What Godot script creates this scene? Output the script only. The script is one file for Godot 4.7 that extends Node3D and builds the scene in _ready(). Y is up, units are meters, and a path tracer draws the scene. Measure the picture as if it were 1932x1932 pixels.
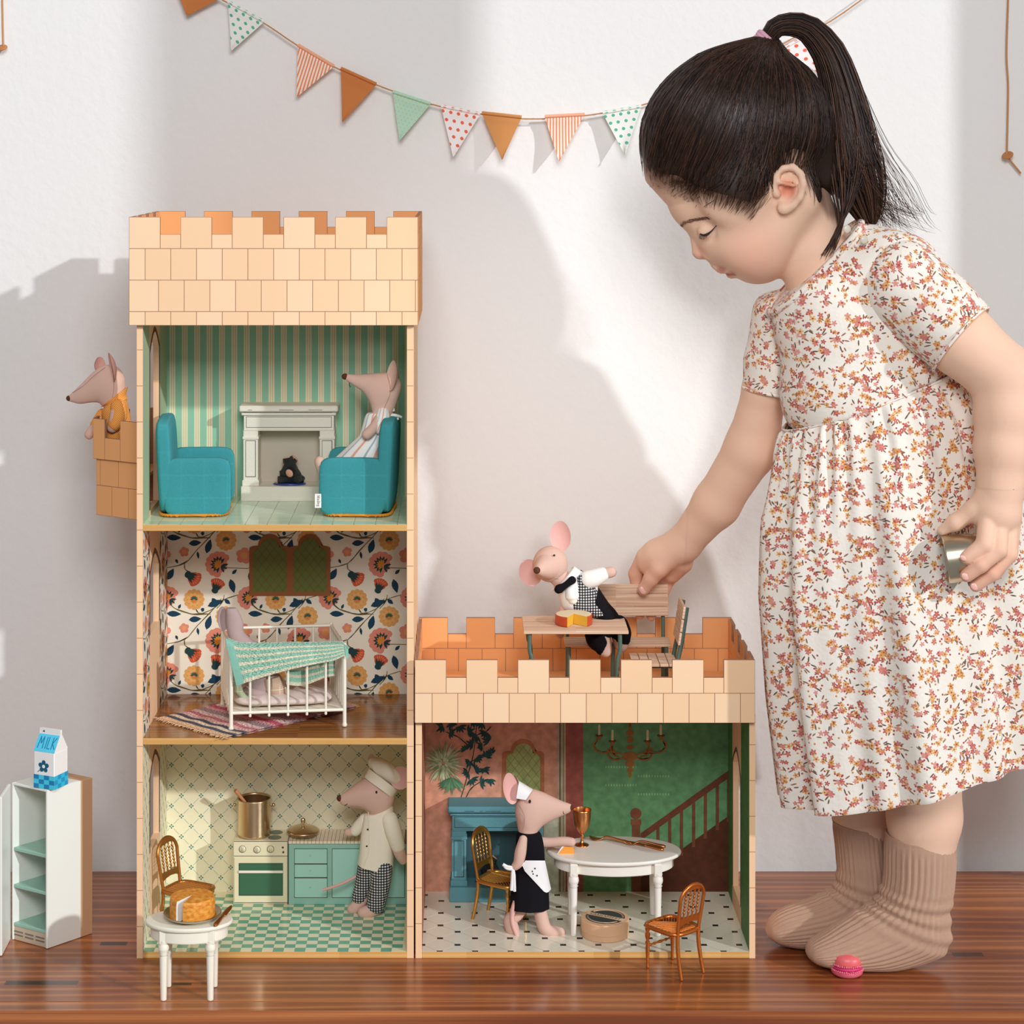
extends Node3D

const FOC := 4000.0
const CX := 880.0
const CY := 275.0
const CAMY := 0.7665
const ZC := 2.0
var rng := RandomNumberGenerator.new()
var mats := {}

# A point of the place from a measured bearing and its distance from the camera plane.
func P(px: float, py: float, d: float) -> Vector3:
	return Vector3((px - CX) / FOC * d, CAMY + (CY - py) / FOC * d, ZC - d)
# A point on the horizontal plane of height y.
func PF(px: float, py: float, y: float) -> Vector3:
	return P(px, py, (CAMY - y) * FOC / (py - CY))
func X(px: float, d := 2.0) -> float:
	return (px - CX) / FOC * d
func Y(py: float, d := 2.0) -> float:
	return CAMY + (CY - py) / FOC * d
func C(r: float, g: float, b: float) -> Color:
	return Color(r / 255.0, g / 255.0, b / 255.0)
func L(r: float, g: float, b: float) -> Color:
	return Color(r / 255.0, g / 255.0, b / 255.0).srgb_to_linear()

class MB:
	var v := PackedVector3Array()
	var n := PackedVector3Array()
	var u := PackedVector2Array()
	var c := PackedColorArray()
	var i := PackedInt32Array()
	var col := Color(1, 1, 1)

	func vert(p: Vector3, nn: Vector3, uv := Vector2.ZERO) -> int:
		v.append(p); n.append(nn); u.append(uv); c.append(col)
		return v.size() - 1

	func tri(a: Vector3, b: Vector3, d: Vector3, out := Vector3.ZERO) -> void:
		var nn := (b - a).cross(d - a).normalized()
		if out != Vector3.ZERO and nn.dot(out) < 0.0:
			nn = -nn
		var k := vert(a, nn)
		vert(b, nn); vert(d, nn)
		i.append(k); i.append(k + 1); i.append(k + 2)

	func quad(a: Vector3, b: Vector3, d: Vector3, e: Vector3, out := Vector3.ZERO) -> void:
		var nn := (b - a).cross(d - a)
		if nn.length_squared() < 1e-20:
			nn = (d - a).cross(e - a)
		nn = nn.normalized()
		if out != Vector3.ZERO and nn.dot(out) < 0.0:
			nn = -nn
		var k := vert(a, nn, Vector2(0, 0))
		vert(b, nn, Vector2(1, 0)); vert(d, nn, Vector2(1, 1)); vert(e, nn, Vector2(0, 1))
		for q in [0, 1, 2, 0, 2, 3]:
			i.append(k + q)

	func box(center: Vector3, size: Vector3, bev := 0.0, bas := Basis()) -> void:
		var h := size * 0.5
		bev = minf(bev, minf(h.x, minf(h.y, h.z)) * 0.98)
		var pt := func(a: int, s: Vector3) -> Vector3:
			var q := Vector3(s.x * (h.x - bev), s.y * (h.y - bev), s.z * (h.z - bev))
			q[a] = s[a] * h[a]
			return center + bas * q
		for a in 3:
			var b: int = (a + 1) % 3
			var d: int = (a + 2) % 3
			for sa: float in [-1.0, 1.0]:
				var s := Vector3()
				s[a] = sa
				var q := []
				for e in [[-1, -1], [1, -1], [1, 1], [-1, 1]]:
					s[b] = e[0]; s[d] = e[1]
					q.append(pt.call(a, s))
				var o := Vector3()
				o[a] = sa
				quad(q[0], q[1], q[2], q[3], bas * o)
				if bev > 0.0:
					for sb: float in [-1.0, 1.0]:
						var s1 := Vector3()
						s1[a] = sa; s1[b] = sb; s1[d] = -1
						var s2 := s1
						s2[d] = 1
						var oo := Vector3()
						oo[a] = sa; oo[b] = sb
						quad(pt.call(a, s1), pt.call(a, s2), pt.call(b, s2), pt.call(b, s1), bas * oo)
		if bev > 0.0:
			for sx: float in [-1.0, 1.0]:
				for sy: float in [-1.0, 1.0]:
					for sz: float in [-1.0, 1.0]:
						var s := Vector3(sx, sy, sz)
						tri(pt.call(0, s), pt.call(1, s), pt.call(2, s), bas * s)

	# Extruded outline: points in the plane (o, ex, ey), pushed along depth.
	func prism(pts: PackedVector2Array, o: Vector3, ex: Vector3, ey: Vector3, depth: Vector3) -> void:
		var t := Geometry2D.triangulate_polygon(pts)
		var w := PackedVector3Array()
		for q in pts:
			w.append(o + ex * q.x + ey * q.y)
		for k in range(0, t.size(), 3):
			tri(w[t[k]], w[t[k + 1]], w[t[k + 2]], -depth)
			tri(w[t[k]] + depth, w[t[k + 1]] + depth, w[t[k + 2]] + depth, depth)
		var area := 0.0
		for k in pts.size():
			var q := pts[k]
			var r := pts[(k + 1) % pts.size()]
			area += q.x * r.y - r.x * q.y
		for k in pts.size():
			var k2 := (k + 1) % pts.size()
			var e := pts[k2] - pts[k]
			var o2 := Vector2(e.y, -e.x) * signf(area)
			quad(w[k], w[k2], w[k2] + depth, w[k] + depth, ex * o2.x + ey * o2.y)

	# Flat print on a surface.
	func flat(pts: PackedVector2Array, o: Vector3, ex: Vector3, ey: Vector3, nn: Vector3) -> void:
		var t := Geometry2D.triangulate_polygon(pts)
		var k := v.size()
		for q in pts:
			vert(o + ex * q.x + ey * q.y, nn, q)
		for e in t:
			i.append(k + e)

	# Smooth grid of rings.
	func grid(rows: Array, wrap: bool, cap0 := false, cap1 := false, vs := 1.0, us := 1.0) -> void:
		var m: int = rows[0].size()
		var k := v.size()
		var cols := m + 1 if wrap else m
		var nr := rows.size()
		var nn := PackedVector3Array()
		nn.resize(nr * m)
		for r in nr - 1:
			var ra: PackedVector3Array = rows[r]
			var rb: PackedVector3Array = rows[r + 1]
			for j in (m if wrap else m - 1):
				var j2 := (j + 1) % m
				var f := (ra[j2] - rb[j]).cross(rb[j2] - ra[j])
				nn[r * m + j] += f; nn[r * m + j2] += f
				nn[(r + 1) * m + j] += f; nn[(r + 1) * m + j2] += f
		var flip := 0.0
		if wrap:
			for r in nr:
				var ra: PackedVector3Array = rows[r]
				var ce := Vector3()
				for q in ra:
					ce += q
				ce /= m
				for j in m:
					flip += nn[r * m + j].dot(ra[j] - ce)
		var sg := -1.0 if flip < 0.0 else 1.0
		for r in nr:
			var ra: PackedVector3Array = rows[r]
			for j in cols:
				vert(ra[j % m], (nn[r * m + j % m] * sg).normalized(), Vector2(us * j / float(cols - 1), vs * r / float(nr - 1)))
		for r in nr - 1:
			for j in cols - 1:
				var a := k + r * cols + j
				for q in [a, a + 1, a + cols + 1, a, a + cols + 1, a + cols]:
					i.append(q)
		for e in [0, 1]:
			if (cap0 if e == 0 else cap1):
				var ra: PackedVector3Array = rows[0 if e == 0 else nr - 1]
				var rb: PackedVector3Array = rows[1 if e == 0 else nr - 2]
				var ce := Vector3()
				var cb := Vector3()
				for j in m:
					ce += ra[j] / m
					cb += rb[j] / m
				for j in m:
					tri(ce, ra[j], ra[(j + 1) % m], ce - cb)

	func tube(path: Array, radii: Array, sides := 10, caps := true) -> void:
		var rows := []
		var np := path.size()
		var up := Vector3.UP
		var t0: Vector3 = (path[1] - path[0]).normalized()
		if absf(t0.y) > 0.9:
			up = Vector3.RIGHT
		var side := t0.cross(up).normalized()
		for k in np:
			var t: Vector3 = (path[mini(k + 1, np - 1)] - path[maxi(k - 1, 0)]).normalized()
			side = (side - t * side.dot(t)).normalized()
			var b := t.cross(side)
			var r: float = radii[mini(k, radii.size() - 1)]
			var ring := PackedVector3Array()
			for j in sides:
				var a := TAU * j / sides
				ring.append(path[k] + (side * cos(a) + b * sin(a)) * r)
			rows.append(ring)
		grid(rows, true, caps, caps)

	# Profile of (radius, height) turned about the y axis of xf.
	func lathe(prof: Array, segs: int, xf: Transform3D, sharp := false) -> void:
		var rows := []
		for q: Vector2 in prof:
			var ring := PackedVector3Array()
			for j in segs:
				var a := TAU * j / segs
				ring.append(xf * Vector3(cos(a) * q.x, q.y, sin(a) * q.x))
			rows.append(ring)
		if sharp:
			for r in rows.size() - 1:
				grid([rows[r], rows[r + 1]], true)
		else:
			grid(rows, true)

	func ball(ce: Vector3, r: Vector3, segs := 14, bas := Basis()) -> void:
		var rows := []
		var h := maxi(segs / 2, 4)
		for q in h + 1:
			var f := PI * clampf(q / float(h), 0.004, 0.996)
			var ring := PackedVector3Array()
			for j in segs:
				var a := TAU * j / segs
				ring.append(ce + bas * Vector3(sin(f) * cos(a) * r.x, cos(f) * r.y, sin(f) * sin(a) * r.z))
			rows.append(ring)
		grid(rows, true)

	func mesh(off := Vector3.ZERO) -> ArrayMesh:
		var w := PackedVector3Array(v)
		var ii := PackedInt32Array(i)
		for k in range(0, ii.size(), 3):
			var a := ii[k]
			var b := ii[k + 1]
			var d := ii[k + 2]
			if (v[b] - v[a]).cross(v[d] - v[a]).dot(n[a] + n[b] + n[d]) > 0.0:
				ii[k + 1] = d
				ii[k + 2] = b
		if off != Vector3.ZERO:
			for k in w.size():
				w[k] -= off
		var arr := []
		arr.resize(Mesh.ARRAY_MAX)
		arr[Mesh.ARRAY_VERTEX] = w
		arr[Mesh.ARRAY_NORMAL] = n
		arr[Mesh.ARRAY_TEX_UV] = u
		arr[Mesh.ARRAY_COLOR] = c
		arr[Mesh.ARRAY_INDEX] = ii
		var m := ArrayMesh.new()
		m.add_surface_from_arrays(Mesh.PRIMITIVE_TRIANGLES, arr)
		return m

# Signed distance field: capsules that taper, ellipsoids, cuts; joined with a smooth minimum and meshed as surface nets.
class Field:
	var kind := PackedInt32Array()   # 0 tapered capsule, 1 ellipsoid, 2 half-space kept
	var op := PackedInt32Array()     # 0 join, 1 carve, 2 intersect
	var a := PackedVector3Array()
	var ba := PackedVector3Array()
	var il := PackedFloat32Array()
	var ra := PackedFloat32Array()
	var rb := PackedFloat32Array()
	var k := PackedFloat32Array()
	var bas: Array[Basis] = []
	var rad := PackedVector3Array()

	func _add(kd: int, o: int, p: Vector3, q: Vector3, r1: float, r2: float, sm: float, b: Basis, rr: Vector3) -> void:
		kind.append(kd); op.append(o); a.append(p); ba.append(q)
		il.append(1.0 / maxf(q.length_squared(), 1e-12))
		ra.append(r1); rb.append(r2 - r1); k.append(sm); bas.append(b.inverse()); rad.append(rr)
	func cap(p: Vector3, r1: float, q: Vector3, r2: float, sm := 0.005, o := 0) -> void:
		_add(0, o, p, q - p, r1, r2, sm, Basis(), Vector3.ONE)
	func ell(p: Vector3, r: Vector3, b := Basis(), sm := 0.005, o := 0) -> void:
		_add(1, o, p, Vector3.ZERO, 0, 0, sm, b, r)
	func cut(p: Vector3, nn: Vector3, sm := 0.0001) -> void:
		_add(2, 2, p, nn.normalized(), 0, 0, sm, Basis(), Vector3.ONE)

	func one(j: int, p: Vector3) -> float:
		match kind[j]:
			0:
				var q := p - a[j]
				var h := clampf(q.dot(ba[j]) * il[j], 0.0, 1.0)
				return (q - ba[j] * h).length() - ra[j] - rb[j] * h
			1:
				var q := bas[j] * (p - a[j]) / rad[j]
				var k0 := q.length()
				var k1 := (q / rad[j]).length()
				return k0 * (k0 - 1.0) / maxf(k1, 1e-9)
		return (p - a[j]).dot(ba[j])

	func at(p: Vector3, list: PackedInt32Array) -> float:
		var d := 1e3
		for j in list:
			var e := one(j, p)
			var s := k[j]
			if op[j] == 0:
				var h := maxf(s - absf(d - e), 0.0) / s
				d = minf(d, e) - h * h * s * 0.25
			else:
				if op[j] == 1:
					e = -e
				var h := maxf(s - absf(d - e), 0.0) / s
				d = maxf(d, e) + h * h * s * 0.25
		return d

	func all() -> PackedInt32Array:
		return PackedInt32Array(range(kind.size()))

	func near(p: Vector3, r: float) -> PackedInt32Array:
		var ds := PackedFloat32Array()
		var best := 1e3
		for j in kind.size():
			var e := one(j, p)
			ds.append(e)
			if op[j] == 0:
				best = minf(best, e)
		var out := PackedInt32Array()
		for j in kind.size():
			if op[j] == 0:
				if ds[j] < best + 2.0 * r + k[j] * 2.0:
					out.append(j)
			elif op[j] == 1:
				if ds[j] < r + k[j]:
					out.append(j)
			elif ds[j] > -r - k[j]:
				out.append(j)
		return out

	func mesh_into(mb: MB, cell: float, lo: Vector3, hi: Vector3, paint = null, push = null) -> void:
		var B := 8
		var bs := cell * B
		var nb := Vector3i(((hi - lo) / bs).ceil())
		var r := bs * 0.5 * 1.7321 * 1.3
		var s := B + 2
		var val := PackedFloat32Array()
		val.resize(s * s * s)
		var vid := PackedInt32Array()
		vid.resize((B + 1) * (B + 1) * (B + 1))
		for bz in nb.z:
			for by in nb.y:
				for bx in nb.x:
					var o := lo + Vector3(bx, by, bz) * bs
					var ce := o + Vector3.ONE * bs * 0.5
					var list := near(ce, r)
					var dc := at(ce, list)
					if absf(dc) > r * 1.25 + cell:
						continue
					var q := 0
					var neg := 0
					for z in s:
						for y in s:
							for x in s:
								var e := at(o + Vector3(x - 1, y - 1, z - 1) * cell, list)
								val[q] = e
								if e < 0.0:
									neg += 1
								q += 1
					if neg == 0 or neg == q:
						continue
					vid.fill(-1)
					var c1 := B + 1
					for z in c1:
						for y in c1:
							for x in c1:
								var b0 := (z * s + y) * s + x
								var e0 := val[b0]
								var e1 := val[b0 + 1]
								var e2 := val[b0 + s]
								var e3 := val[b0 + s + 1]
								var b1 := b0 + s * s
								var e4 := val[b1]
								var e5 := val[b1 + 1]
								var e6 := val[b1 + s]
								var e7 := val[b1 + s + 1]
								var m := int(e0 < 0.0) + int(e1 < 0.0) + int(e2 < 0.0) + int(e3 < 0.0) + int(e4 < 0.0) + int(e5 < 0.0) + int(e6 < 0.0) + int(e7 < 0.0)
								if m == 0 or m == 8:
									continue
								var sum := Vector3()
								var cnt := 0
								if (e0 < 0.0) != (e1 < 0.0): sum += Vector3(e0 / (e0 - e1), 0, 0); cnt += 1
								if (e2 < 0.0) != (e3 < 0.0): sum += Vector3(e2 / (e2 - e3), 1, 0); cnt += 1
								if (e4 < 0.0) != (e5 < 0.0): sum += Vector3(e4 / (e4 - e5), 0, 1); cnt += 1
								if (e6 < 0.0) != (e7 < 0.0): sum += Vector3(e6 / (e6 - e7), 1, 1); cnt += 1
								if (e0 < 0.0) != (e2 < 0.0): sum += Vector3(0, e0 / (e0 - e2), 0); cnt += 1
								if (e1 < 0.0) != (e3 < 0.0): sum += Vector3(1, e1 / (e1 - e3), 0); cnt += 1
								if (e4 < 0.0) != (e6 < 0.0): sum += Vector3(0, e4 / (e4 - e6), 1); cnt += 1
								if (e5 < 0.0) != (e7 < 0.0): sum += Vector3(1, e5 / (e5 - e7), 1); cnt += 1
								if (e0 < 0.0) != (e4 < 0.0): sum += Vector3(0, 0, e0 / (e0 - e4)); cnt += 1
								if (e1 < 0.0) != (e5 < 0.0): sum += Vector3(1, 0, e1 / (e1 - e5)); cnt += 1
								if (e2 < 0.0) != (e6 < 0.0): sum += Vector3(0, 1, e2 / (e2 - e6)); cnt += 1
								if (e3 < 0.0) != (e7 < 0.0): sum += Vector3(1, 1, e3 / (e3 - e7)); cnt += 1
								var f := sum / cnt
								# gradient of the trilinear field at the vertex
								var gx := lerpf(lerpf(e1 - e0, e3 - e2, f.y), lerpf(e5 - e4, e7 - e6, f.y), f.z)
								var gy := lerpf(lerpf(e2 - e0, e3 - e1, f.x), lerpf(e6 - e4, e7 - e5, f.x), f.z)
								var gz := lerpf(lerpf(e4 - e0, e5 - e1, f.x), lerpf(e6 - e2, e7 - e3, f.x), f.y)
								var nn := Vector3(gx, gy, gz).normalized()
								var p := o + (Vector3(x - 1, y - 1, z - 1) + f) * cell
								if push != null:
									p += nn * float(push.call(p, nn))
								if paint != null:
									mb.col = paint.call(p, nn)
								vid[(z * c1 + y) * c1 + x] = mb.vert(p, nn)
					for z in range(1, c1):
						if o.z + (z - 1) * cell >= hi.z:
							break
						for y in range(1, c1):
							if o.y + (y - 1) * cell >= hi.y:
								break
							for x in range(1, c1):
								if o.x + (x - 1) * cell >= hi.x:
									break
								var b0 := (z * s + y) * s + x
								var i0 := val[b0] < 0.0
								var w := (z * c1 + y) * c1 + x
								if i0 != (val[b0 + 1] < 0.0):
									_q(mb, vid[w], vid[w - c1], vid[w - c1 - c1 * c1], vid[w - c1 * c1])
								if i0 != (val[b0 + s] < 0.0):
									_q(mb, vid[w], vid[w - 1], vid[w - 1 - c1 * c1], vid[w - c1 * c1])
								if i0 != (val[b0 + s * s] < 0.0):
									_q(mb, vid[w], vid[w - 1], vid[w - 1 - c1], vid[w - c1])

	func _q(mb: MB, e: int, f: int, g: int, h: int) -> void:
		if e < 0 or f < 0 or g < 0 or h < 0:
			return
		for t in [e, f, g, e, g, h]:
			mb.i.append(t)

# ---------------------------------------------------------------- nodes
func origin_of(o: Node) -> Vector3:
	var p := Vector3.ZERO
	while o is Node3D and o != self:
		p += (o as Node3D).position
		o = o.get_parent()
	return p

func thing(called: String, label: String, category: String, at := Vector3.ZERO, group := "") -> Node3D:
	var o := Node3D.new()
	o.name = called
	add_child(o, true)
	o.position = at
	tag(o, label, category, group)
	return o

func tag(o: Node, label: String, category := "", group := "", kind := "") -> Node:
	if label: o.set_meta("label", label)
	if category: o.set_meta("category", category)
	if group: o.set_meta("group", group)
	if kind: o.set_meta("kind", kind)
	return o

# One named mesh under a thing or part; local: the shape is already in the parent's own axes.
func part(called: String, mb: MB, mat: Material, parent: Node, local := false, label := "") -> MeshInstance3D:
	return put(called, mb.mesh(Vector3.ZERO if local else origin_of(parent)), mat, parent, label)

func put(called: String, mesh: Mesh, mat: Material, parent: Node, label := "") -> MeshInstance3D:
	var o := MeshInstance3D.new()
	o.name = called
	o.mesh = mesh
	o.material_override = mat
	parent.add_child(o, true)
	if label: o.set_meta("label", label)
	return o

# A thing that is one mesh; its node stands at the foot of the shape.
func solo(called: String, mb: MB, mat: Material, label: String, category: String, group := "") -> MeshInstance3D:
	var box := AABB(mb.v[0], Vector3.ZERO)
	for q in mb.v:
		box = box.expand(q)
	var at := Vector3(box.get_center().x, box.position.y, box.get_center().z)
	var o := put(called, mb.mesh(at), mat, self)
	o.position = at
	tag(o, label, category, group)
	return o

func structure(called: String, mb: MB, mat: Material) -> MeshInstance3D:
	var o := put(called, mb.mesh(), mat, self)
	o.set_meta("kind", "structure")
	return o

# ---------------------------------------------------------------- materials
func mat(key: String, col: Color, rough := 0.6, metal := 0.0, spec := 0.5) -> StandardMaterial3D:
	if mats.has(key):
		return mats[key]
	var m := StandardMaterial3D.new()
	m.resource_name = key
	m.albedo_color = col
	m.roughness = rough
	m.metallic = metal
	m.metallic_specular = spec
	mats[key] = m
	return m

func vmat(key: String, rough := 0.6, spec := 0.4) -> StandardMaterial3D:
	var m := mat(key, Color.WHITE, rough, 0.0, spec)
	m.vertex_color_use_as_albedo = true
	return m

# Smooth curve through points.
func curve(pts: Array, per := 6) -> Array:
	var out := []
	var m := pts.size()
	for s in m - 1:
		var p0 = pts[maxi(s - 1, 0)]
		var p1 = pts[s]
		var p2 = pts[s + 1]
		var p3 = pts[mini(s + 2, m - 1)]
		for e in per:
			var t := e / float(per)
			out.append(0.5 * ((2.0 * p1) + (p2 - p0) * t + (2.0 * p0 - 5.0 * p1 + 4.0 * p2 - p3) * t * t + (3.0 * p1 - p0 - 3.0 * p2 + p3) * t * t * t))
	out.append(pts[m - 1])
	return out

func curvef(pts: Array, per := 6) -> Array:
	return curve(pts, per)

# A body lofted through rings; each ring: upper point, lower point (bearings), half width towards the camera, shift towards the camera (in the same unit).
func loft(mb: MB, keys: Array, d: float, segs := 24, per := 5, mod = null, cap0 := true, cap1 := true) -> void:
	var s := d / FOC
	var rows := []
	var m := keys.size()
	var all := []
	for q in m - 1:
		for e in per:
			all.append([q, e / float(per)])
	all.append([m - 2, 1.0])
	for e in all:
		var q: int = e[0]
		var t: float = e[1]
		var f := []
		for j in 6:
			var g := func(w: int) -> float:
				var row: Array = keys[clampi(w, 0, m - 1)]
				return float(row[j]) if j < row.size() else 0.0
			var p0: float = g.call(q - 1)
			var p1: float = g.call(q)
			var p2: float = g.call(q + 1)
			var p3: float = g.call(q + 2)
			f.append(0.5 * (2.0 * p1 + (p2 - p0) * t + (2.0 * p0 - 5.0 * p1 + 4.0 * p2 - p3) * t * t + (3.0 * p1 - p0 - 3.0 * p2 + p3) * t * t * t))
		var dd: float = d - f[5] * s
		var a3 := P(f[0], f[1], dd)
		var b3 := P(f[2], f[3], dd)
		var ce := (a3 + b3) * 0.5
		var ax := (a3 - b3) * 0.5
		var lat := Vector3(0, 0, maxf(f[4], 0.05) * s)
		var ring := PackedVector3Array()
		for j in segs:
			var an := TAU * j / segs
			var k := 1.0
			if mod != null:
				k = mod.call(an, (q + t) / float(m - 1))
			ring.append(ce + (ax * cos(an) + lat * sin(an)) * k)
		rows.append(ring)
	mb.grid(rows, true, cap0, cap1, 1.0, 1.0)

# A tapering limb through points with depth: [px, py, radius in px, shift towards the camera in px]
func limb(mb: MB, keys: Array, d: float, sides := 16, per := 4) -> void:
	var s := d / FOC
	var pts := []
	var rr := []
	for q in keys:
		pts.append(P(q[0], q[1], d - float(q[3]) * s))
		rr.append(float(q[2]) * s)
	var path := curve(pts, per)
	var rads := curvef(rr, per)
	# rounded ends
	var n := path.size()
	var t0: Vector3 = (path[0] - path[1]).normalized()
	var t1: Vector3 = (path[n - 1] - path[n - 2]).normalized()
	var p2 := []
	var r2 := []
	for e in [85.0, 65.0, 45.0, 25.0]:
		p2.append(path[0] + t0 * rads[0] * sin(deg_to_rad(e)) * 0.9)
		r2.append(rads[0] * cos(deg_to_rad(e)))
	p2.append_array(path)
	r2.append_array(rads)
	for e in [25.0, 45.0, 65.0, 85.0]:
		p2.append(path[n - 1] + t1 * rads[n - 1] * sin(deg_to_rad(e)) * 0.9)
		r2.append(rads[n - 1] * cos(deg_to_rad(e)))
	mb.tube(p2, r2, sides)

func ellipse_pts(c: Vector2, rx: float, ry: float, n := 16, rot := 0.0) -> PackedVector2Array:
	var out := PackedVector2Array()
	for k in n:
		var a := TAU * k / n
		out.append(c + Vector2(cos(a) * rx, sin(a) * ry).rotated(rot))
	return out

# Leaf or petal outline from base to tip.
func leaf_pts(a: Vector2, b: Vector2, w: float, n := 6) -> PackedVector2Array:
	var out := PackedVector2Array()
	var t := (b - a)
	var s := Vector2(-t.y, t.x).normalized() * w
	for k in n + 1:
		var f := k / float(n)
		out.append(a + t * f + s * sin(PI * pow(f, 0.85)))
	for k in range(n - 1, 0, -1):
		var f := k / float(n)
		out.append(a + t * f - s * sin(PI * pow(f, 0.85)))
	return out

func stroke_pts(pts: Array, w: float) -> PackedVector2Array:
	var l := PackedVector2Array()
	var r := PackedVector2Array()
	for k in pts.size():
		var t: Vector2 = (pts[mini(k + 1, pts.size() - 1)] - pts[maxi(k - 1, 0)]).normalized()
		var s := Vector2(-t.y, t.x) * w * 0.5
		l.append(pts[k] + s)
		r.append(pts[k] - s)
	r.reverse()
	l.append_array(r)
	return l

# ================================================================ scene
func _ready() -> void:
	rng.seed = 7
	# camera: level, with the lens shifted down and to the right
	var cam := Camera3D.new()
	cam.name = "camera"
	cam.projection = Camera3D.PROJECTION_FRUSTUM
	cam.near = 0.05
	cam.far = 50.0
	cam.size = 2.0 * 0.05 * 966.0 / FOC
	cam.frustum_offset = Vector2((966.0 - CX) / FOC, (CY - 966.0) / FOC) * 0.05
	cam.position = Vector3(0, CAMY, ZC)
	add_child(cam)
	cam.current = true
	# even daylight of the open room, and the picture's exposure
	var we := WorldEnvironment.new()
	we.name = "daylight"
	var e := Environment.new()
	e.background_mode = Environment.BG_COLOR
	e.background_color = C(250, 250, 253)
	e.background_energy_multiplier = 0.27
	e.tonemap_mode = Environment.TONE_MAPPER_LINEAR
	e.tonemap_exposure = 1.0
	e.sdfgi_enabled = true
	e.ssao_enabled = true
	e.ssil_enabled = true
	we.environment = e
	add_child(we)
	# the sun through the unseen window opening on the right
	var sun := DirectionalLight3D.new()
	sun.name = "sun"
	sun.light_energy = 0.56
	sun.light_color = C(246, 250, 255)
	sun.light_angular_distance = 1.3
	sun.shadow_enabled = true
	add_child(sun)
	sun.look_at_from_position(Vector3.ZERO, Vector3(-1.15, -0.585, -1.0))
	# unseen soft light behind the camera, placed to light the open rooms from above
	var front := AreaLight3D.new()
	front.name = "unseen_front_softlight"
	front.light_energy = 3.5
	front.light_color = C(250, 251, 255)
	front.area_size = Vector2(0.9, 0.7)
	front.area_range = 8.0
	front.area_attenuation = 2.0
	front.shadow_enabled = true
	add_child(front)
	front.look_at_from_position(Vector3(0.1, 1.62, 2.3), Vector3(0.05, 0.45, -0.1))

	# unseen lamp, out of view, placed to brighten the wall between castle and child
	var lamp := SpotLight3D.new()
	lamp.name = "unseen_wall_lamp"
	lamp.light_energy = 1.1
	lamp.light_color = C(250, 252, 255)
	lamp.light_size = 0.12
	lamp.spot_range = 6.0
	lamp.spot_angle = 8.5
	lamp.spot_angle_attenuation = 1.0
	lamp.spot_attenuation = 2.0
	lamp.shadow_enabled = true
	add_child(lamp)
	lamp.look_at_from_position(Vector3(0.25, 1.0, 2.0), Vector3(0.10, 0.50, -0.265))

	make_materials()
	room()
	bench()
	tower()
	hall()
	garland()
	living_room()
	bedroom()
	kitchen()
	dining_room()
	roof_terrace()
	table_top()
	child()

# ================================================================ textures and materials
func noise_tex(freq: float, normal: bool, size := 512, bump := 4.0, oct := 4, sd := 1) -> NoiseTexture2D:
	var t := NoiseTexture2D.new()
	t.width = size
	t.height = size
	t.seamless = true
	var f := FastNoiseLite.new()
	f.seed = sd
	f.frequency = freq
	f.fractal_octaves = oct
	t.noise = f
	if normal:
		t.as_normal_map = true
		t.bump_strength = bump
	return t

# Long grain lines: colours between two tones along the u direction.
func grain_tex(w: int, h: int, sd: int, tones: Array, knots := []) -> ImageTexture:
	var im := Image.create(w, h, false, Image.FORMAT_RGB8)
	var f := FastNoiseLite.new()
	f.seed = sd
	f.frequency = 0.01
	f.fractal_octaves = 2
	var g := FastNoiseLite.new()
	g.seed = sd + 9
	g.frequency = 0.02
	var data := PackedByteArray()
	data.resize(w * h * 3)
	var q := 0
	for y in h:
		for x in w:
			var yy := float(y)
			var dark := 0.0
			for kn in knots:
				var dx: float = (x - kn[0]) / kn[2]
				var dy: float = (y - kn[1]) / kn[3]
				var r2 := dx * dx * 0.25 + dy * dy
				if r2 < 9.0:
					yy += signf(dy + 0.001) * kn[3] * 1.1 * exp(-r2)
					dark = maxf(dark, 1.0 - smoothstep(0.35, 1.0, dx * dx + dy * dy))
			var wv := f.get_noise_2d(x * 0.07, yy * 1.1) * 16.0
			var rings := 0.5 + 0.5 * sin((yy + wv) * 0.33 + sin(yy * 0.021) * 4.0)
			var fine := g.get_noise_2d(x * 0.12, yy * 30.0)
			var broad := f.get_noise_2d(x * 0.10 + 900.0, yy * 1.1)
			var t := clampf(pow(rings, 2.2) * 0.55 + fine * 0.32 + broad * 0.55 + 0.18, 0.0, 1.0)
			var c: Color = tones[0].lerp(tones[1], t)
			c = c.lerp(tones[2], dark * 0.85)
			data[q] = int(c.r * 255.0)
			data[q + 1] = int(c.g * 255.0)
			data[q + 2] = int(c.b * 255.0)
			q += 3
	return ImageTexture.create_from_image(Image.create_from_data(w, h, false, Image.FORMAT_RGB8, data))

func disc(im: Image, x: float, y: float, rx: float, ry: float, rot: float, c: Color) -> void:
	var w := im.get_width()
	var h := im.get_height()
	var r := int(ceil(maxf(rx, ry))) + 1
	var cs := cos(rot)
	var sn := sin(rot)
	for j in range(-r, r + 1):
		for i in range(-r, r + 1):
			var a := (i * cs + j * sn) / rx
			var b := (-i * sn + j * cs) / ry
			var q := a * a + b * b
			if q <= 1.0:
				im.set_pixel(posmod(int(x) + i, w), posmod(int(y) + j, h), c)

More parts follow.
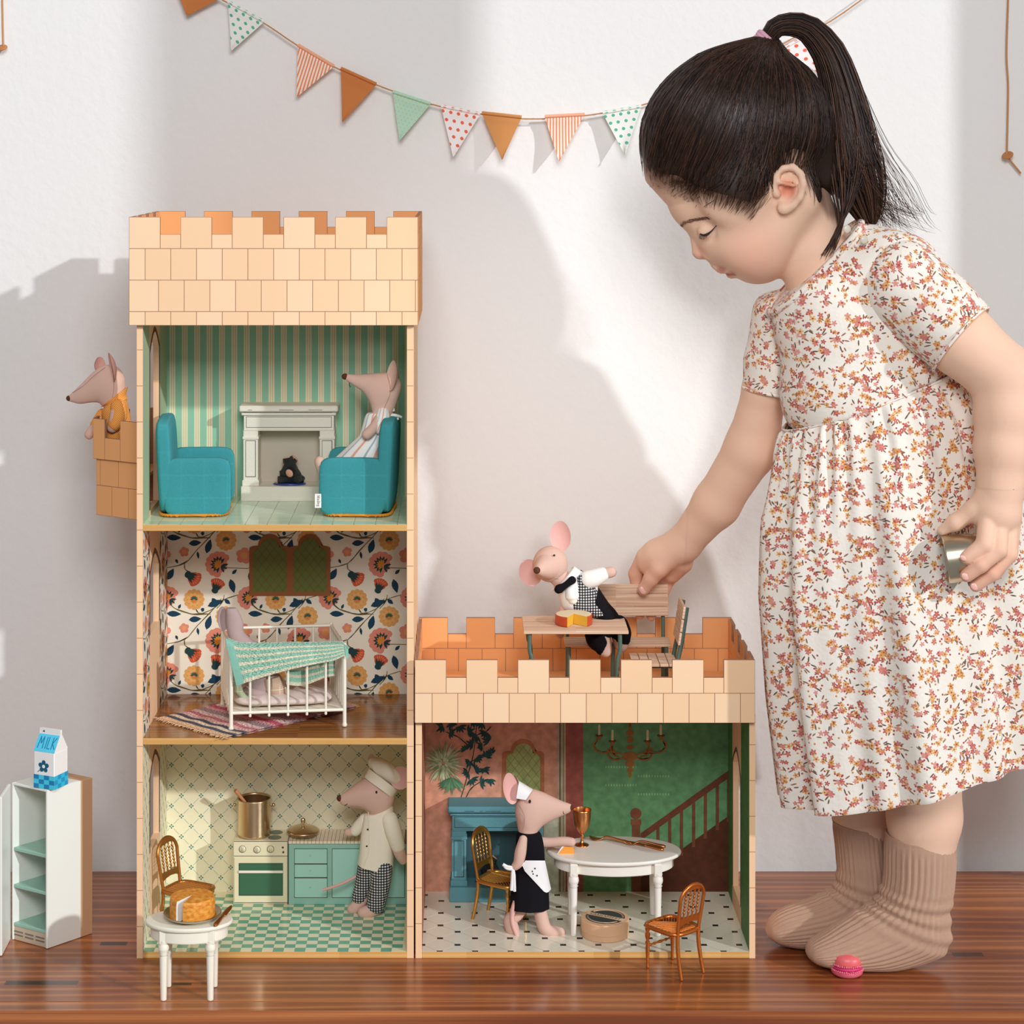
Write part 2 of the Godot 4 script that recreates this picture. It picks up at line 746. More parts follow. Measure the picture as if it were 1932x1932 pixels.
# Scattered posies: rose and ochre flowers, berries and grey-brown leaves on cream.
func posy_tex() -> ImageTexture:
	var n := 1024
	var im := Image.create(n, n, false, Image.FORMAT_RGB8)
	im.fill(C(240, 231, 218))
	var r := RandomNumberGenerator.new()
	r.seed = 21
	var rose := [C(198, 112, 110), C(208, 130, 124), C(184, 94, 92), C(218, 150, 144)]
	var ochre := [C(226, 164, 104), C(216, 150, 88), C(232, 180, 126)]
	var leaf := [C(128, 104, 88), C(108, 90, 76), C(146, 112, 92)]
	var cells := 12
	var st := n / float(cells)
	for gy in cells:
		for gx in cells:
			var x := (gx + 0.5 + (0.5 if gy % 2 else 0.0) + r.randf_range(-0.22, 0.22)) * st
			var y := (gy + 0.5 + r.randf_range(-0.22, 0.22)) * st
			for q in r.randi_range(3, 6):
				var a := r.randf() * TAU
				var d := r.randf_range(20, 48)
				disc(im, x + cos(a) * d, y + sin(a) * d, r.randf_range(9, 15), 3.4, a, leaf[r.randi() % 3])
			for q in r.randi_range(4, 6):
				var a := r.randf() * TAU
				var d := r.randf_range(4, 40)
				var fx := x + cos(a) * d
				var fy := y + sin(a) * d
				var pal: Array = rose if r.randf() < 0.55 else ochre
				var s := r.randf_range(7.5, 11.0)
				var c: Color = pal[r.randi() % pal.size()]
				var a0 := r.randf() * TAU
				for p in 5:
					var b := a0 + p * TAU / 5.0
					disc(im, fx + cos(b) * s * 0.8, fy + sin(b) * s * 0.8, s * 0.72, s * 0.42, b, c)
				disc(im, fx, fy, s * 0.33, s * 0.33, 0, C(150, 80, 52) if pal == ochre else C(216, 160, 80))
			for q in r.randi_range(4, 8):
				var a := r.randf() * TAU
				var d := r.randf_range(14, 46)
				disc(im, x + cos(a) * d, y + sin(a) * d, 4.6, 4.6, 0, [C(176, 80, 78), C(206, 138, 78)][r.randi() % 2])
	return ImageTexture.create_from_image(im)

func check_tex(a: Color, b: Color, cells := 2, px := 8) -> ImageTexture:
	var im := Image.create(cells * px, cells * px, false, Image.FORMAT_RGB8)
	im.fill(a)
	for y in cells:
		for x in cells:
			if (x + y) % 2 == 0:
				im.fill_rect(Rect2i(x * px, y * px, px, px), b)
	return ImageTexture.create_from_image(im)

# Houndstooth-like small check: dark, light and two mid squares.
func gingham_tex(dark: Color, light: Color) -> ImageTexture:
	var im := Image.create(16, 16, false, Image.FORMAT_RGB8)
	im.fill(dark.lerp(light, 0.32))
	im.fill_rect(Rect2i(0, 0, 8, 8), light)
	im.fill_rect(Rect2i(8, 8, 8, 8), dark)
	return ImageTexture.create_from_image(im)

func dots_tex(bg: Color, fg: Color, n: int, r: float, step: float) -> ImageTexture:
	var im := Image.create(n, n, false, Image.FORMAT_RGB8)
	im.fill(bg)
	var k := int(n / step)
	for y in k:
		for x in k:
			disc(im, (x + (0.5 if y % 2 else 0.0) + 0.25) * step, (y + 0.5) * step, r, r, 0, fg)
	return ImageTexture.create_from_image(im)

func stripe_tex(cols: Array, widths: Array, vertical := true) -> ImageTexture:
	var n := 0
	for w in widths:
		n += w
	var im := Image.create(n if vertical else 4, 4 if vertical else n, false, Image.FORMAT_RGB8)
	var x := 0
	for k in cols.size():
		im.fill_rect(Rect2i(x, 0, widths[k], 4) if vertical else Rect2i(0, x, 4, widths[k]), cols[k])
		x += widths[k]
	return ImageTexture.create_from_image(im)

func tri_map(m: StandardMaterial3D, t: Texture2D, size: Vector3, world := true) -> StandardMaterial3D:
	m.albedo_texture = t
	m.uv1_triplanar = true
	m.uv1_world_triplanar = world
	m.uv1_triplanar_sharpness = 8.0
	m.uv1_scale = Vector3(1.0 / size.x, 1.0 / size.y, 1.0 / size.z)
	return m

func relief(m: StandardMaterial3D, t: Texture2D, size: float, strength := 1.0, world := true) -> StandardMaterial3D:
	if not m.uv1_triplanar:
		m.uv1_triplanar = true
		m.uv1_world_triplanar = world
		m.uv1_triplanar_sharpness = 8.0
		m.uv1_scale = Vector3.ONE / size
	m.normal_enabled = true
	m.normal_texture = t
	m.normal_scale = strength
	return m

var cloth_n: Texture2D
var card_n: Texture2D

func make_materials() -> void:
	var plaster := mat("plaster", C(240, 238, 234), 0.92, 0, 0.2)
	var pl := noise_tex(0.02, false, 1024, 1.0, 6, 3)
	plaster.uv1_triplanar = true
	plaster.uv1_world_triplanar = true
	plaster.uv1_scale = Vector3.ONE / 0.30
	plaster.heightmap_enabled = true
	plaster.heightmap_texture = pl
	plaster.heightmap_scale = 0.03
	var wood := mat("bench_wood", Color.WHITE, 0.3, 0, 0.5)
	tri_map(wood, grain_tex(1400, 440, 5, [C(124, 62, 30), C(196, 122, 70), C(44, 24, 14)],
		[[1278, 261, 18, 6], [287, 227, 16, 6], [157, 206, 14, 6], [383, 347, 11, 4], [226, 344, 41, 6]]), Vector3(1.15, 0.36, 0.36))
	wood.uv1_offset = Vector3(0.5, 0.0, 0.62)
	wood.clearcoat_enabled = true
	wood.clearcoat = 0.35
	wood.clearcoat_roughness = 0.14
	card_n = noise_tex(0.09, true, 256, 1.2, 3, 8)
	cloth_n = noise_tex(0.16, true, 256, 3.0, 2, 4)
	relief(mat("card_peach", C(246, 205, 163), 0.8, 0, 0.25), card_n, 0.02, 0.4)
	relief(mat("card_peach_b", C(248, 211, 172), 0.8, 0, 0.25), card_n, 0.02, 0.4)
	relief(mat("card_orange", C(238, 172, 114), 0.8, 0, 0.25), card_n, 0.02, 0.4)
	mat("joint_grey", C(160, 116, 92), 0.85)
	mat("card_dark", C(74, 52, 44), 0.8)
	mat("floor_edge", Color.WHITE, 0.5)
	tri_map(mats["floor_edge"], grain_tex(256, 64, 31, [C(206, 152, 82), C(232, 184, 114), C(170, 118, 60)]), Vector3(0.12, 0.03, 0.03))
	relief(mat("posy_cloth", Color.WHITE, 0.9, 0, 0.2), cloth_n, 0.012, 0.10)
	tri_map(mats["posy_cloth"], posy_tex(), Vector3(0.2, 0.2, 0.2))
	mats["posy_cloth"].uv1_triplanar_sharpness = 40.0
	mats["posy_cloth"].rim_enabled = true
	mats["posy_cloth"].rim = 0.2
	relief(mat("plush", C(222, 184, 166), 0.95, 0, 0.15), cloth_n, 0.006, 0.5)
	relief(mat("plush_pink", C(232, 180, 170), 0.95, 0, 0.15), cloth_n, 0.006, 0.5)
	relief(mat("plush_nose", C(98, 62, 46), 0.95, 0, 0.15), cloth_n, 0.004, 0.8)
	mat("thread_dark", C(44, 30, 26), 0.8)
	var teal := relief(mat("terry_teal", C(74, 172, 178), 0.97, 0, 0.1), noise_tex(0.16, true, 256, 10.0, 3, 14), 0.022, 1.0)
	teal.rim_enabled = true
	teal.rim = 0.55
	mat("mustard_trim", C(222, 140, 30), 0.8)
	mat("white_paint", C(244, 238, 226), 0.35)
	mat("cream_paint", C(246, 238, 218), 0.35)
	mat("wear_dark", C(70, 58, 52), 0.8)
	mat("white_cloth", C(246, 242, 234), 0.9)
	relief(mats["white_cloth"], cloth_n, 0.008, 0.5)
	mat("black_cloth", C(26, 24, 28), 0.92, 0, 0.2)
	relief(mats["black_cloth"], cloth_n, 0.008, 0.5)
	tri_map(mat("houndstooth", Color.WHITE, 0.92, 0, 0.2), gingham_tex(C(24, 26, 34), C(236, 232, 224)), Vector3.ONE * 0.0026)
	mat("gold", C(206, 150, 74), 0.34, 1.0)
	mat("bronze", C(214, 148, 92), 0.3, 1.0)
	mat("pewter", C(214, 190, 154), 0.3, 1.0)
	mat("silver_gold", C(206, 196, 172), 0.28, 1.0)
	mat("chair_gold", C(214, 164, 84), 0.32, 0.9)
	mat("chair_brown", C(186, 122, 56), 0.34, 0.8)
	mat("chair_amber", C(206, 118, 50), 0.32, 0.7)

# ================================================================ setting
func room() -> void:
	var w := MB.new()
	w.box(Vector3(-0.2, 0.55, -0.315), Vector3(3.4, 3.4, 0.1))
	structure("wall_back", w, mats["plaster"])
	# unseen wall on the right, out of view; its opening limits where the sun falls
	var r := MB.new()
	var wx := 1.1
	r.box(Vector3(wx, 0.55, -0.035), Vector3(0.1, 3.4, 0.46))
	r.box(Vector3(wx, -0.6, 1.3), Vector3(0.1, 1.1, 2.2))
	r.box(Vector3(wx, 2.1, 1.3), Vector3(0.1, 0.3, 2.2))
	r.box(Vector3(wx, 0.55, 2.45), Vector3(0.1, 3.4, 0.3))
	structure("unseen_wall_right", r, mats["plaster"])
	var f := MB.new()
	f.box(Vector3(wx, 1.5, 0.835), Vector3(0.06, 0.9, 0.27), 0.004)  # out of view; wide post placed to darken a band of the back wall
	f.box(Vector3(wx, -0.02, 1.3), Vector3(0.14, 0.04, 2.2), 0.004)
	structure("unseen_window_1", f, mat("window_white", C(240, 238, 232), 0.5))

func bench() -> void:
	var t := thing("wooden_bench", "long varnished brown wooden bench top that carries the castle and the child", "bench", Vector3(0, -0.035, -0.05))
	var zb := ZC - 2.24
	var zf := ZC - 1.8775
	var cuts := [zb, zb + 0.115, zb + 0.232, zf - 0.022, zf]
	for k in 4:
		var b := MB.new()
		b.box(Vector3(-0.1, -0.0175, (cuts[k] + cuts[k + 1]) * 0.5), Vector3(2.2, 0.035, cuts[k + 1] - cuts[k] - 0.00012), 0.0016 if k == 3 else 0.00035)
		part("plank", b, mats["bench_wood"], t)
	var a := MB.new()
	for x in [-0.95, 0.75]:
		a.box(Vector3(x, -0.28, -0.05), Vector3(0.05, 0.49, 0.3), 0.003)
	part("support", a, mats["bench_wood"], t)

# ---------------------------------------------------------------- castle walls
# One crenellated card wall in the plane (o, ex, up) with proud printed stones; merl: spans of the teeth, all lengths along ex.
func stone_wall(parent: Node, called: String, o: Vector3, ex: Vector3, out: Vector3, w: float, hgt: float, gap_h: float, merl: Array, rows: Array, thick: float, m: String, back := "") -> void:
	var poly := PackedVector2Array()
	poly.append(Vector2(0, 0))
	poly.append(Vector2(w, 0))
	var top := PackedVector2Array()
	for k in merl.size():
		var a: float = merl[k][0]
		var b: float = merl[k][1]
		if a > 0.0003:
			top.append(Vector2(a, gap_h))
		top.append(Vector2(a, hgt))
		top.append(Vector2(b, hgt))
		if b < w - 0.0003:
			top.append(Vector2(b, gap_h))
	if float(merl[0][0]) > 0.0003:
		poly.append(Vector2(w, gap_h))
		top.insert(0, Vector2(0, gap_h))
	if float(merl[merl.size() - 1][1]) < w - 0.0003:
		if poly[poly.size() - 1].y == 0.0:
			poly.append(Vector2(w, gap_h))
	top.reverse()
	poly.append_array(top)
	var b := MB.new()
	b.prism(poly, o, ex, Vector3.UP, -out * thick)
	var panel := part(called, b, mats["joint_grey"], parent)
	# stones on the outer face
	var pr := 0.00035
	var g := 0.00055
	var n := 0
	for side in ([1, -1] if back == "" else [1]):
		var oo: Vector3 = o if side == 1 else o - out * thick
		for r in rows:
			var y0: float = r[0]
			var y1: float = r[1]
			var js: Array = r[2]
			for k in js.size() - 1:
				var x0: float = js[k]
				var x1: float = js[k + 1]
				if x1 - x0 < 0.0012:
					continue
				var yt := y1
				if y1 > gap_h + 0.0001:
					var mid := (x0 + x1) * 0.5
					yt = gap_h
					for q in merl:
						if mid > q[0] and mid < q[1]:
							yt = hgt
				var s := MB.new()
				var c: Vector3 = oo + ex * (x0 + x1) * 0.5 + Vector3.UP * (y0 + yt) * 0.5 + out * side * pr * 0.5
				var bas := Basis(ex, Vector3.UP, ex.cross(Vector3.UP))
				s.box(c, Vector3(x1 - x0 - g, yt - y0 - g, pr), 0.00012, bas)
				part("stone", s, mats[m if n % 3 else (m + "_b" if mats.has(m + "_b") else m)], panel)
				n += 1

func joints(w: float, start: float, step: float) -> Array:
	var out := [0.0]
	var x := start
	while x < w - 0.001:
		if x > 0.001:
			out.append(x)
		x += step
	out.append(w)
	return out

func teeth_joints(w: float, merl: Array) -> Array:
	var out := [0.0]
	for q in merl:
		for e in q:
			if e > 0.001 and e < w - 0.001:
				out.append(e)
	out.append(w)
	return out

func teeth(w: float, n: int, mw: float, inset := 0.0) -> Array:
	var out := []
	var step := (w - mw - 2.0 * inset) / (n - 1)
	for k in n:
		out.append([inset + k * step, inset + k * step + mw])
	return out

# Crown of four crenellated walls round a box.
func crown(parent: Node, x0: float, x1: float, z0: float, z1: float, y0: float, hgt: float, gap: float, nf: int, mw: float, rowy: Array, phase: Array, inside: String) -> void:
	var w := x1 - x0
	var dp := z1 - z0
	var mf := teeth(w, nf, mw)
	var rows := []
	for k in rowy.size():
		var ya: float = rowy[k]
		var yb: float = rowy[k + 1] if k + 1 < rowy.size() else hgt
		rows.append([ya, yb, teeth_joints(w, mf) if k == rowy.size() - 1 else joints(w, phase[k], 0.02415)])
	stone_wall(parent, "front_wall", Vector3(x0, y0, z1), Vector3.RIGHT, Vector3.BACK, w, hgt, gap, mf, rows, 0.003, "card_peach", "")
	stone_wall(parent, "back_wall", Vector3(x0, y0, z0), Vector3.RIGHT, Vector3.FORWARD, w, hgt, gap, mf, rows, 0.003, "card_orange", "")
	var ms := teeth(dp, 4, 0.0265, 0.006)
	var rs := []
	for k in rowy.size():
		var ya: float = rowy[k]
		var yb: float = rowy[k + 1] if k + 1 < rowy.size() else hgt
		rs.append([ya, yb, teeth_joints(dp, ms) if k == rowy.size() - 1 else joints(dp, phase[k], 0.02415)])
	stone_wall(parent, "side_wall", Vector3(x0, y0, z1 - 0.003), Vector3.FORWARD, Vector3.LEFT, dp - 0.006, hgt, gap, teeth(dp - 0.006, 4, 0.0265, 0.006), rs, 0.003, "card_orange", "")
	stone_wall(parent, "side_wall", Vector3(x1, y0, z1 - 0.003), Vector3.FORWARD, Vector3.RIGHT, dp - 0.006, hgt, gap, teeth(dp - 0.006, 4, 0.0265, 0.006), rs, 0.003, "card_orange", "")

# A side panel with arched openings: op = [z0, z1, y0, y1, apex] each
func side_panel(mb: MB, x0: float, x1: float, y0: float, y1: float, zf: float, zb: float, ops: Array) -> void:
	var o := Vector3(x0, 0, 0)
	var dep := Vector3(x1 - x0, 0, 0)
	var za: float = ops[0][0]
	var zc: float = ops[0][1]
	for s in [[zf, za], [zc, zb]]:
		mb.prism(PackedVector2Array([Vector2(s[0], y0), Vector2(s[1], y0), Vector2(s[1], y1), Vector2(s[0], y1)]), o, Vector3(0, 0, 1), Vector3.UP, dep)
	var yl := y0
	for op in ops:
		if op[2] > yl:
			mb.prism(PackedVector2Array([Vector2(za, yl), Vector2(zc, yl), Vector2(zc, op[2]), Vector2(za, op[2])]), o, Vector3(0, 0, 1), Vector3.UP, dep)
		# arch above the opening
		var zm := (za + zc) * 0.5
		var hw := (zc - za) * 0.5
		var pts := PackedVector2Array()
		for k in 9:
			var t := -1.0 + k * 0.25
			pts.append(Vector2(zm + hw * t, op[3] + op[4] * (1.0 - pow(absf(t), 1.6))))
		pts.append(Vector2(zc, op[3] + op[4] + 0.002))
		pts.append(Vector2(za, op[3] + op[4] + 0.002))
		mb.prism(pts, o, Vector3(0, 0, 1), Vector3.UP, dep)
		yl = op[3] + op[4] + 0.002
	mb.prism(PackedVector2Array([Vector2(za, yl), Vector2(zc, yl), Vector2(zc, y1), Vector2(za, y1)]), o, Vector3(0, 0, 1), Vector3.UP, dep)

# Printed arch frame round an opening on the inner face of a side panel.
func arch_frame(mb: MB, x: float, nx: float, op: Array, w: float) -> void:
	var za: float = op[0]
	var zc: float = op[1]
	var zm := (za + zc) * 0.5
	var hw := (zc - za) * 0.5
	var inner := []
	var outer := []
	inner.append(Vector3(x, op[2], za)); outer.append(Vector3(x, op[2], za + w * signf(za - zc)))
	for k in 9:
		var t := -1.0 + k * 0.25
		var yy: float = op[3] + op[4] * (1.0 - pow(absf(t), 1.6))
		inner.append(Vector3(x, yy, zm + hw * t))
		outer.append(Vector3(x, yy + w * (1.0 - absf(t) * 0.7), zm + (hw + w * signf(hw)) * t))
	inner.append(Vector3(x, op[2], zc)); outer.append(Vector3(x, op[2], zc + w * signf(zc - za)))
	for k in inner.size() - 1:
		mb.quad(inner[k], inner[k + 1], outer[k + 1], outer[k], Vector3(nx, 0, 0))

const ZB := -0.161

func tower() -> void:
	var t := thing("castle_tower", "tall three-storey cardboard castle dollhouse with peach stone crown and open rooms", "dollhouse", Vector3(X(519), 0, -0.08))
	var xl := X(258)
	var xr := X(780.5)
	var xil := X(269.5)
	var xir := X(767.5)
	var ytop := Y(600)
	var y_l := Y(990)
	var y_b := Y(1393)
	var y_k := Y(1796)
	var op_l := [ZC - 2.046, ZC - 2.105, y_l + 0.006, Y(660, 2.075), 0.018]
	var op_b := [ZC - 2.046, ZC - 2.105, Y(1185, 2.075), Y(1075, 2.075), 0.016]
	var op_k := [ZC - 2.046, ZC - 2.105, Y(1590, 2.075), Y(1455, 2.075), 0.016]
	for s in 2:
		var b := MB.new()
		if s == 0:
			side_panel(b, xil, xl, 0, ytop, 0, ZB - 0.004, [op_k, op_b, op_l])
		else:
			b.box(Vector3((xr + xir) * 0.5, ytop * 0.5, (ZB - 0.004) * 0.5), Vector3(xr - xir, ytop, 0.004 - ZB + 0.000), 0.0002)
		var pn := part("side_panel", b, mats["card_peach"], t)
		# printed joints on the front edges
		var j := MB.new()
		var yy := Y(660)
		while yy > 0.01:
			var cx := (xl + xil) * 0.5 if s == 0 else (xr + xir) * 0.5
			j.box(Vector3(cx, yy, 0.00003), Vector3(absf(xl - xil), 0.0005, 0.00016))
			yy -= 68.0 / 2000.0
		part("stone_joint", j, mats["joint_grey"], pn)
	# outer stones on the visible right side of the tower
	var bk := MB.new()
	bk.box(Vector3((xl + xr) * 0.5, ytop * 0.5, ZB - 0.002), Vector3(xir - xil, ytop, 0.004))
	part("back_panel", bk, mats["card_orange"], t)
	for f in [[y_l, "floor"], [y_b, "floor"], [y_k, "floor"]]:
		var b := MB.new()
		var h: float = 0.006 if f[0] > 0.01 else f[0]
		b.box(Vector3((xil + xir) * 0.5, f[0] - h * 0.5, ZB * 0.5), Vector3(xir - xil, h, -ZB), 0.0003)
		part("floor_board", b, mats["floor_edge"], t)
	var cl := MB.new()
	cl.box(Vector3((xil + xir) * 0.5, ytop + 0.002, ZB * 0.5 - 0.002), Vector3(xr - xl, 0.004, 0.004 - ZB))
	part("ceiling_board", cl, mats["card_orange"], t)
	wall_prints(t, xil, xir, y_l, y_b, y_k, ytop)
	# frames round the openings in the left panel
	var af := MB.new()
	for op in [op_l, op_b, op_k]:
		arch_frame(af, xil + 0.0002, 1, op, 0.0055)
	part("arch_frame", af, mat("print_brown", C(104, 66, 40), 0.6), t)
	# crown
	var cx0 := X(243.5, 1.993)
	var cx1 := X(788.5, 1.993)
	var cy0 := Y(614, 1.993)
	var cy1 := Y(409.5, 1.993)
	var hg := cy1 - cy0
	var s := 1.993 / 4000.0
	var cr := Node3D.new()
	cr.name = "crown"
	t.add_child(cr)
	cr.position = Vector3((cx0 + cx1) * 0.5, cy0, -0.08) - t.position
	# parts of the crown hang on it directly
	crown(cr, cx0, cx1, -0.174, 0.007, cy0, hg, Y(442, 1.993) - cy0, 6, 58.7 * s, [0.0, 26 * s, 85.4 * s, 145 * s], [30.3 * s, 55.5 * s, 30.3 * s, 0], "card_orange")
	var fl := MB.new()
	fl.box(Vector3((cx0 + cx1) * 0.5, ytop + 0.006, -0.0835), Vector3(cx1 - cx0 - 0.0065, 0.003, 0.174), 0)
	part("roof_board", fl, mats["card_orange"], cr)
	balcony()

func balcony() -> void:
	var xw := X(258) - 0.0002
	var t := thing("balcony", "small orange cardboard stone balcony on the left side of the castle tower", "balcony", Vector3(xw - 0.02, Y(978, 2.04), -0.09))
	# half-hexagon: lower body and a wider collar with teeth
	for lv in 2:
		var o := 0.0 if lv == 0 else 0.003
		var ax := Vector2(xw, ZC - 2.036 + o)
		var bx := Vector2(X(182.5, 2.068) - o, ZC - 2.068 + o * 0.5)
		var cx := Vector2(X(182.5, 2.068) - o, ZC - 2.125 - o * 0.5)
		var dx := Vector2(xw, ZC - 2.155 - o)
		var y0 := Y(982, 2.036) if lv == 0 else Y(874, 2.036)
		var hgt := (Y(868, 2.036) - y0) if lv == 0 else (Y(797, 2.036) - y0)
		for sg in [[ax, bx], [bx, cx], [cx, dx]]:
			var p: Vector2 = sg[0]
			var q: Vector2 = sg[1]
			var ln := (q - p).length()
			var ex := Vector3(q.x - p.x, 0, q.y - p.y) / ln
			var out := Vector3(ex.z, 0, -ex.x)
			if out.x > 0.0 and sg[0] != ax:
				out = -out
			if sg[0] == ax and out.z < 0.0:
				out = -out
			if sg[0] == cx and out.z > 0.0:
				out = -out
			if lv == 0:
				var rows := [[0.0, hgt * 0.5, joints(ln, ln * 0.30, ln * 0.36)], [hgt * 0.5, hgt, joints(ln, ln * 0.12, ln * 0.40)]]
				stone_wall(t, "lower_wall", Vector3(p.x, y0, p.y), ex, out, ln, hgt, hgt, [[0.0, ln]], rows, 0.0025, "card_orange", "one")
			else:
				var gh := hgt * 0.54
				var mm := [[0.0, ln * 0.44], [ln * 0.76, ln]]
				stone_wall(t, "parapet_wall", Vector3(p.x, y0, p.y), ex, out, ln, hgt, gh, mm, [[0.0, hgt, teeth_joints(ln, mm)]], 0.0025, "card_orange", "one")
		if lv == 0:
			var f := MB.new()
			f.prism(PackedVector2Array([ax + Vector2(0, -0.003), bx + Vector2(0.003, -0.001), cx + Vector2(0.003, 0.001), dx + Vector2(0, 0.003)]), Vector3(0, y0 + hgt * 0.6, 0), Vector3(1, 0, 0), Vector3(0, 0, 1), Vector3(0, 0.003, 0))
			part("balcony_floor", f, mats["card_orange"], t)

func hall() -> void:
	var xl := X(783.8)
	var xr := X(1425)
	var xil := X(796)
	var xir := X(1413.7)
	var ytop := Y(1352)
	var y_f := Y(1796)
	var t := thing("castle_hall", "low cardboard castle hall with roof terrace and painted dining room", "dollhouse", Vector3((xl + xr) * 0.5, 0, -0.08))
	var op := [ZC - 2.065, ZC - 2.122, y_f + 0.02, Y(1455, 2.09), 0.018]
	for s in 2:
		var b := MB.new()
		if s == 1:
			side_panel(b, xir, xr, 0, ytop, 0, ZB - 0.004, [op])
		else:
			b.box(Vector3((xl + xil) * 0.5, ytop * 0.5, (ZB - 0.004) * 0.5), Vector3(xil - xl, ytop, 0.004 - ZB), 0.0002)
		var pn := part("side_panel", b, mats["card_peach"], t)
		var j := MB.new()
		var yy := Y(1405)
		while yy > 0.01:
			var cx := (xl + xil) * 0.5 if s == 0 else (xr + xir) * 0.5
			j.box(Vector3(cx, yy, 0.00003), Vector3(absf(xl - xil), 0.0005, 0.00016))
			yy -= 67.5 / 2000.0
		part("stone_joint", j, mats["joint_grey"], pn)
	var bk := MB.new()
	bk.box(Vector3((xl + xr) * 0.5, ytop * 0.5, ZB - 0.002), Vector3(xir - xil, ytop, 0.004))
	part("back_panel", bk, mats["card_orange"], t)
	var fb := MB.new()
	fb.box(Vector3((xil + xir) * 0.5, y_f * 0.5, ZB * 0.5), Vector3(xir - xil, y_f, -ZB), 0.0003)
	part("floor_board", fb, mats["floor_edge"], t)
	var rf := MB.new()
	var yr := CAMY - 0.5365
	rf.box(Vector3((xl + xr) * 0.5, (ytop + yr) * 0.5, ZB * 0.5 - 0.002), Vector3(xr - xl, yr - ytop, 0.004 - ZB))
	part("roof_board", rf, mats["card_orange"], t)
	hall_prints(t, xil, xir, y_f, ytop)
	var af := MB.new()
	arch_frame(af, xir - 0.0002, -1, op, 0.005)
	part("arch_frame", af, mat("print_mauve", C(120, 92, 78), 0.6), t)
	var cx0 := X(782.7, 1.993)
	var cx1 := X(1424.5, 1.993)
	var cy0 := Y(1364, 1.993)
	var hg := Y(1245, 1.993) - cy0
	var s := 1.993 / 4000.0
	var cr := Node3D.new()
	cr.name = "crown"
	t.add_child(cr)
	cr.position = Vector3((cx0 + cx1) * 0.5, cy0, -0.08) - t.position
	crown(cr, cx0, cx1, -0.174, 0.007, cy0, hg, Y(1278.3, 1.993) - cy0, 7, 59.0 * s, [0.0, 56 * s], [32.5 * s, 0], "card_orange")

# ================================================================ printed wallpapers and floors
# surf: o, ex, ey, n, w, h; a print is clipped to the wall.
func surf(o: Vector3, ex: Vector3, ey: Vector3, n: Vector3, w: float, h: float) -> Dictionary:
	return {"o": o, "ex": ex, "ey": ey, "n": n, "w": w, "h": h}

func pr(mb: MB, s: Dictionary, pts: PackedVector2Array, col: Color, layer: int) -> void:
	var gn: float = s.get("gain", 1.0)
	mb.col = Color(minf(col.r * gn, 0.9), minf(col.g * gn, 0.9), minf(col.b * gn, 0.9))
	s.c = s.get("c", 0) + 1
	var o: Vector3 = s.o + s.n * (0.00008 * layer + 0.0000016 * (int(s.c) % 41))
	var inside := true
	for q in pts:
		if q.x < 0.0 or q.y < 0.0 or q.x > s.w or q.y > s.h:
			inside = false
			break
	if inside:
		mb.flat(pts, o, s.ex, s.ey, s.n)
		return
	var k := 1000.0
	var big := PackedVector2Array()
	for q in pts:
		big.append(q * k)
	var rect := PackedVector2Array([Vector2.ZERO, Vector2(s.w, 0) * k, Vector2(s.w, s.h) * k, Vector2(0, s.h) * k])
	for g in Geometry2D.intersect_polygons(big, rect):
		var sm := PackedVector2Array()
		for q in g:
			sm.append(q / k)
		if sm.size() >= 3:
			mb.flat(sm, o, s.ex, s.ey, s.n)

func rect(x0: float, y0: float, x1: float, y1: float) -> PackedVector2Array:
	return PackedVector2Array([Vector2(x0, y0), Vector2(x1, y0), Vector2(x1, y1), Vector2(x0, y1)])

func stripes_on(mb: MB, s: Dictionary) -> void:
	pr(mb, s, rect(0, 0, s.w, s.h), L(236, 226, 190), 1)
	var st := 0.01262
	var x := -0.004
	while x < s.w:
		pr(mb, s, rect(x, 0, x + st * 0.52, s.h), L(150, 200, 170), 2)
		for f in [0.66, 0.84]:
			pr(mb, s, rect(x + st * f, 0, x + st * f + 0.0004, s.h), L(196, 184, 138), 2)
		x += st

func trellis_on(mb: MB, s: Dictionary, squeeze := 1.0) -> void:
	pr(mb, s, rect(0, 0, s.w, s.h), L(243, 234, 200), 1)
	var px := 0.0201 * squeeze
	var py := 0.0209
	var rows := int(s.h / (py * 0.5)) + 4
	var cols := int(s.w / px) + 3
	for r in rows:
		for c in cols:
			var p := Vector2((c - 0.5 + (0.5 if r % 2 else 0.0)) * px - 0.0054, s.h + 0.0176 - r * py * 0.5)
			for sg in [-1.0, 1.0]:
				var q := p + Vector2(px * 0.5 * sg, -py * 0.5)
				var a := p.lerp(q, 0.24)
				var b := p.lerp(q, 0.76)
				pr(mb, s, stroke_pts([a, b], 0.0004), L(150, 178, 160), 2)
			for k in 4:
				var d := Vector2(1, 0).rotated(k * PI / 2)
				var e := d.orthogonal()
				var g := 0.0026
				pr(mb, s, PackedVector2Array([p + d * 0.0004, p + d * g * 0.62 + e * g * 0.36, p + d * g, p + d * g * 0.62 - e * g * 0.36]), L(74, 134, 124), 2)

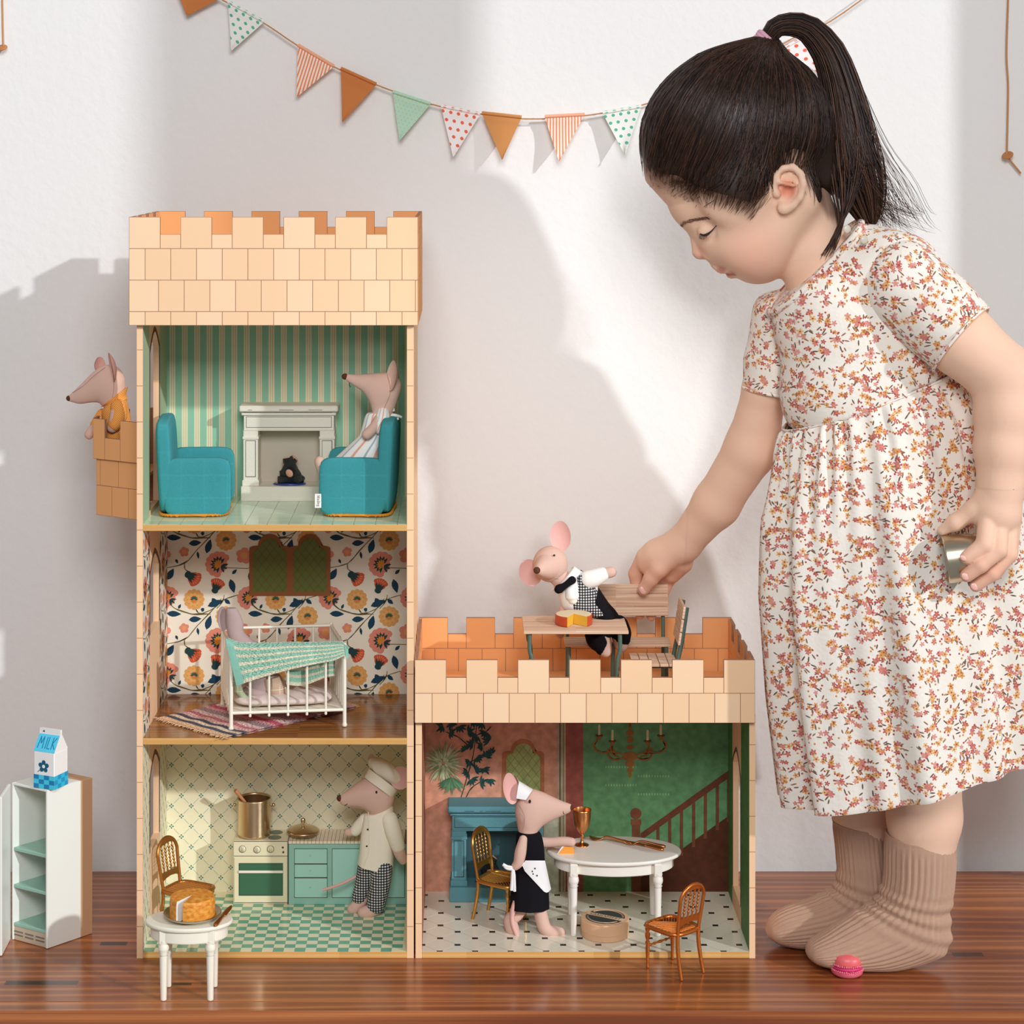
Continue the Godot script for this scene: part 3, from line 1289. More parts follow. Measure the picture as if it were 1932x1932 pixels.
func bloom(mb: MB, s: Dictionary, p: Vector2, r: float, rot: float, kind: int) -> void:
	var pink := L(226, 140, 116)
	var yel := L(228, 166, 92)
	var red := L(214, 92, 58)
	var grn := L(38, 66, 62)
	var och := L(214, 138, 44)
	match kind:
		0: # round ochre or rose flower with a green crescent
			for k in 12:
				pr(mb, s, ellipse_pts(p + Vector2(r * 0.78, 0).rotated(k * TAU / 12), r * 0.26, r * 0.26, 8), yel, 4)
			pr(mb, s, ellipse_pts(p, r * 0.86, r * 0.86, 20), yel, 5)
			pr(mb, s, ellipse_pts(p, r * 0.68, r * 0.68, 20), L(212, 148, 76), 6)
			for k in 9:
				pr(mb, s, ellipse_pts(p + Vector2(r * 0.52, 0).rotated(k * TAU / 9), r * 0.19, r * 0.19, 8), L(232, 174, 104), 7)
			for k in 7:
				var a := rot + PI * (0.05 + k * 0.15)
				pr(mb, s, leaf_pts(p + Vector2(r * 0.05, -r * 0.06), p + Vector2(r * 0.42, 0).rotated(a), r * 0.07, 3), L(58, 92, 74), 8)
			pr(mb, s, ellipse_pts(p - Vector2(0, r * 0.12), r * 0.17, r * 0.15, 10), L(222, 128, 66), 9)
		1: # pink side flower with green daisy and ochre centre
			for k in 9:
				var a := rot - 1.9 + k * 0.475
				pr(mb, s, ellipse_pts(p + Vector2(r * 0.72, 0).rotated(a), r * 0.3, r * 0.27, 10), pink, 4)
			pr(mb, s, ellipse_pts(p, r * 0.66, r * 0.66, 16), pink, 5)
			for k in 9:
				var a := rot - 1.9 + k * 0.475
				pr(mb, s, leaf_pts(p, p + Vector2(r * 0.66, 0).rotated(a), r * 0.12, 4), grn, 6)
			for k in 7:
				var a := rot - 1.5 + k * 0.5
				pr(mb, s, leaf_pts(p - Vector2(r * 0.1, 0).rotated(rot), p + Vector2(r * 0.42, 0).rotated(a), r * 0.09, 4), och, 7)
			for k in 3:
				pr(mb, s, leaf_pts(p - Vector2(r * 0.2, 0).rotated(rot), p - Vector2(r * 0.75, 0).rotated(rot + (k - 1) * 0.5), r * 0.1, 4), grn, 6)
		2: # red bell in a green calyx
			for k in 6:
				var a := rot - 0.75 + k * 0.3
				pr(mb, s, ellipse_pts(p + Vector2(r * 0.7, 0).rotated(a), r * 0.28, r * 0.24, 8), red, 4)
			pr(mb, s, ellipse_pts(p + Vector2(r * 0.3, 0).rotated(rot), r * 0.5, r * 0.6, 14, rot), red, 5)
			for k in 4:
				pr(mb, s, leaf_pts(p - Vector2(r * 0.5, 0).rotated(rot), p + Vector2(r * (0.45 if k % 3 else 0.6), 0).rotated(rot + (k - 1.5) * 0.55), r * 0.16, 4), grn, 6)
			pr(mb, s, ellipse_pts(p - Vector2(r * 0.35, 0).rotated(rot), r * 0.28, r * 0.34, 10, rot), grn, 7)
			for k in 5:
				var a := rot - 0.6 + k * 0.3
				pr(mb, s, leaf_pts(p + Vector2(r * 0.5, 0).rotated(a), p + Vector2(r * 0.85, 0).rotated(a), r * 0.05, 3), L(236, 142, 104), 7)
		3: # small bud
			for k in 5:
				pr(mb, s, ellipse_pts(p + Vector2(r * 0.5, 0).rotated(rot + k * 1.2), r * 0.42, r * 0.4, 8), pink, 4)
			pr(mb, s, ellipse_pts(p, r * 0.4, r * 0.4, 8), L(232, 160, 100), 5)

func floral_on(mb: MB, s: Dictionary, sx := 1.0, off := Vector2.ZERO) -> void:
	pr(mb, s, rect(0, 0, s.w, s.h), L(240, 230, 208), 1)
	var u := 0.2847 * 2.161 / 4000.0   # one unit of the measured tile
	var tw := 540.0 * u
	var th := 505.0 * u
	var blue := L(22, 62, 84)
	var olive := L(116, 104, 56)
	for ty in range(-1, 4):
		for tx in range(-1, 5):
			var o := Vector2(tx * tw, s.get("top", s.h) - ty * th) + off
			var T := func(x: float, y: float) -> Vector2:
				var q: Vector2 = o + Vector2((x - 230.0) * u, -(y - 80.0) * u)
				return Vector2(q.x * sx, q.y)
			for st in [[[230, 320], [350, 290], [430, 200], [520, 110], [590, 20]], [[345, 290], [350, 330], [395, 360]], [[230, 540], [300, 600], [430, 628], [540, 590], [610, 530], [700, 500]],
					[[420, 590], [440, 620], [520, 628]], [[600, 320], [680, 322], [770, 325]], [[300, 90], [400, 125], [500, 122]], [[560, 590], [600, 545], [610, 500]]]:
				var pts := []
				for q in st:
					pts.append(T.call(q[0], q[1]))
				pr(mb, s, stroke_pts(curve(pts, 4), 0.00075), olive, 2)
			for lf in [[228, 118, 325, 122, 20], [375, 160, 458, 152, 20], [492, 225, 520, 130, 22], [432, 212, 440, 262, 9], [232, 400, 275, 325, 22], [650, 395, 676, 488, 22], [288, 262, 302, 292, 9],
					[662, 362, 694, 330, 11], [500, 575, 600, 535, 22], [530, 520, 560, 570, 17], [612, 530, 650, 560, 14], [462, 612, 476, 586, 9], [306, 592, 322, 560, 9], [458, 100, 470, 80, 9]]:
				pr(mb, s, leaf_pts(T.call(lf[0], lf[1]), T.call(lf[2], lf[3]), lf[4] * u, 5), blue, 3)
			bloom(mb, s, T.call(622, 138), 68 * u, 0.2, 0)
			bloom(mb, s, T.call(410, 530), 68 * u, 0.0, 0)
			bloom(mb, s, T.call(572, 298), 88 * u, PI * 0.85, 1)
			bloom(mb, s, T.call(775, 520), 80 * u, PI * 0.8, 1)
			bloom(mb, s, T.call(742, 240), 62 * u, 0.3, 3)
			bloom(mb, s, T.call(345, 215), 38 * u, 0.6, 3)
			bloom(mb, s, T.call(390, 378), 72 * u, -0.6, 2)
			bloom(mb, s, T.call(556, 450), 66 * u, 1.2, 2)

func lattice_window(mb: MB, s: Dictionary, x0: float, y0: float, w: float, h: float, frame: Color, glass: Color, line: Color, ly: int) -> void:
	# trefoil-headed window: outer and inner outline
	for e in 2:
		var m := 0.0 if e == 0 else 0.0042
		var a := x0 + m
		var b := x0 + w - m
		var top := y0 + h - m
		var sh := top - w * 0.36
		var mid := (a + b) * 0.5
		var r := (b - a) * 0.29
		var pts := PackedVector2Array([Vector2(a, y0 + m), Vector2(b, y0 + m), Vector2(b, sh)])
		for k in 7:
			var t := k / 6.0
			pts.append(Vector2(b - (b - a) * 0.2 * t * t * 0.9, sh + (top - r - sh) * sin(t * PI * 0.5)))
		for k in 11:
			var an := PI * k / 10.0
			pts.append(Vector2(mid + cos(an) * r, top - r + sin(an) * r))
		for k in range(6, -1, -1):
			var t := k / 6.0
			pts.append(Vector2(a + (b - a) * 0.2 * t * t * 0.9, sh + (top - r - sh) * sin(t * PI * 0.5)))
		pr(mb, s, pts, frame if e == 0 else glass, ly + e)
		if e == 1:
			var st := (b - a) / 2.6
			for k in range(-5, 9):
				for sg in [-1.0, 1.0]:
					var p0 := Vector2(a + k * st * 0.66, y0)
					var ln := stroke_pts([p0, p0 + Vector2(sg * h, h * 1.25)], 0.00045)
					for g in Geometry2D.intersect_polygons(scaled(ln, 1000.0), scaled(pts, 1000.0)):
						if g.size() >= 3:
							pr(mb, s, scaled(g, 0.001), line, ly + 2)

func scaled(p: PackedVector2Array, k: float) -> PackedVector2Array:
	var o := PackedVector2Array()
	for q in p:
		o.append(q * k)
	return o

func wall_prints(t: Node3D, xil: float, xir: float, y_l: float, y_b: float, y_k: float, ytop: float) -> void:
	var w := xir - xil
	var paper := vmat("paper_print", 0.55, 0.35)
	var zb := ZB
	var B := Vector3.BACK
	var R := Vector3.RIGHT
	var U := Vector3.UP
	var mb := MB.new()
	stripes_on(mb, surf(Vector3(xil, y_l, zb), R, U, B, w, ytop - y_l))
	part("wallpaper_print", mb, paper, t)
	mb = MB.new()
	var s := surf(Vector3(xil, y_b, zb), R, U, B, w, y_l - 0.006 - y_b)
	s.top = Y(1002.8, 2.161) - y_b
	floral_on(mb, s)
	var k := 2.161 / 4000.0
	lattice_window(mb, s, (470 - 314.5) * k, Y(1124, 2.161) - y_b, 78 * k, 117 * k, L(150, 92, 52), L(104, 116, 56), L(120, 88, 44), 11)
	lattice_window(mb, s, (545 - 314.5) * k, Y(1124, 2.161) - y_b, 78 * k, 117 * k, L(150, 92, 52), L(104, 116, 56), L(120, 88, 44), 11)
	part("wallpaper_print", mb, paper, t)
	mb = MB.new()
	trellis_on(mb, surf(Vector3(xil, y_k, zb), R, U, B, w, y_b - 0.006 - y_k))
	part("wallpaper_print", mb, paper, t)
	# left inner wall: papers leave the openings free
	for lv in 3:
		mb = MB.new()
		var y0: float = [y_k, y_b, y_l][lv]
		var y1: float = [y_b - 0.006, y_l - 0.006, ytop][lv]
		var za := ZC - 2.046
		var zc := ZC - 2.105
		for seg in [[zb, zc - 0.0055], [za + 0.0055, -0.0004]]:
			var ss := surf(Vector3(xil, y0, seg[0]), Vector3(0, 0, 1), U, R, seg[1] - seg[0], y1 - y0)
			if lv == 0:
				trellis_on(mb, ss, 0.8)
			elif lv == 1:
				floral_on(mb, ss, 0.9, Vector2(0.03, 0.01))
			else:
				pr(mb, ss, rect(0, 0, ss.w, ss.h), L(202, 216, 178), 1)
				var x := 0.002
				while x < ss.w:
					pr(mb, ss, rect(x, 0, x + 0.0006, ss.h), L(150, 186, 150), 2)
					x += 0.0032
		part("wallpaper_print", mb, paper, t)
		# right inner wall
		mb = MB.new()
		var sr := surf(Vector3(xir, y0, zb), Vector3(0, 0, 1), U, Vector3.LEFT, -zb - 0.0004, y1 - y0)
		if lv == 0:
			trellis_on(mb, sr)
		elif lv == 1:
			floral_on(mb, sr)
		else:
			stripes_on(mb, sr)
		part("wallpaper_print", mb, paper, t)
	# floors
	var lino := mat("lino_pale", C(216, 232, 198), 0.16, 0, 0.6)
	var grout := mat("lino_line", C(96, 74, 44), 0.3)
	floor_tiles(t, xil, xir, y_l, 0.0205, lino, grout, false)
	var fl := MB.new()
	fl.box(Vector3((xil + xir) * 0.5, y_b + 0.0001, ZB * 0.5 - 0.0004), Vector3(w, 0.0002, -ZB - 0.001), 0)
	var par := mat("parquet_print", Color.WHITE, 0.16, 0, 0.6)
	tri_map(par, grain_tex(512, 256, 77, [C(124, 76, 34), C(176, 118, 62), C(90, 52, 22)]), Vector3(0.16, 0.09, 0.09))
	part("parquet_print", fl, par, t)
	var cream := MB.new()
	cream.box(Vector3((xil + xir) * 0.5, y_k + 0.0001, ZB * 0.5 - 0.0004), Vector3(w, 0.0002, -ZB - 0.001), 0)
	var cp := part("lino", cream, mat("lino_cream", C(240, 232, 194), 0.2, 0, 0.6), t)
	var green := mat("lino_green", C(112, 176, 146), 0.2, 0, 0.6)
	var c := 0.0102
	var tile := MB.new()
	tile.box(Vector3(0, 0.00012, 0), Vector3(c, 0.00018, c * 0.88), 0.00006)
	var tm := tile.mesh()
	for r in int(-ZB / (c * 0.88)):
		for q in int(w / c):
			if (r + q) % 2 == 0:
				var o := put("tile", tm, green, cp)
				o.position = Vector3(xil + c * (q + 0.5), y_k + 0.0001, -0.0006 - c * 0.88 * (r + 0.5)) - origin_of(cp)

# Square tiles with cut corners and little dark squares between; diamond: turned by 45 degrees.
func floor_tiles(t: Node3D, x0: float, x1: float, y: float, a: float, m: Material, grout: Material, diamond: bool) -> void:
	var g := MB.new()
	g.box(Vector3((x0 + x1) * 0.5, y + 0.00005, ZB * 0.5 - 0.0004), Vector3(x1 - x0, 0.0001, -ZB - 0.001), 0)
	var bed := part("tile_bed", g, grout, t)
	var h := a * 0.5
	var base := PackedVector2Array()
	if diamond:
		var cc := h * 0.17
		var li := 0.0003
		for k in 4:
			var d := Vector2(1, 0).rotated(k * PI / 2)
			var e := d.orthogonal()
			base.append(d * (h - cc) + e * (cc - li))
			base.append(d * (h - cc) - e * (cc - li))
	else:
		var cc := h * 0.10
		var li := 0.00016
		for q in [[1, -1], [1, 1], [-1, 1], [-1, -1]]:
			var sx: float = q[0]
			var sy: float = q[1]
			var p1 := Vector2(sx * (h - li), sy * (h - cc))
			var p2 := Vector2(sx * (h - cc), sy * (h - li))
			if sx * sy > 0:
				base.append(p1); base.append(p2)
			else:
				base.append(p2); base.append(p1)
	if Geometry2D.is_polygon_clockwise(base):
		base.reverse()
	var nx := int((x1 - x0) / a) + 2
	var nz := int(-ZB / a) + 2
	var zf := -0.0006
	var zb := ZB
	var whole: Mesh = null
	for r in (nz * 2 if diamond else nz):
		for q in nx:
			var c := Vector2(q * a + h * 0.4, -r * a + zf - h)
			if diamond:
				c = Vector2(q * a + (h if r % 2 else 0.0), zf - r * h)
			var pts := PackedVector2Array()
			for e in base:
				pts.append((c + e) * 1000.0)
			var cl := Geometry2D.intersect_polygons(pts, PackedVector2Array([Vector2(0, zf) * 1000.0, Vector2(x1 - x0, zf) * 1000.0, Vector2(x1 - x0, zb) * 1000.0, Vector2(0, zb) * 1000.0]))
			for poly in cl:
				if poly.size() < 3:
					continue
				var area := 0.0
				for k in poly.size():
					area += poly[k].cross(poly[(k + 1) % poly.size()])
				if absf(area) < 4.0:
					continue
				var mb := MB.new()
				var sm := PackedVector2Array()
				for e in poly:
					sm.append(e / 1000.0 - c)
				mb.prism(sm, Vector3.ZERO, Vector3(1, 0, 0), Vector3(0, 0, 1), Vector3(0, 0.0002, 0))
				var o := put("tile", mb.mesh(), m, bed)
				o.position = Vector3(x0 + c.x, y + 0.0001, c.y) - origin_of(bed)

func hall_prints(t: Node3D, xil: float, xir: float, y_f: float, ytop: float) -> void:
	var paper := vmat("mural_paint", 0.55, 0.35)
	var mot := noise_tex(0.02, false, 256, 1.0, 5, 12)
	var rampg := Gradient.new()
	rampg.set_color(0, Color(0.82, 0.82, 0.81))
	rampg.set_color(1, Color(1, 1, 1))
	mot.color_ramp = rampg
	tri_map(paper, mot, Vector3.ONE * 0.07)
	var w := xir - xil
	var s := surf(Vector3(xil, y_f, ZB), Vector3.RIGHT, Vector3.UP, Vector3.BACK, w, ytop - y_f)
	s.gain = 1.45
	var mb := MB.new()
	var kd := 2.161 / 4000.0
	# measured picture coordinates to wall coordinates
	var T := func(x: float, y: float) -> Vector2:
		return Vector2(X(780.0 + x * 0.3416, 2.161) - xil, Y(1350.0 + y * 0.3416, 2.161) - y_f)
	var poly := func(list: Array) -> PackedVector2Array:
		var o := PackedVector2Array()
		for q in list:
			o.append(T.call(q[0], q[1]))
		return o
	var u := 0.3416 * kd
	var r := RandomNumberGenerator.new()
	r.seed = 5
	pr(mb, s, rect(0, 0, w, s.h), L(206, 146, 120), 1)
	pr(mb, s, poly.call([[935, -60], [1760, -60], [1760, 985], [935, 985]]), L(96, 144, 98), 3)
	for k in 4:
		for q in 12:
			pr(mb, s, rect((T.call(0, 0) as Vector2).x + (1060 + q * 15 + (k % 2) * 180) * u, (T.call(0, 290 + k * 50) as Vector2).y, (T.call(0, 0) as Vector2).x + (1067 + q * 15 + (k % 2) * 180) * u, (T.call(0, 278 + k * 50) as Vector2).y), L(132, 178, 120), 5)
	# pale patch, pale jamb and red-brown post
	pr(mb, s, poly.call([[720, 540], [800, 540], [800, 985], [720, 985]]), L(226, 206, 180), 3)
	pr(mb, s, poly.call([[796, -60], [842, -60], [836, 300], [842, 600], [838, 985], [800, 985]]), L(176, 160, 132), 5)
	pr(mb, s, poly.call([[806, -60], [814, -60], [812, 985], [806, 985]]), L(92, 82, 62), 6)
	pr(mb, s, poly.call([[826, -60], [831, -60], [829, 985], [825, 985]]), L(120, 112, 80), 6)
	pr(mb, s, poly.call([[842, -60], [936, -60], [938, 985], [842, 985]]), L(152, 84, 72), 5)
	# lattice window
	var wp: Vector2 = T.call(490, 470)
	lattice_window(mb, s, wp.x, wp.y, 232 * u, 340 * u, L(178, 112, 74), L(160, 172, 108), L(150, 118, 68), 7)
	# plant: pale chrysanthemum and dark foliage
	var stems := [[[262, 455], [280, 400], [300, 330], [330, 220], [345, 100], [352, 10]], [[290, 455], [320, 400], [380, 360]], [[310, 260], [380, 220], [440, 200]], [[320, 180], [250, 120], [180, 90]], [[340, 110], [400, 90], [430, 60]]]
	for st in stems:
		var pts := []
		for q in st:
			pts.append(T.call(q[0], q[1]))
		pr(mb, s, stroke_pts(curve(pts, 4), 0.0007), L(34, 56, 50), 7)
	for q in [[165, 60], [210, 40], [200, 95], [250, 60], [330, 30], [380, 40], [300, 90], [350, 110], [400, 90], [330, 160], [290, 190], [380, 170], [420, 140], [350, 230], [310, 250], [400, 230], [430, 210], [340, 300], [390, 290], [320, 350], [370, 370], [420, 350], [300, 310]]:
		var a0 := r.randf() * TAU
		for k in 6:
			var a := a0 + (k - 2.5) * 0.5
			var p: Vector2 = T.call(q[0], q[1])
			pr(mb, s, leaf_pts(p, p + Vector2(r.randf_range(26, 50) * u, 0).rotated(a), 6.5 * u, 4), L(26, 64, 62).lerp(L(52, 92, 84), r.randf() * r.randf()), 8)
	for ring in 6:
		for k in 26:
			var rr := (150 - ring * 22) * r.randf_range(0.75, 1.0)
			var a := k * TAU / 26 + ring * 0.3 + r.randf_range(-0.1, 0.1)
			var p: Vector2 = T.call(165, 262)
			var q := p + Vector2(cos(a) * rr * u * 0.95, sin(a) * rr * u)
			pr(mb, s, leaf_pts(p.lerp(q, 0.25), q, 4.5 * u, 3), L(116, 142, 84).lerp(L(206, 214, 176), r.randf()), 9 + ring)
	for k in 16:
		var a := -PI * 0.5 + (k - 8) * 0.14
		var p: Vector2 = T.call(215, 340)
		pr(mb, s, leaf_pts(p, p + Vector2(cos(a), sin(a)) * r.randf_range(60, 110) * u, 7 * u, 4), L(64, 104, 76).lerp(L(110, 150, 110), r.randf()), 15)
	# painted chandelier
	var br := L(150, 98, 46)
	var dk := L(96, 58, 30)
	for q in [[1196, 60, 10, 22], [1196, 95, 24, 14], [1196, 130, 18, 22], [1196, 175, 22, 14], [1196, 225, 44, 26], [1196, 265, 26, 20], [1196, 300, 17, 16], [1196, 325, 9, 20]]:
		pr(mb, s, ellipse_pts(T.call(q[0], q[1]), q[2] * u, q[3] * u, 14), br, 6)
	pr(mb, s, stroke_pts([T.call(1196, -60), T.call(1196, 60)], 0.0012), dk, 6)
	for sg in [-1.0, 1.0]:
		for arm in [[[20, 225], [70, 245], [110, 235], [125, 200], [105, 180], [84, 195], [88, 222]], [[30, 215], [100, 200], [150, 205], [188, 190], [200, 160], [185, 135], [172, 120]], [[60, 230], [95, 215], [106, 180], [100, 150]]]:
			var pts := []
			for q in arm:
				pts.append(T.call(1196 + sg * q[0], q[1]))
			pr(mb, s, stroke_pts(curve(pts, 5), 0.0017), br, 7)
		for cd in [[97, 140], [170, 110]]:
			pr(mb, s, ellipse_pts(T.call(1196 + sg * cd[0], cd[1]), 22 * u, 8 * u, 12), dk, 8)
			pr(mb, s, ellipse_pts(T.call(1196 + sg * cd[0], cd[1] + 14), 10 * u, 12 * u, 12), br, 8)
			pr(mb, s, poly.call([[1196 + sg * cd[0] - 7, cd[1] - 4], [1196 + sg * cd[0] + 7, cd[1] - 4], [1196 + sg * cd[0] + 6, cd[1] - 62], [1196 + sg * cd[0] - 6, cd[1] - 62]]), L(206, 190, 150), 9)
	# painted staircase
	var st := L(112, 66, 46)
	var sd := L(84, 44, 30)
	pr(mb, s, poly.call([[1205, 985], [1205, 915], [1260, 890], [1480, 738], [1760, 540], [1760, 985]]), sd, 6)
	pr(mb, s, poly.call([[1205, 690], [1256, 690], [1256, 985], [1205, 985]]), st, 7)
	pr(mb, s, poly.call([[1206, 600], [1252, 600], [1252, 700], [1206, 700]]), st, 7)
	pr(mb, s, poly.call([[1200, 572], [1258, 572], [1258, 604], [1200, 604]]), L(126, 76, 54), 8)
	pr(mb, s, ellipse_pts(T.call(1228, 540), 31 * u, 31 * u, 20), L(120, 70, 50), 9)
	pr(mb, s, poly.call([[1254, 650], [1700, 330], [1760, 290], [1760, 330], [1700, 372], [1254, 690]]), L(106, 60, 42), 9)
	for x in [1350, 1415, 1480, 1547, 1612, 1678, 1740]:
		var yt: float = 670.0 - (x - 1254.0) * 0.715
		pr(mb, s, poly.call([[x - 9, yt], [x + 9, yt], [x + 9, yt + 265], [x - 9, yt + 265]]), st, 7)
	part("mural_print", mb, paper, t)
	mb = MB.new()
	var za := ZC - 2.065
	var zc := ZC - 2.122
	for seg in [[ZB, zc - 0.005], [za + 0.005, -0.0004]]:
		var ss := surf(Vector3(xir, y_f, seg[0]), Vector3(0, 0, 1), Vector3.UP, Vector3.LEFT, seg[1] - seg[0], s.h)
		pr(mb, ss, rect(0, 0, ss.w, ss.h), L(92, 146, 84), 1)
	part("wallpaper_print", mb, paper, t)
	mb = MB.new()
	var sl := surf(Vector3(xil, y_f, ZB), Vector3(0, 0, 1), Vector3.UP, Vector3.RIGHT, -ZB - 0.0004, s.h)
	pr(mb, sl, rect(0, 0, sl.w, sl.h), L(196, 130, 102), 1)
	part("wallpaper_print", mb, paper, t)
	floor_tiles(t, xil, xir, y_f, 0.0335, mat("lino_ivory", C(240, 234, 212), 0.14, 0, 0.6), mat("lino_black", C(40, 28, 22), 0.25), true)

# ================================================================ bunting
func garland() -> void:
	var t := thing("bunting", "string of small cloth pennants in rust, mint, striped and dotted cloth across the wall", "bunting", P(880, 215, 2.25))
	var d := 2.253
	var cordm := mat("cord_brown", C(196, 140, 92), 0.8)
	# course of the cord
	var pts := []
	for q in [[330, -52], [420, 0], [500, 45], [560, 85], [632, 127], [710, 160], [812, 196], [905, 215], [985, 224], [1065, 222], [1140, 213], [1205, 200], [1300, 170], [1400, 128], [1500, 70], [1560, 44], [1625, 0], [1680, -40]]:
		pts.append(P(q[0], q[1], d))
	var mb := MB.new()
	var path := curve(pts, 8)
	mb.tube(path, [0.00085], 6)
	# the cord's twist: a second fine strand wound round it
	var tw := []
	for k in path.size():
		var a := k * 1.9
		tw.append(path[k] + Vector3(0, cos(a), sin(a)) * 0.0006)
	mb.tube(tw, [0.0005], 5)
	part("cord", mb, cordm, t)
	var rust := relief(mat("flag_rust", C(206, 128, 72), 0.9, 0, 0.2), cloth_n, 0.008, 0.6)
	var rust2 := relief(mat("flag_ochre", C(212, 146, 88), 0.9, 0, 0.2), cloth_n, 0.008, 0.6)
	var green_dots := mat("flag_green_dots", Color.WHITE, 0.9, 0, 0.2)
	green_dots.albedo_texture = dots_tex(C(240, 238, 228), C(92, 180, 150), 128, 5.6, 25.6)
	var red_dots := mat("flag_red_dots", Color.WHITE, 0.9, 0, 0.2)
	red_dots.albedo_texture = dots_tex(C(250, 242, 238), C(240, 112, 84), 128, 5.6, 25.6)
	var mint := mat("flag_mint", Color.WHITE, 0.9, 0, 0.2)
	mint.albedo_texture = dots_tex(C(184, 222, 198), C(214, 196, 128), 128, 2.2, 12.8)
	var stripe := mat("flag_stripe", Color.WHITE, 0.9, 0, 0.2)
	stripe.albedo_texture = stripe_tex([C(250, 232, 218), C(240, 142, 96)], [10, 8])
	stripe.uv1_scale = Vector3(13, 1, 1)
	# corners: left, right, tip; bend of the tip out of the wall plane
	var flags := [
		[318, -58, 414, -2, 353, 30, rust, "rust pennant", 0.002], [430, 4, 498, 42, 437, 96, green_dots, "green-dotted pennant", 0.004], [562, 86, 630, 126, 560, 183, stripe, "orange-striped pennant", 0.002],
		[643, 130, 710, 160, 646, 231, rust, "rust pennant with a split tip", 0.006], [741, 174, 812, 197, 754, 266, mint, "mint pennant with ochre specks", 0.004], [832, 201, 906, 216, 855, 297, red_dots, "red-dotted pennant", 0.006],
		[909, 214, 984, 222, 947, 302, rust2, "ochre pennant with a split tip", 0.012], [1028, 221, 1103, 217, 1054, 305, stripe, "orange-striped pennant with a curled tip", 0.010], [1137, 214, 1210, 202, 1178, 292, green_dots, "green-dotted pennant beside the child's head", 0.010],
		[1478, 92, 1556, 48, 1560, 150, red_dots, "red-dotted pennant behind the ponytail", 0.004]]
	for f in flags:
		var a := P(f[0], f[1], d - 0.0008)
		var b := P(f[2], f[3], d - 0.0008)
		var c := P(f[4], f[5], d - 0.0008)
		var m := MB.new()
		for side in 2:
			var rows := []
			for r in 13:
				var v := r / 12.0
				var row := PackedVector3Array()
				for q in 13:
					var w := q / 12.0
					var p := a.lerp(b, w).lerp(c, v * 0.985)
					var curl: float = f[8] * v * v + 0.0015 * sin(w * 4.0 + v * 5.0 + f[0]) * v
					p.z += curl - side * 0.0007 * (1.0 if side else 0.0) + (0.0012 * sin(PI * clampf(1.0 - v * 7.0, 0.0, 1.0)))
					row.append(p)
				rows.append(row)
			var k := m.v.size()
			m.grid(rows, false)
			for j in range(k, m.v.size()):
				var uv := m.u[j]
				m.u[j] = Vector2(lerpf(uv.x, 0.35, uv.y), uv.y * 1.2)
		var fl := part("pennant", m, f[6], t, false, f[7])
		# rolled hem round the cord
		var hm := MB.new()
		var hp := []
		for q in 9:
			hp.append(a.lerp(b, q / 8.0) + Vector3(0, 0.0006, 0.0006))
		hm.tube(hp, [0.0019], 8)
		part("hem", hm, f[6] if not (f[6] == stripe) else mat("flag_stripe_hem", C(244, 176, 140), 0.9), fl)
	# hanging ends with wooden buttons
	for e in 2:
		var h := thing("cord_end", ["brown cord with a round wooden button hanging at the wall's upper left corner", "long brown cord with a tilted wooden button and knot hanging beside the child"][e], "cord", P([5, 1905][e], [98, 325][e], 2.26))
		var cm := MB.new()
		var cp := []
		for q in ([[2, -60], [4, 0], [5, 50], [6, 90]] if e == 0 else [[1903, -60], [1902, 0], [1899, 100], [1902, 160], [1901, 230], [1900, 290], [1904, 300], [1926, 327]]):
			cp.append(P(q[0], q[1], 2.258))
		cm.tube(curve(cp, 6), [0.0011], 7)
		part("cord", cm, cordm, h)
		var bm := MB.new()
		var cc := P([3, 1901][e], [90, 293][e], 2.257)
		var bs := Basis(Vector3(0, 0, 1), [0.1, 0.5][e]) * Basis(Vector3(1, 0, 0), 0.5)
		bm.lathe([Vector2(0.0001, 0.0012), Vector2(0.0035, 0.0014), Vector2(0.0058, 0.0010), Vector2(0.0064, 0), Vector2(0.0058, -0.0010), Vector2(0.0035, -0.0014), Vector2(0.0001, -0.0012)], 24, Transform3D(bs, cc))
		part("wooden_button", bm, mat("button_wood", C(190, 122, 66), 0.45), h)

# ================================================================ furniture builders
# A plush or rounded block.
func sbox(mb: MB, ce: Vector3, size: Vector3, p := 5.0, segs := 28, bas := Basis()) -> void:
	var rows := []
	var h := segs / 2
	for q in h + 1:
		var f := PI * clampf(q / float(h), 0.004, 0.996)
		var ring := PackedVector3Array()
		for j in segs:
			var a := TAU * j / segs
			var d := Vector3(sin(f) * cos(a), cos(f), sin(f) * sin(a))
			# equal steps along the block's sides
			var m := pow(pow(absf(d.x), p) + pow(absf(d.y), p) + pow(absf(d.z), p), -1.0 / p)
			ring.append(ce + bas * (d * m * size * 0.5))
		rows.append(ring)
	mb.grid(rows, true)

func xf(at: Vector3, turn := 0.0) -> Transform3D:
	return Transform3D(Basis(Vector3.UP, turn), at)

# Turned post along y from profile [radius, height].
func turned(mb: MB, at: Vector3, prof: Array, segs := 14, bas := Basis()) -> void:
	mb.lathe(prof, segs, Transform3D(bas, at))

func pro(list: Array) -> Array:
	var o := []
	for q in list:
		o.append(Vector2(q[0], q[1]))
	return o

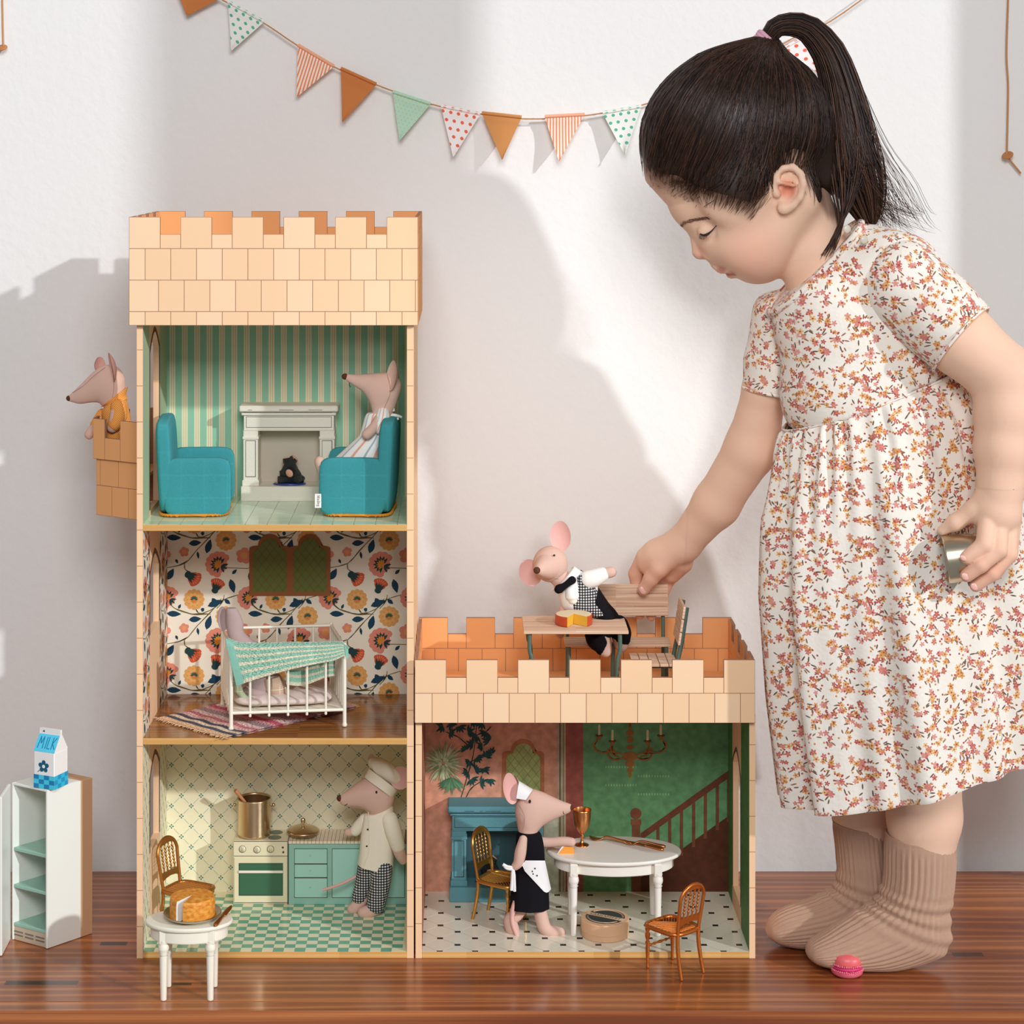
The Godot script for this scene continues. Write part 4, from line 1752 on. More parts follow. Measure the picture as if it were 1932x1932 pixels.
func bent_chair(label: String, m: Material, at: Vector3, turn: float) -> Node3D:
	var t := thing("dining_chair", label, "chair", at, "metal spindle-back toy chairs")
	t.rotation.y = turn
	var hw := 0.0165
	var sy := 0.0395
	# seat frame and cane
	var fr := MB.new()
	var loop := []
	for k in 41:
		var a := TAU * k / 40.0
		var c := cos(a)
		var s := sin(a)
		loop.append(Vector3(signf(c) * pow(absf(c), 0.45) * (0.0185 + 0.002 * s), sy, signf(s) * pow(absf(s), 0.45) * 0.0205 + 0.001))
	fr.tube(loop, [0.0021], 8, false)
	part("seat_frame", fr, m, t, true)
	var cn := MB.new()
	for k in range(-9, 10):
		for sg in [-1.0, 1.0]:
			var p0 := Vector2(k * 0.0036, -0.0195)
			var p1 := p0 + Vector2(sg * 0.041, 0.041)
			# clip to the frame
			for g in Geometry2D.intersect_polyline_with_polygon(PackedVector2Array([p0 * 1000.0, p1 * 1000.0]), PackedVector2Array([Vector2(-17, -19), Vector2(17, -19), Vector2(18.5, 20), Vector2(-18.5, 20)])):
				if g.size() > 1:
					cn.tube([Vector3(g[0].x, sy * 1000.0 + sg * 0.3, g[0].y) / 1000.0, Vector3(g[1].x, sy * 1000.0 + sg * 0.3, g[1].y) / 1000.0], [0.00062], 5)
	part("cane_weave", cn, m, t, true)
	var sp0 := MB.new()  # dark plate added under the weave, standing in for shade in its gaps
	sp0.prism(PackedVector2Array([Vector2(-0.0165, -0.0185), Vector2(0.0165, -0.0185), Vector2(0.0182, 0.0195), Vector2(-0.0182, 0.0195)]), Vector3(0, sy - 0.0012, 0), Vector3(1, 0, 0), Vector3(0, 0, 1), Vector3(0, 0.0004, 0))
	part("cane_gap_shade", sp0, mat("gap_shade_brown", C(92, 48, 16), 0.6), t, true)
	# back, leaning: hoop, crest plate, lower plate, spindles
	var lean := Basis(Vector3.RIGHT, -0.16)
	var o := Vector3(0, sy, -0.0185)
	var hp := MB.new()
	var path := [o + lean * Vector3(-0.0135, -0.002, 0)]
	for k in 25:
		var a := PI - PI * k / 24.0
		var yy := 0.031 + sin(a) * 0.0155
		path.append(o + lean * Vector3(cos(a) * 0.0158 * (1.0 if k > 0 and k < 24 else 0.97), yy, 0))
	path.append(o + lean * Vector3(0.0135, -0.002, 0))
	hp.tube(path, [0.0017], 9)
	part("back_hoop", hp, m, t, true)
	for e in 2:
		var pl := MB.new()
		var pts := PackedVector2Array()
		if e == 0:
			for k in 13:
				var a := PI * 0.13 + PI * 0.74 * k / 12.0
				pts.append(Vector2(cos(a) * 0.0155, 0.031 + sin(a) * 0.0153))
			for k in 7:
				var f := -1.0 + k / 3.0
				pts.append(Vector2(f * 0.0118, 0.0405 + 0.0012 * (1.0 - f * f)))
		else:
			pts = PackedVector2Array([Vector2(-0.0145, 0.0155), Vector2(0.0145, 0.0155), Vector2(0.0139, 0.0075), Vector2(0.007, 0.0098), Vector2(0, 0.0105), Vector2(-0.007, 0.0098), Vector2(-0.0139, 0.0075)])
		pl.prism(pts, o - lean.z * 0.0008, lean.x, lean.y, lean.z * 0.0016)
		part("crest_plate" if e == 0 else "lower_plate", pl, m, t, true)
	var bead := [[0.0003, 0], [0.0011, 0.0006], [0.0008, 0.0022]]
	for k in 6:
		var y := 0.004 + k * 0.0034
		bead.append_array([[0.0006, y], [0.0013, y + 0.0010], [0.0013, y + 0.0018], [0.0006, y + 0.0028]])
	bead.append_array([[0.0009, 0.0255], [0.0006, 0.0272]])
	for k in 4:
		var sp := MB.new()
		turned(sp, o + lean * Vector3((k - 1.5) * 0.0056, 0.0148, 0), pro(bead), 9, lean)
		part("spindle", sp, m, t, true)
	# legs
	for sx in [-1.0, 1.0]:
		var lg := MB.new()
		turned(lg, Vector3(sx * 0.0165, 0, 0.0175), pro([[0.0012, 0], [0.0017, 0.0006], [0.0012, 0.002], [0.0017, 0.012], [0.0021, 0.019], [0.0014, 0.0215], [0.0024, 0.0235], [0.0013, 0.0255], [0.0022, 0.0285], [0.0026, 0.031], [0.0015, 0.0335], [0.0024, 0.0355], [0.0022, 0.0395]]), 12)
		part("leg", lg, m, t, true)
		var rl := MB.new()
		rl.tube(curve([Vector3(sx * 0.0145, 0, -0.0245), Vector3(sx * 0.0142, 0.012, -0.0215), Vector3(sx * 0.0138, 0.028, -0.0188), o + lean * Vector3(sx * 0.0137, 0.001, 0)], 4), [0.0015, 0.0016, 0.0016, 0.0017, 0.0018, 0.0018, 0.0019], 9)
		part("leg", rl, m, t, true)
	var st := MB.new()
	turned(st, Vector3(-0.0165, 0.0205, 0.0175), pro([[0.0006, 0.001], [0.0013, 0.004], [0.0007, 0.006], [0.0014, 0.009], [0.0008, 0.012], [0.0016, 0.0165], [0.0008, 0.021], [0.0014, 0.024], [0.0007, 0.027], [0.0013, 0.029], [0.0006, 0.032]]), 9, Basis(Vector3(0, 0, 1), -PI / 2))
	part("stretcher", st, m, t, true)
	return t

func oval_table(called: String, label: String, at: Vector3, rx: float, rz: float, h: float, lx: float, lz: float, m: Material) -> Node3D:
	var t := thing(called, label, "table", at)
	var top := MB.new()
	var B := Basis().scaled(Vector3(rx, 1, rz))
	top.lathe(pro([[0.0001, 0.0], [0.97, 0.0], [0.99, -0.0007], [1.0, -0.002], [0.99, -0.0033], [0.965, -0.0042], [0.93, -0.0046], [0.0001, -0.0046]]), 56, Transform3D(B, Vector3(0, h, 0)))
	part("tabletop", top, m, t, true)
	var ap := MB.new()
	ap.lathe(pro([[0.875, -0.0046], [0.885, -0.0058], [0.885, -0.0145], [0.87, -0.0152], [0.84, -0.0152], [0.84, -0.0046]]), 56, Transform3D(B, Vector3(0, h, 0)), true)
	part("apron", ap, m, t, true)
	var ah := h - 0.0152
	for sx in [-1.0, 1.0]:
		for sz in [-1.0, 1.0]:
			var lg := MB.new()
			var q := Vector3(sx * lx, 0, sz * lz)
			lg.box(q + Vector3(0, h - 0.0105, 0), Vector3(0.0076, 0.0125, 0.0076), 0.0008)
			turned(lg, q, pro([[0.0001, 0], [0.0024, 0.0], [0.0028, 0.0006], [0.0036, ah - 0.0125], [0.0032, ah - 0.0118], [0.0044, ah - 0.0108], [0.0034, ah - 0.0098], [0.0046, ah - 0.0075], [0.0050, ah - 0.0055], [0.0046, ah - 0.0025], [0.0036, ah - 0.0008], [0.0044, ah], [0.0042, ah + 0.002]]), 18)
			part("leg", lg, m, t, true)
	return t

# Mantelpiece: front at z = 0, back at -dp; base centre on the floor.
func fireplace(label: String, at: Vector3, m: Material, wear: Material, inner: Material) -> Node3D:
	var t := thing("fireplace", label, "fireplace", at)
	var dp := 0.027
	var mk := func(called: String, x0: float, x1: float, y0: float, y1: float, z0: float, z1: float, mm: Material, parent: Node, bev := 0.0004) -> MeshInstance3D:
		var b := MB.new()
		b.box(Vector3((x0 + x1) * 0.5, (y0 + y1) * 0.5, (z0 + z1) * 0.5), Vector3(x1 - x0, y1 - y0, z1 - z0), bev)
		return part(called, b, mm, parent, true)
	mk.call("hearth", -0.048, 0.048, 0.0, 0.0148, -dp, 0.0045, m, t, 0.0006)
	mk.call("back_plate", -0.031, 0.031, 0.0148, 0.072, -dp, -dp + 0.002, inner, t)
	var fz: MeshInstance3D = mk.call("frieze", -0.0455, 0.0455, 0.0712, 0.0858, -dp, 0.0, m, t)
	# sunk frame line on the frieze
	for q in [[-0.043, 0.043, 0.0842, 0.0846], [-0.043, 0.043, 0.0735, 0.0739], [-0.043, -0.0426, 0.0735, 0.0846], [0.0426, 0.043, 0.0735, 0.0846]]:
		mk.call("frame_line", q[0], q[1], q[2], q[3], -0.0001, 0.00025, wear, fz, 0.0)
	mk.call("architrave", -0.0455, 0.0455, 0.0702, 0.0714, -dp, 0.0005, m, t)
	mk.call("moulding", -0.0478, 0.0478, 0.0858, 0.0892, -dp, 0.002, m, t, 0.0008)
	var sh: MeshInstance3D = mk.call("mantel_shelf", -0.0498, 0.0498, 0.0897, 0.096, -dp - 0.001, 0.0055, m, t, 0.0012)
	mk.call("edge_wear", -0.0455, 0.0440, 0.0889, 0.0899, -dp + 0.004, 0.0022, wear, t, 0.0)
	for k in 9:
		var x := rng.randf_range(-0.044, 0.036)
		mk.call("edge_wear", x, x + rng.randf_range(0.002, 0.008), 0.0916, 0.0920, 0.005, 0.00562, wear, sh, 0.0)
	for sx in [-1.0, 1.0]:
		var p: MeshInstance3D = mk.call("pilaster", sx * 0.0385 - 0.0075, sx * 0.0385 + 0.0075, 0.0148, 0.0712, -dp, 0.0, m, t)
		mk.call("capital", sx * 0.0385 - 0.0082, sx * 0.0385 + 0.0082, 0.0618, 0.0645, -dp, 0.001, m, p)
		mk.call("panel_outline", sx * 0.0385 - 0.0052, sx * 0.0385 + 0.0052, 0.0238, 0.0606, -0.0002, 0.00022, wear, p, 0.0)  # dark line round the panel
		mk.call("panel", sx * 0.0385 - 0.0048, sx * 0.0385 + 0.0045, 0.0244, 0.0600, -0.0001, 0.0005, m, p, 0.0002)
		mk.call("base_block", sx * 0.0385 - 0.0085, sx * 0.0385 + 0.0085, 0.0148, 0.0205, -dp, 0.001, m, p)
	return t

func log_fire(label: String, at: Vector3, k: float) -> Node3D:
	var t := thing("log_fire", label, "log pile", at)
	var bark := relief(mat("log_black", C(34, 38, 34), 0.22, 0, 0.6), noise_tex(0.12, true, 256, 9.0, 3, 41), 0.01, 1.0)
	var cut := mat("log_cut", C(226, 168, 140), 0.45)
	var base := MB.new()
	base.lathe(pro([[0.0001, 0.0], [0.0155, 0.0], [0.017, 0.0009], [0.0155, 0.0018], [0.0001, 0.0018]]), 28, Transform3D(Basis().scaled(Vector3(k, 1, 0.62 * k)), Vector3.ZERO))
	part("glazed_base", base, mat("glaze_blue", C(58, 66, 140), 0.2), t, true)
	for q in [[[-0.012, 0.0045, 0.004], [0.016, 0.006, -0.002], 0.0048], [[-0.007, 0.011, -0.001], [0.013, 0.004, 0.006], 0.005], [[-0.003, 0.026, -0.004], [0.009, 0.006, 0.003], 0.0056], [[0.005, 0.027, -0.002], [-0.009, 0.008, 0.002], 0.0048], [[0.0005, 0.013, 0.008], [0.004, 0.015, -0.006], 0.0052]]:
		var a := Vector3(q[0][0], q[0][1], q[0][2]) * k
		var b := Vector3(q[1][0], q[1][1], q[1][2]) * k
		var r: float = q[2] * k
		var mb := MB.new()
		var path := []
		var rr := []
		for e in 9:
			path.append(a.lerp(b, e / 8.0) + Vector3(rng.randf() - 0.5, rng.randf() - 0.5, rng.randf() - 0.5) * r * 0.25)
			rr.append(r * rng.randf_range(0.85, 1.05) * (0.25 if e == 8 else 1.0))
		mb.tube(path, rr, 12)
		var lg := part("log", mb, bark, t, true)
		var en := MB.new()
		var dirn := (path[0] - path[1] as Vector3).normalized()
		var bs := Basis(Quaternion(Vector3.UP, dirn))
		en.lathe(pro([[0.0001, 0.0011], [r * 0.6, 0.0010], [r * 0.82, 0.0004], [r * 0.9, -0.0012]]), 18, Transform3D(bs, path[0]))
		part("cut_end", en, cut, lg, true)
	return t

# Plush armchair facing local +x; the foot of its middle at the origin.
func armchair(label: String, at: Vector3, turn: float) -> Node3D:
	var t := thing("armchair", label, "armchair", at, "teal plush armchairs")
	t.rotation.y = turn
	var m: Material = mats["terry_teal"]
	for sz in [-1.0, 1.0]:
		var a := MB.new()
		sbox(a, Vector3(0.004, 0.0290, sz * 0.0355), Vector3(0.064, 0.0555, 0.0125), 6.5, 44)
		part("arm", a, m, t, true)
	var b := MB.new()
	sbox(b, Vector3(-0.0275, 0.0475, 0), Vector3(0.016, 0.0905, 0.0825), 6.0, 44, Basis(Vector3(0, 0, 1), 0.05))
	part("backrest", b, m, t, true)
	var s := MB.new()
	sbox(s, Vector3(0.004, 0.020, 0), Vector3(0.060, 0.036, 0.064), 7.0, 40)
	part("seat", s, m, t, true)
	var tr := MB.new()
	var loop := []
	for k in 61:
		var an := TAU * k / 60.0
		var c := cos(an)
		var d := sin(an)
		loop.append(Vector3(signf(c) * pow(absf(c), 0.35) * 0.0325, 0.0022, signf(d) * pow(absf(d), 0.35) * 0.0405))
	tr.tube(loop, [0.0013], 7, false)
	var tw := []
	for k in 241:
		var an := TAU * k / 240.0
		var c := cos(an)
		var d := sin(an)
		tw.append(Vector3(signf(c) * pow(absf(c), 0.35) * 0.0329 + c * 0.0006, 0.0022 + sin(k * 1.05) * 0.0011, signf(d) * pow(absf(d), 0.35) * 0.0409 + d * 0.0006))
	tr.tube(tw, [0.0006], 5, false)
	part("braid_trim", tr, mats["mustard_trim"], t, true)
	return t

# ================================================================ rooms
func living_room() -> void:
	var fy := Y(990)
	var dark := mat("wear_brown", C(96, 80, 70), 0.8)
	var wm := relief(mat("fireplace_white", C(232, 224, 206), 0.6), noise_tex(0.05, true, 256, 2.0, 4, 51), 0.03, 0.5)
	fireplace("off-white worn toy mantelpiece against the striped wallpaper", Vector3(X(545, 2.134), fy + 0.0003, ZC - 2.134), wm, dark, mat("hearth_grey", C(196, 184, 164), 0.8))
	log_fire("black ceramic log pile with pale cut ends in the off-white fireplace", Vector3(X(545, 2.135), fy + 0.0153, ZC - 2.143), 0.98)
	armchair("empty teal plush armchair by the castle window", Vector3(X(369, 2.075), fy + 0.0003, ZC - 2.078), 0.06)
	var ch := armchair("teal plush armchair with the mouse in the striped dress sitting in it", Vector3(X(680, 2.075), fy + 0.0003, ZC - 2.078), PI - 0.06)
	var tg := MB.new()
	var tp := P(600, 945, 2.036)
	tg.box(tp, Vector3(0.0062, 0.0135, 0.0005), 0.0002)
	var inv := ch.transform.affine_inverse()
	var tm := MeshInstance3D.new()
	tm.name = "cloth_tag"
	tm.mesh = tg.mesh(tp)
	tm.material_override = mats["white_cloth"]
	ch.add_child(tm, true)
	tm.transform = inv * Transform3D(Basis(), tp)
	tm.set_meta("label", "cream cloth tag with handwriting")
	lettering(tm, "Maileg", Vector3(0.0004, 0, 0.0004), 0.0034, mats["thread_dark"], Basis(Vector3(0, 0, 1), -PI / 2), ["Droid Serif"])
	seated_mouse()
	balcony_mouse()

func lettering(parent: Node, text: String, at: Vector3, height: float, m: Material, bas := Basis(), fonts := ["Droid Sans"]) -> MeshInstance3D:
	var f := SystemFont.new()
	f.font_names = PackedStringArray(fonts)
	var tm := TextMesh.new()
	tm.text = text
	tm.font = f
	tm.font_size = 32
	tm.pixel_size = height / 32.0
	tm.depth = 0.0001
	var o := put("lettering", tm, m, parent)
	o.transform = Transform3D(bas, at)
	return o

func bedroom() -> void:
	var fy := Y(1393) + 0.0004
	# rug
	var rug_m := mat("rug_cloth", Color.WHITE, 0.95, 0, 0.1)
	rug_m.albedo_texture = stripe_tex([C(240, 200, 160), C(92, 96, 106), C(240, 214, 186), C(98, 100, 110), C(236, 190, 180), C(206, 130, 140), C(236, 206, 196), C(176, 150, 152), C(230, 170, 172), C(214, 106, 128), C(240, 216, 204), C(186, 154, 158), C(228, 178, 180), C(216, 118, 136), C(190, 160, 164), C(238, 208, 200), C(208, 140, 150), C(240, 214, 204), C(214, 110, 130), C(180, 150, 156), C(234, 186, 186)],
		[4, 3, 3, 3, 4, 3, 4, 5, 3, 4, 5, 6, 4, 3, 5, 3, 5, 4, 3, 5, 4], false)
	relief(rug_m, cloth_n, 0.006, 0.8)
	rug_m.uv1_triplanar = false
	rug_m.uv1_scale = Vector3(1, -1, 1)
	var t := thing("rug", "pink, grey and cream striped woven rug under the crib", "rug", PF(480, 1370, fy))
	var c0 := PF(297, 1357, fy)   # left corner
	var c1 := PF(425, 1400, fy)   # front corner
	c1.z = minf(c1.z, 0.004)
	var c2 := PF(672, 1336, fy)   # right
	var c3 := c0 + (c2 - c1)
	var rm := MB.new()
	for side in 2:
		var rows := []
		for r in 25:
			var row := PackedVector3Array()
			for q in 25:
				var v := r / 24.0
				var u := q / 24.0
				var p := c0.lerp(c1, u).lerp(c3.lerp(c2, u), v)
				p.y = fy + (0.0016 + 0.0006 * sin(u * 21.0) * sin(v * 9.0) if side == 0 else 0.0)
				row.append(p)
			rows.append(row)
		rows.reverse()
		rm.grid(rows, false)
	part("woven_field", rm, rug_m, t)
	for e in 2:
		var fm := MB.new()
		var a := c0 if e == 0 else c3
		var b := c1 if e == 0 else c2
		var out := (c1 - c2 if e == 0 else c2 - c1).normalized()
		for k in 60:
			var p := a.lerp(b, k / 59.0)
			p.y = fy + 0.001
			var q := p + out * rng.randf_range(0.003, 0.006) + Vector3(rng.randf_range(-0.001, 0.001), rng.randf_range(-0.0004, 0.0008), rng.randf_range(-0.001, 0.001))
			fm.tube([p, (p + q) * 0.5 + Vector3(0, 0.0006, 0), q], [0.00035], 4)
		part("fringe", fm, mat("fringe_cream", C(228, 186, 142), 0.9), t)
	# crib
	var m: Material = mats["cream_paint"]
	var fl := PF(436, 1378, fy)
	var fr := PF(650, 1371, fy)
	var bl := PF(420, 1331, fy)
	var br := fr + (bl - fl)
	var ce := (fl + br) * 0.5
	var cr := thing("crib", "cream metal toy crib with vertical bars in the floral bedroom", "crib", Vector3(ce.x, fy, ce.z))
	var hgt := 0.079
	var yb := 0.0165
	var posts := [fl, fr, br, bl]
	for p in posts:
		var mb := MB.new()
		turned(mb, Vector3(p.x, fy, p.z), pro([[0.0001, 0], [0.0022, 0.0004], [0.0026, 0.002], [0.002, 0.0038], [0.0019, 0.005], [0.0019, hgt], [0.0012, hgt + 0.0012], [0.0001, hgt + 0.0016]]), 12)
		part("leg", mb, m, cr)
	for k in 4:
		var a: Vector3 = posts[k]
		var b: Vector3 = posts[(k + 1) % 4]
		for y in [yb, hgt - 0.002]:
			var mb := MB.new()
			mb.tube([Vector3(a.x, fy + y, a.z), Vector3(b.x, fy + y, b.z)], [0.0016], 10)
			part("rail", mb, m, cr)
		var nb := 5 if k % 2 == 0 else 6
		for q in nb:
			var p := a.lerp(b, (q + 1.0) / (nb + 1.0))
			var mb := MB.new()
			mb.tube([Vector3(p.x, fy + yb - 0.003, p.z), Vector3(p.x, fy + hgt - 0.001, p.z)], [0.00125], 8)
			mb.ball(Vector3(p.x, fy + yb - 0.0032, p.z), Vector3.ONE * 0.0015, 8)
			part("bar", mb, m, cr)
	var ax := (fr - fl)
	var az := (bl - fl)
	var base := MB.new()
	base.quad(fl + Vector3(0, yb, 0), fr + Vector3(0, yb, 0), br + Vector3(0, yb, 0), bl + Vector3(0, yb, 0), Vector3.UP)
	part("base_sheet", base, m, cr)
	# mattress, quilted
	var bs := Basis(ax.normalized(), Vector3.UP, ax.normalized().cross(Vector3.UP))
	var mt := MB.new()
	var rows := []
	for r in 22:
		var ring := PackedVector3Array()
		var v := r / 21.0
		for q in 40:
			var u := q / 40.0
			var an := TAU * u
			var rx := signf(cos(an)) * pow(absf(cos(an)), 0.4)
			var rz := signf(sin(an)) * pow(absf(sin(an)), 0.4)
			var sh := sin(PI * clampf(v, 0.01, 0.99))
			var sc := pow(sh, 0.35)
			if v > 0.5:
				sc = pow(sh, 0.6)
			var x := rx * sc * 0.048
			var z := rz * sc * 0.037
			ring.append(ce + Vector3(0, yb + 0.001 + (1.0 - cos(PI * v)) * 0.0055 + (0.0016 * sin(x * 260.0) * sin(z * 260.0) if v > 0.5 else 0.0), 0) + bs * Vector3(x, 0, z))
		rows.append(ring)
	mt.grid(rows, true)
	solo("mattress", mt, relief(mat("quilt_rose", C(224, 204, 194), 0.95, 0, 0.1), cloth_n, 0.007, 0.6), "pale rose quilted mattress lying in the crib", "mattress")
	crib_mouse(fl, fr, bl, fy, yb, hgt)
	# blanket hung over the front rail
	var tow := mat("towel_stripe", Color.WHITE, 0.97, 0, 0.1)
	var tn := noise_tex(0.16, true, 256, 10.0, 3, 15)
	tow.albedo_texture = stripe_tex([C(160, 214, 186), C(244, 234, 202), C(160, 214, 186), C(244, 234, 202), C(160, 214, 186), C(244, 234, 202), C(160, 214, 186), C(244, 234, 202), C(160, 214, 186), C(244, 234, 202)], [7, 5, 8, 5, 8, 5, 8, 5, 8, 6], false)
	tow.normal_enabled = true
	tow.normal_texture = tn
	tow.normal_scale = 1.0
	tow.rim_enabled = true
	tow.rim = 0.4
	var bt := thing("blanket", "mint and cream striped terry blanket draped over the crib's front rail", "blanket", Vector3(ce.x, fy + 0.04, fl.z + 0.004))
	var front := [[430, 1206, 450, 1293], [452, 1214, 476, 1284], [500, 1215, 520, 1271], [545, 1214, 556, 1261], [590, 1214, 596, 1253], [625, 1213, 630, 1246], [644, 1213, 650, 1238], [655, 1222, 655, 1243]]
	var fm := MB.new()
	var rws := []
	for r in 13:
		var v := r / 12.0
		var pts := []
		for q in front:
			var d: float = 2.0245 + 0.0085 * (q[0] - 430.0) / 220.0 - 0.0035 * v
			var p := P(lerpf(q[0], q[2], v), lerpf(q[1], q[3], v), d)
			p.z += 0.0008 * sin(float(q[0]) * 0.09 + v * 3.0)
			if r == 0:
				p.z -= 0.005
			pts.append(p)
		var row := PackedVector3Array(curve(pts, 5))
		rws.append(row)
	var back := []
	for row in rws:
		var b2 := PackedVector3Array()
		for p in row:
			b2.append(p - Vector3(0, 0, 0.0016))
		back.append(b2)
	fm.grid(rws, false)
	back.reverse()
	fm.grid(back, false)
	part("front_fold", fm, tow, bt)
	for e in 2:
		var em := MB.new()
		var er := []
		for r in rws.size():
			var row: PackedVector3Array = rws[r]
			var mm := row.size()
			var strip := PackedVector3Array()
			for q in 5:
				var idx := q * 0.65 if e == 0 else mm - 1 - q * 0.75
				strip.append(row[int(idx)].lerp(row[mini(int(idx) + 1, mm - 1)], idx - int(idx)) + Vector3((-0.0022 if e == 0 else 0.0012) if q == 0 else 0.0, 0, 0.0009))
			er.append(strip)
		em.grid(er, false)
		part("mint_border", em, mat("towel_mint", C(158, 216, 194), 0.97, 0, 0.1), bt)
	relief(mats["towel_mint"], tn, 0.012, 1.0)
	var im := MB.new()
	var ir := []
	for r in 9:
		var v := r / 8.0
		var row := PackedVector3Array()
		for q in 13:
			var u := q / 12.0
			row.append(P(lerpf(540, 632, u), lerpf(1222 + 8 * u, 1291 + 6.0 * sin(u * 5.0) - 10.0 * u, v), 2.05 + 0.004 * sin(u * 6.0) + 0.01 * u))
		ir.append(row)
	im.grid(ir, false)
	part("inner_fold", im, tow, bt)

func kitchen() -> void:
	var fy := Y(1796) + 0.0004
	var zf := ZC - 2.124
	var zb := ZB + 0.001
	var d := 2.124
	var top := Y(1586.8, d)
	var enamel := mat("enamel_cream", C(232, 222, 184), 0.35)
	var line := mat("pencil_line", C(74, 66, 58), 0.8)
	var sage := mat("sage_green", C(146, 194, 174), 0.5)
	var mint := mat("sage_pale", C(168, 216, 198), 0.45)
	var mk := func(called: String, x0: float, x1: float, y0: float, y1: float, z0: float, z1: float, mm: Material, parent: Node, bev := 0.0003) -> MeshInstance3D:
		var b := MB.new()
		b.box(Vector3((x0 + x1) * 0.5, (y0 + y1) * 0.5, (z0 + z1) * 0.5), Vector3(x1 - x0, y1 - y0, z1 - z0), bev)
		return part(called, b, mm, parent)
	var xs := func(px: float) -> float: return X(px, d)
	var ys := func(py: float) -> float: return Y(py, d)
	var st := thing("stove", "cream toy stove with three dials and a green oven window", "stove", Vector3(X(492, d), fy, (zf + zb) * 0.5))
	mk.call("body", xs.call(440), xs.call(543), fy, top, zb, zf, enamel, st, 0.0006)
	mk.call("groove", xs.call(441), xs.call(542.5), ys.call(1615.6), ys.call(1614.6), zf - 0.001, zf + 0.00015, line, st, 0.0)
	mk.call("groove", xs.call(441), xs.call(542.5), ys.call(1588), ys.call(1587.2), zf - 0.001, zf + 0.00015, line, st, 0.0)
	mk.call("groove", xs.call(441), xs.call(542.5), ys.call(1704), ys.call(1703), zf - 0.001, zf + 0.00015, line, st, 0.0)
	mk.call("groove", xs.call(542.6), xs.call(543.6), ys.call(1706), ys.call(1588), zf - 0.001, zf + 0.00015, line, st, 0.0)
	var door: MeshInstance3D = mk.call("oven_door", xs.call(442), xs.call(541.5), ys.call(1702), ys.call(1617.5), zf, zf + 0.0006, enamel, st, 0.0003)
	mk.call("window_frame", xs.call(450.5), xs.call(534), ys.call(1689.5), ys.call(1628), zf + 0.0004, zf + 0.0008, mat("frame_dark", C(58, 80, 62), 0.6), door, 0.0)
	mk.call("oven_window", xs.call(452), xs.call(533), ys.call(1687.5), ys.call(1629.5), zf + 0.0006, zf + 0.0011, mat("oven_green", C(58, 104, 74), 0.4), door, 0.0004)
	mk.call("oven_handle", xs.call(450), xs.call(534), ys.call(1646.5), ys.call(1641.5), zf + 0.0009, zf + 0.0024, mat("handle_cream", C(244, 230, 214), 0.4), door, 0.0006)
	for q in [[457.5, 1602], [485, 1603], [510.5, 1602]]:
		var kb := MB.new()
		kb.lathe(pro([[0.0001, 0.0016], [0.0024, 0.0015], [0.0031, 0.0006], [0.0034, 0.0]]), 20, Transform3D(Basis(Vector3.RIGHT, PI / 2), P(q[0], q[1], d) + Vector3(0, 0, 0)))
		var kn := part("dial", kb, enamel, st)
		var ring := MB.new()
		var lp := []
		for k in 25:
			var a := TAU * k / 24.0
			lp.append(P(q[0], q[1], d) + Vector3(cos(a) * 0.0034, sin(a) * 0.0034, 0.0003))
		ring.tube(lp, [0.0002], 5, false)
		part("dial_ring", ring, line, kn)
		for e in [-1.0, 1.0]:
			var gp := MB.new()
			gp.box(P(q[0], q[1], d) + Vector3(e * 0.0007, 0, 0.0017), Vector3(0.00025, 0.0048, 0.0003), 0)
			part("grip_line", gp, line, kn)
	for q in [[533.5, 1599], [534.5, 1608]]:
		var lb := MB.new()
		lb.ball(P(q[0], q[1], d), Vector3(0.0011, 0.0011, 0.0006), 10)
		part("indicator", lb, line, st)
	for q in [[0.27, 0.30], [0.74, 0.30], [0.27, 0.72], [0.74, 0.74]]:
		var hb := MB.new()
		hb.lathe(pro([[0.0001, 0.0003], [0.0065, 0.0003], [0.0068, 0.0]]), 28, Transform3D(Basis(), Vector3(lerpf(xs.call(441), xs.call(543), q[0]), top, lerpf(zf, zb, q[1]))))
		part("hotplate", hb, mat("hotplate_grey", C(110, 124, 104), 0.5), st)
	# cabinet under the tiled worktop
	var xe := X(767, d)
	var cb := thing("kitchen_cabinet", "sage green toy kitchen cabinet with three drawers and doors", "cabinet", Vector3((xs.call(546) + xe) * 0.5, fy, (zf + zb) * 0.5))
	mk.call("body", xs.call(544.5), xe, fy, ys.call(1592), zb, zf, sage, cb)
	for q in [[556, 617, 1602, 1629], [556, 617, 1631, 1655], [556, 617, 1657, 1693]]:
		mk.call("drawer_outline", xs.call(q[0] - 0.8), xs.call(q[1] + 0.8), ys.call(q[3] + 0.9), ys.call(q[2] - 0.9), zf - 0.0002, zf + 0.0002, line, cb, 0.0)  # dark drawn outline round the drawer
		var dr: MeshInstance3D = mk.call("drawer", xs.call(q[0]), xs.call(q[1]), ys.call(q[3]), ys.call(q[2]), zf - 0.0002, zf + 0.0007, mint, cb, 0.0004)
		var kb := MB.new()
		kb.ball(P((q[0] + q[1]) * 0.5 - 1, (q[2] + q[3]) * 0.5 - 2, d) + Vector3(0, 0, 0.001), Vector3(0.0009, 0.0009, 0.0009), 10)
		part("knob", kb, mat("knob_pale", C(196, 206, 190), 0.4), dr)
	for q in [[627, 690, 1602, 1693], [697, 763, 1602, 1693]]:
		mk.call("door_outline", xs.call(q[0] - 0.8), xs.call(q[1] + 0.8), ys.call(q[3] + 0.9), ys.call(q[2] - 0.9), zf - 0.0002, zf + 0.0002, line, cb, 0.0)  # dark drawn outline round the door
		mk.call("door", xs.call(q[0]), xs.call(q[1]), ys.call(q[3]), ys.call(q[2]), zf - 0.0002, zf + 0.0007, mint, cb, 0.0004)
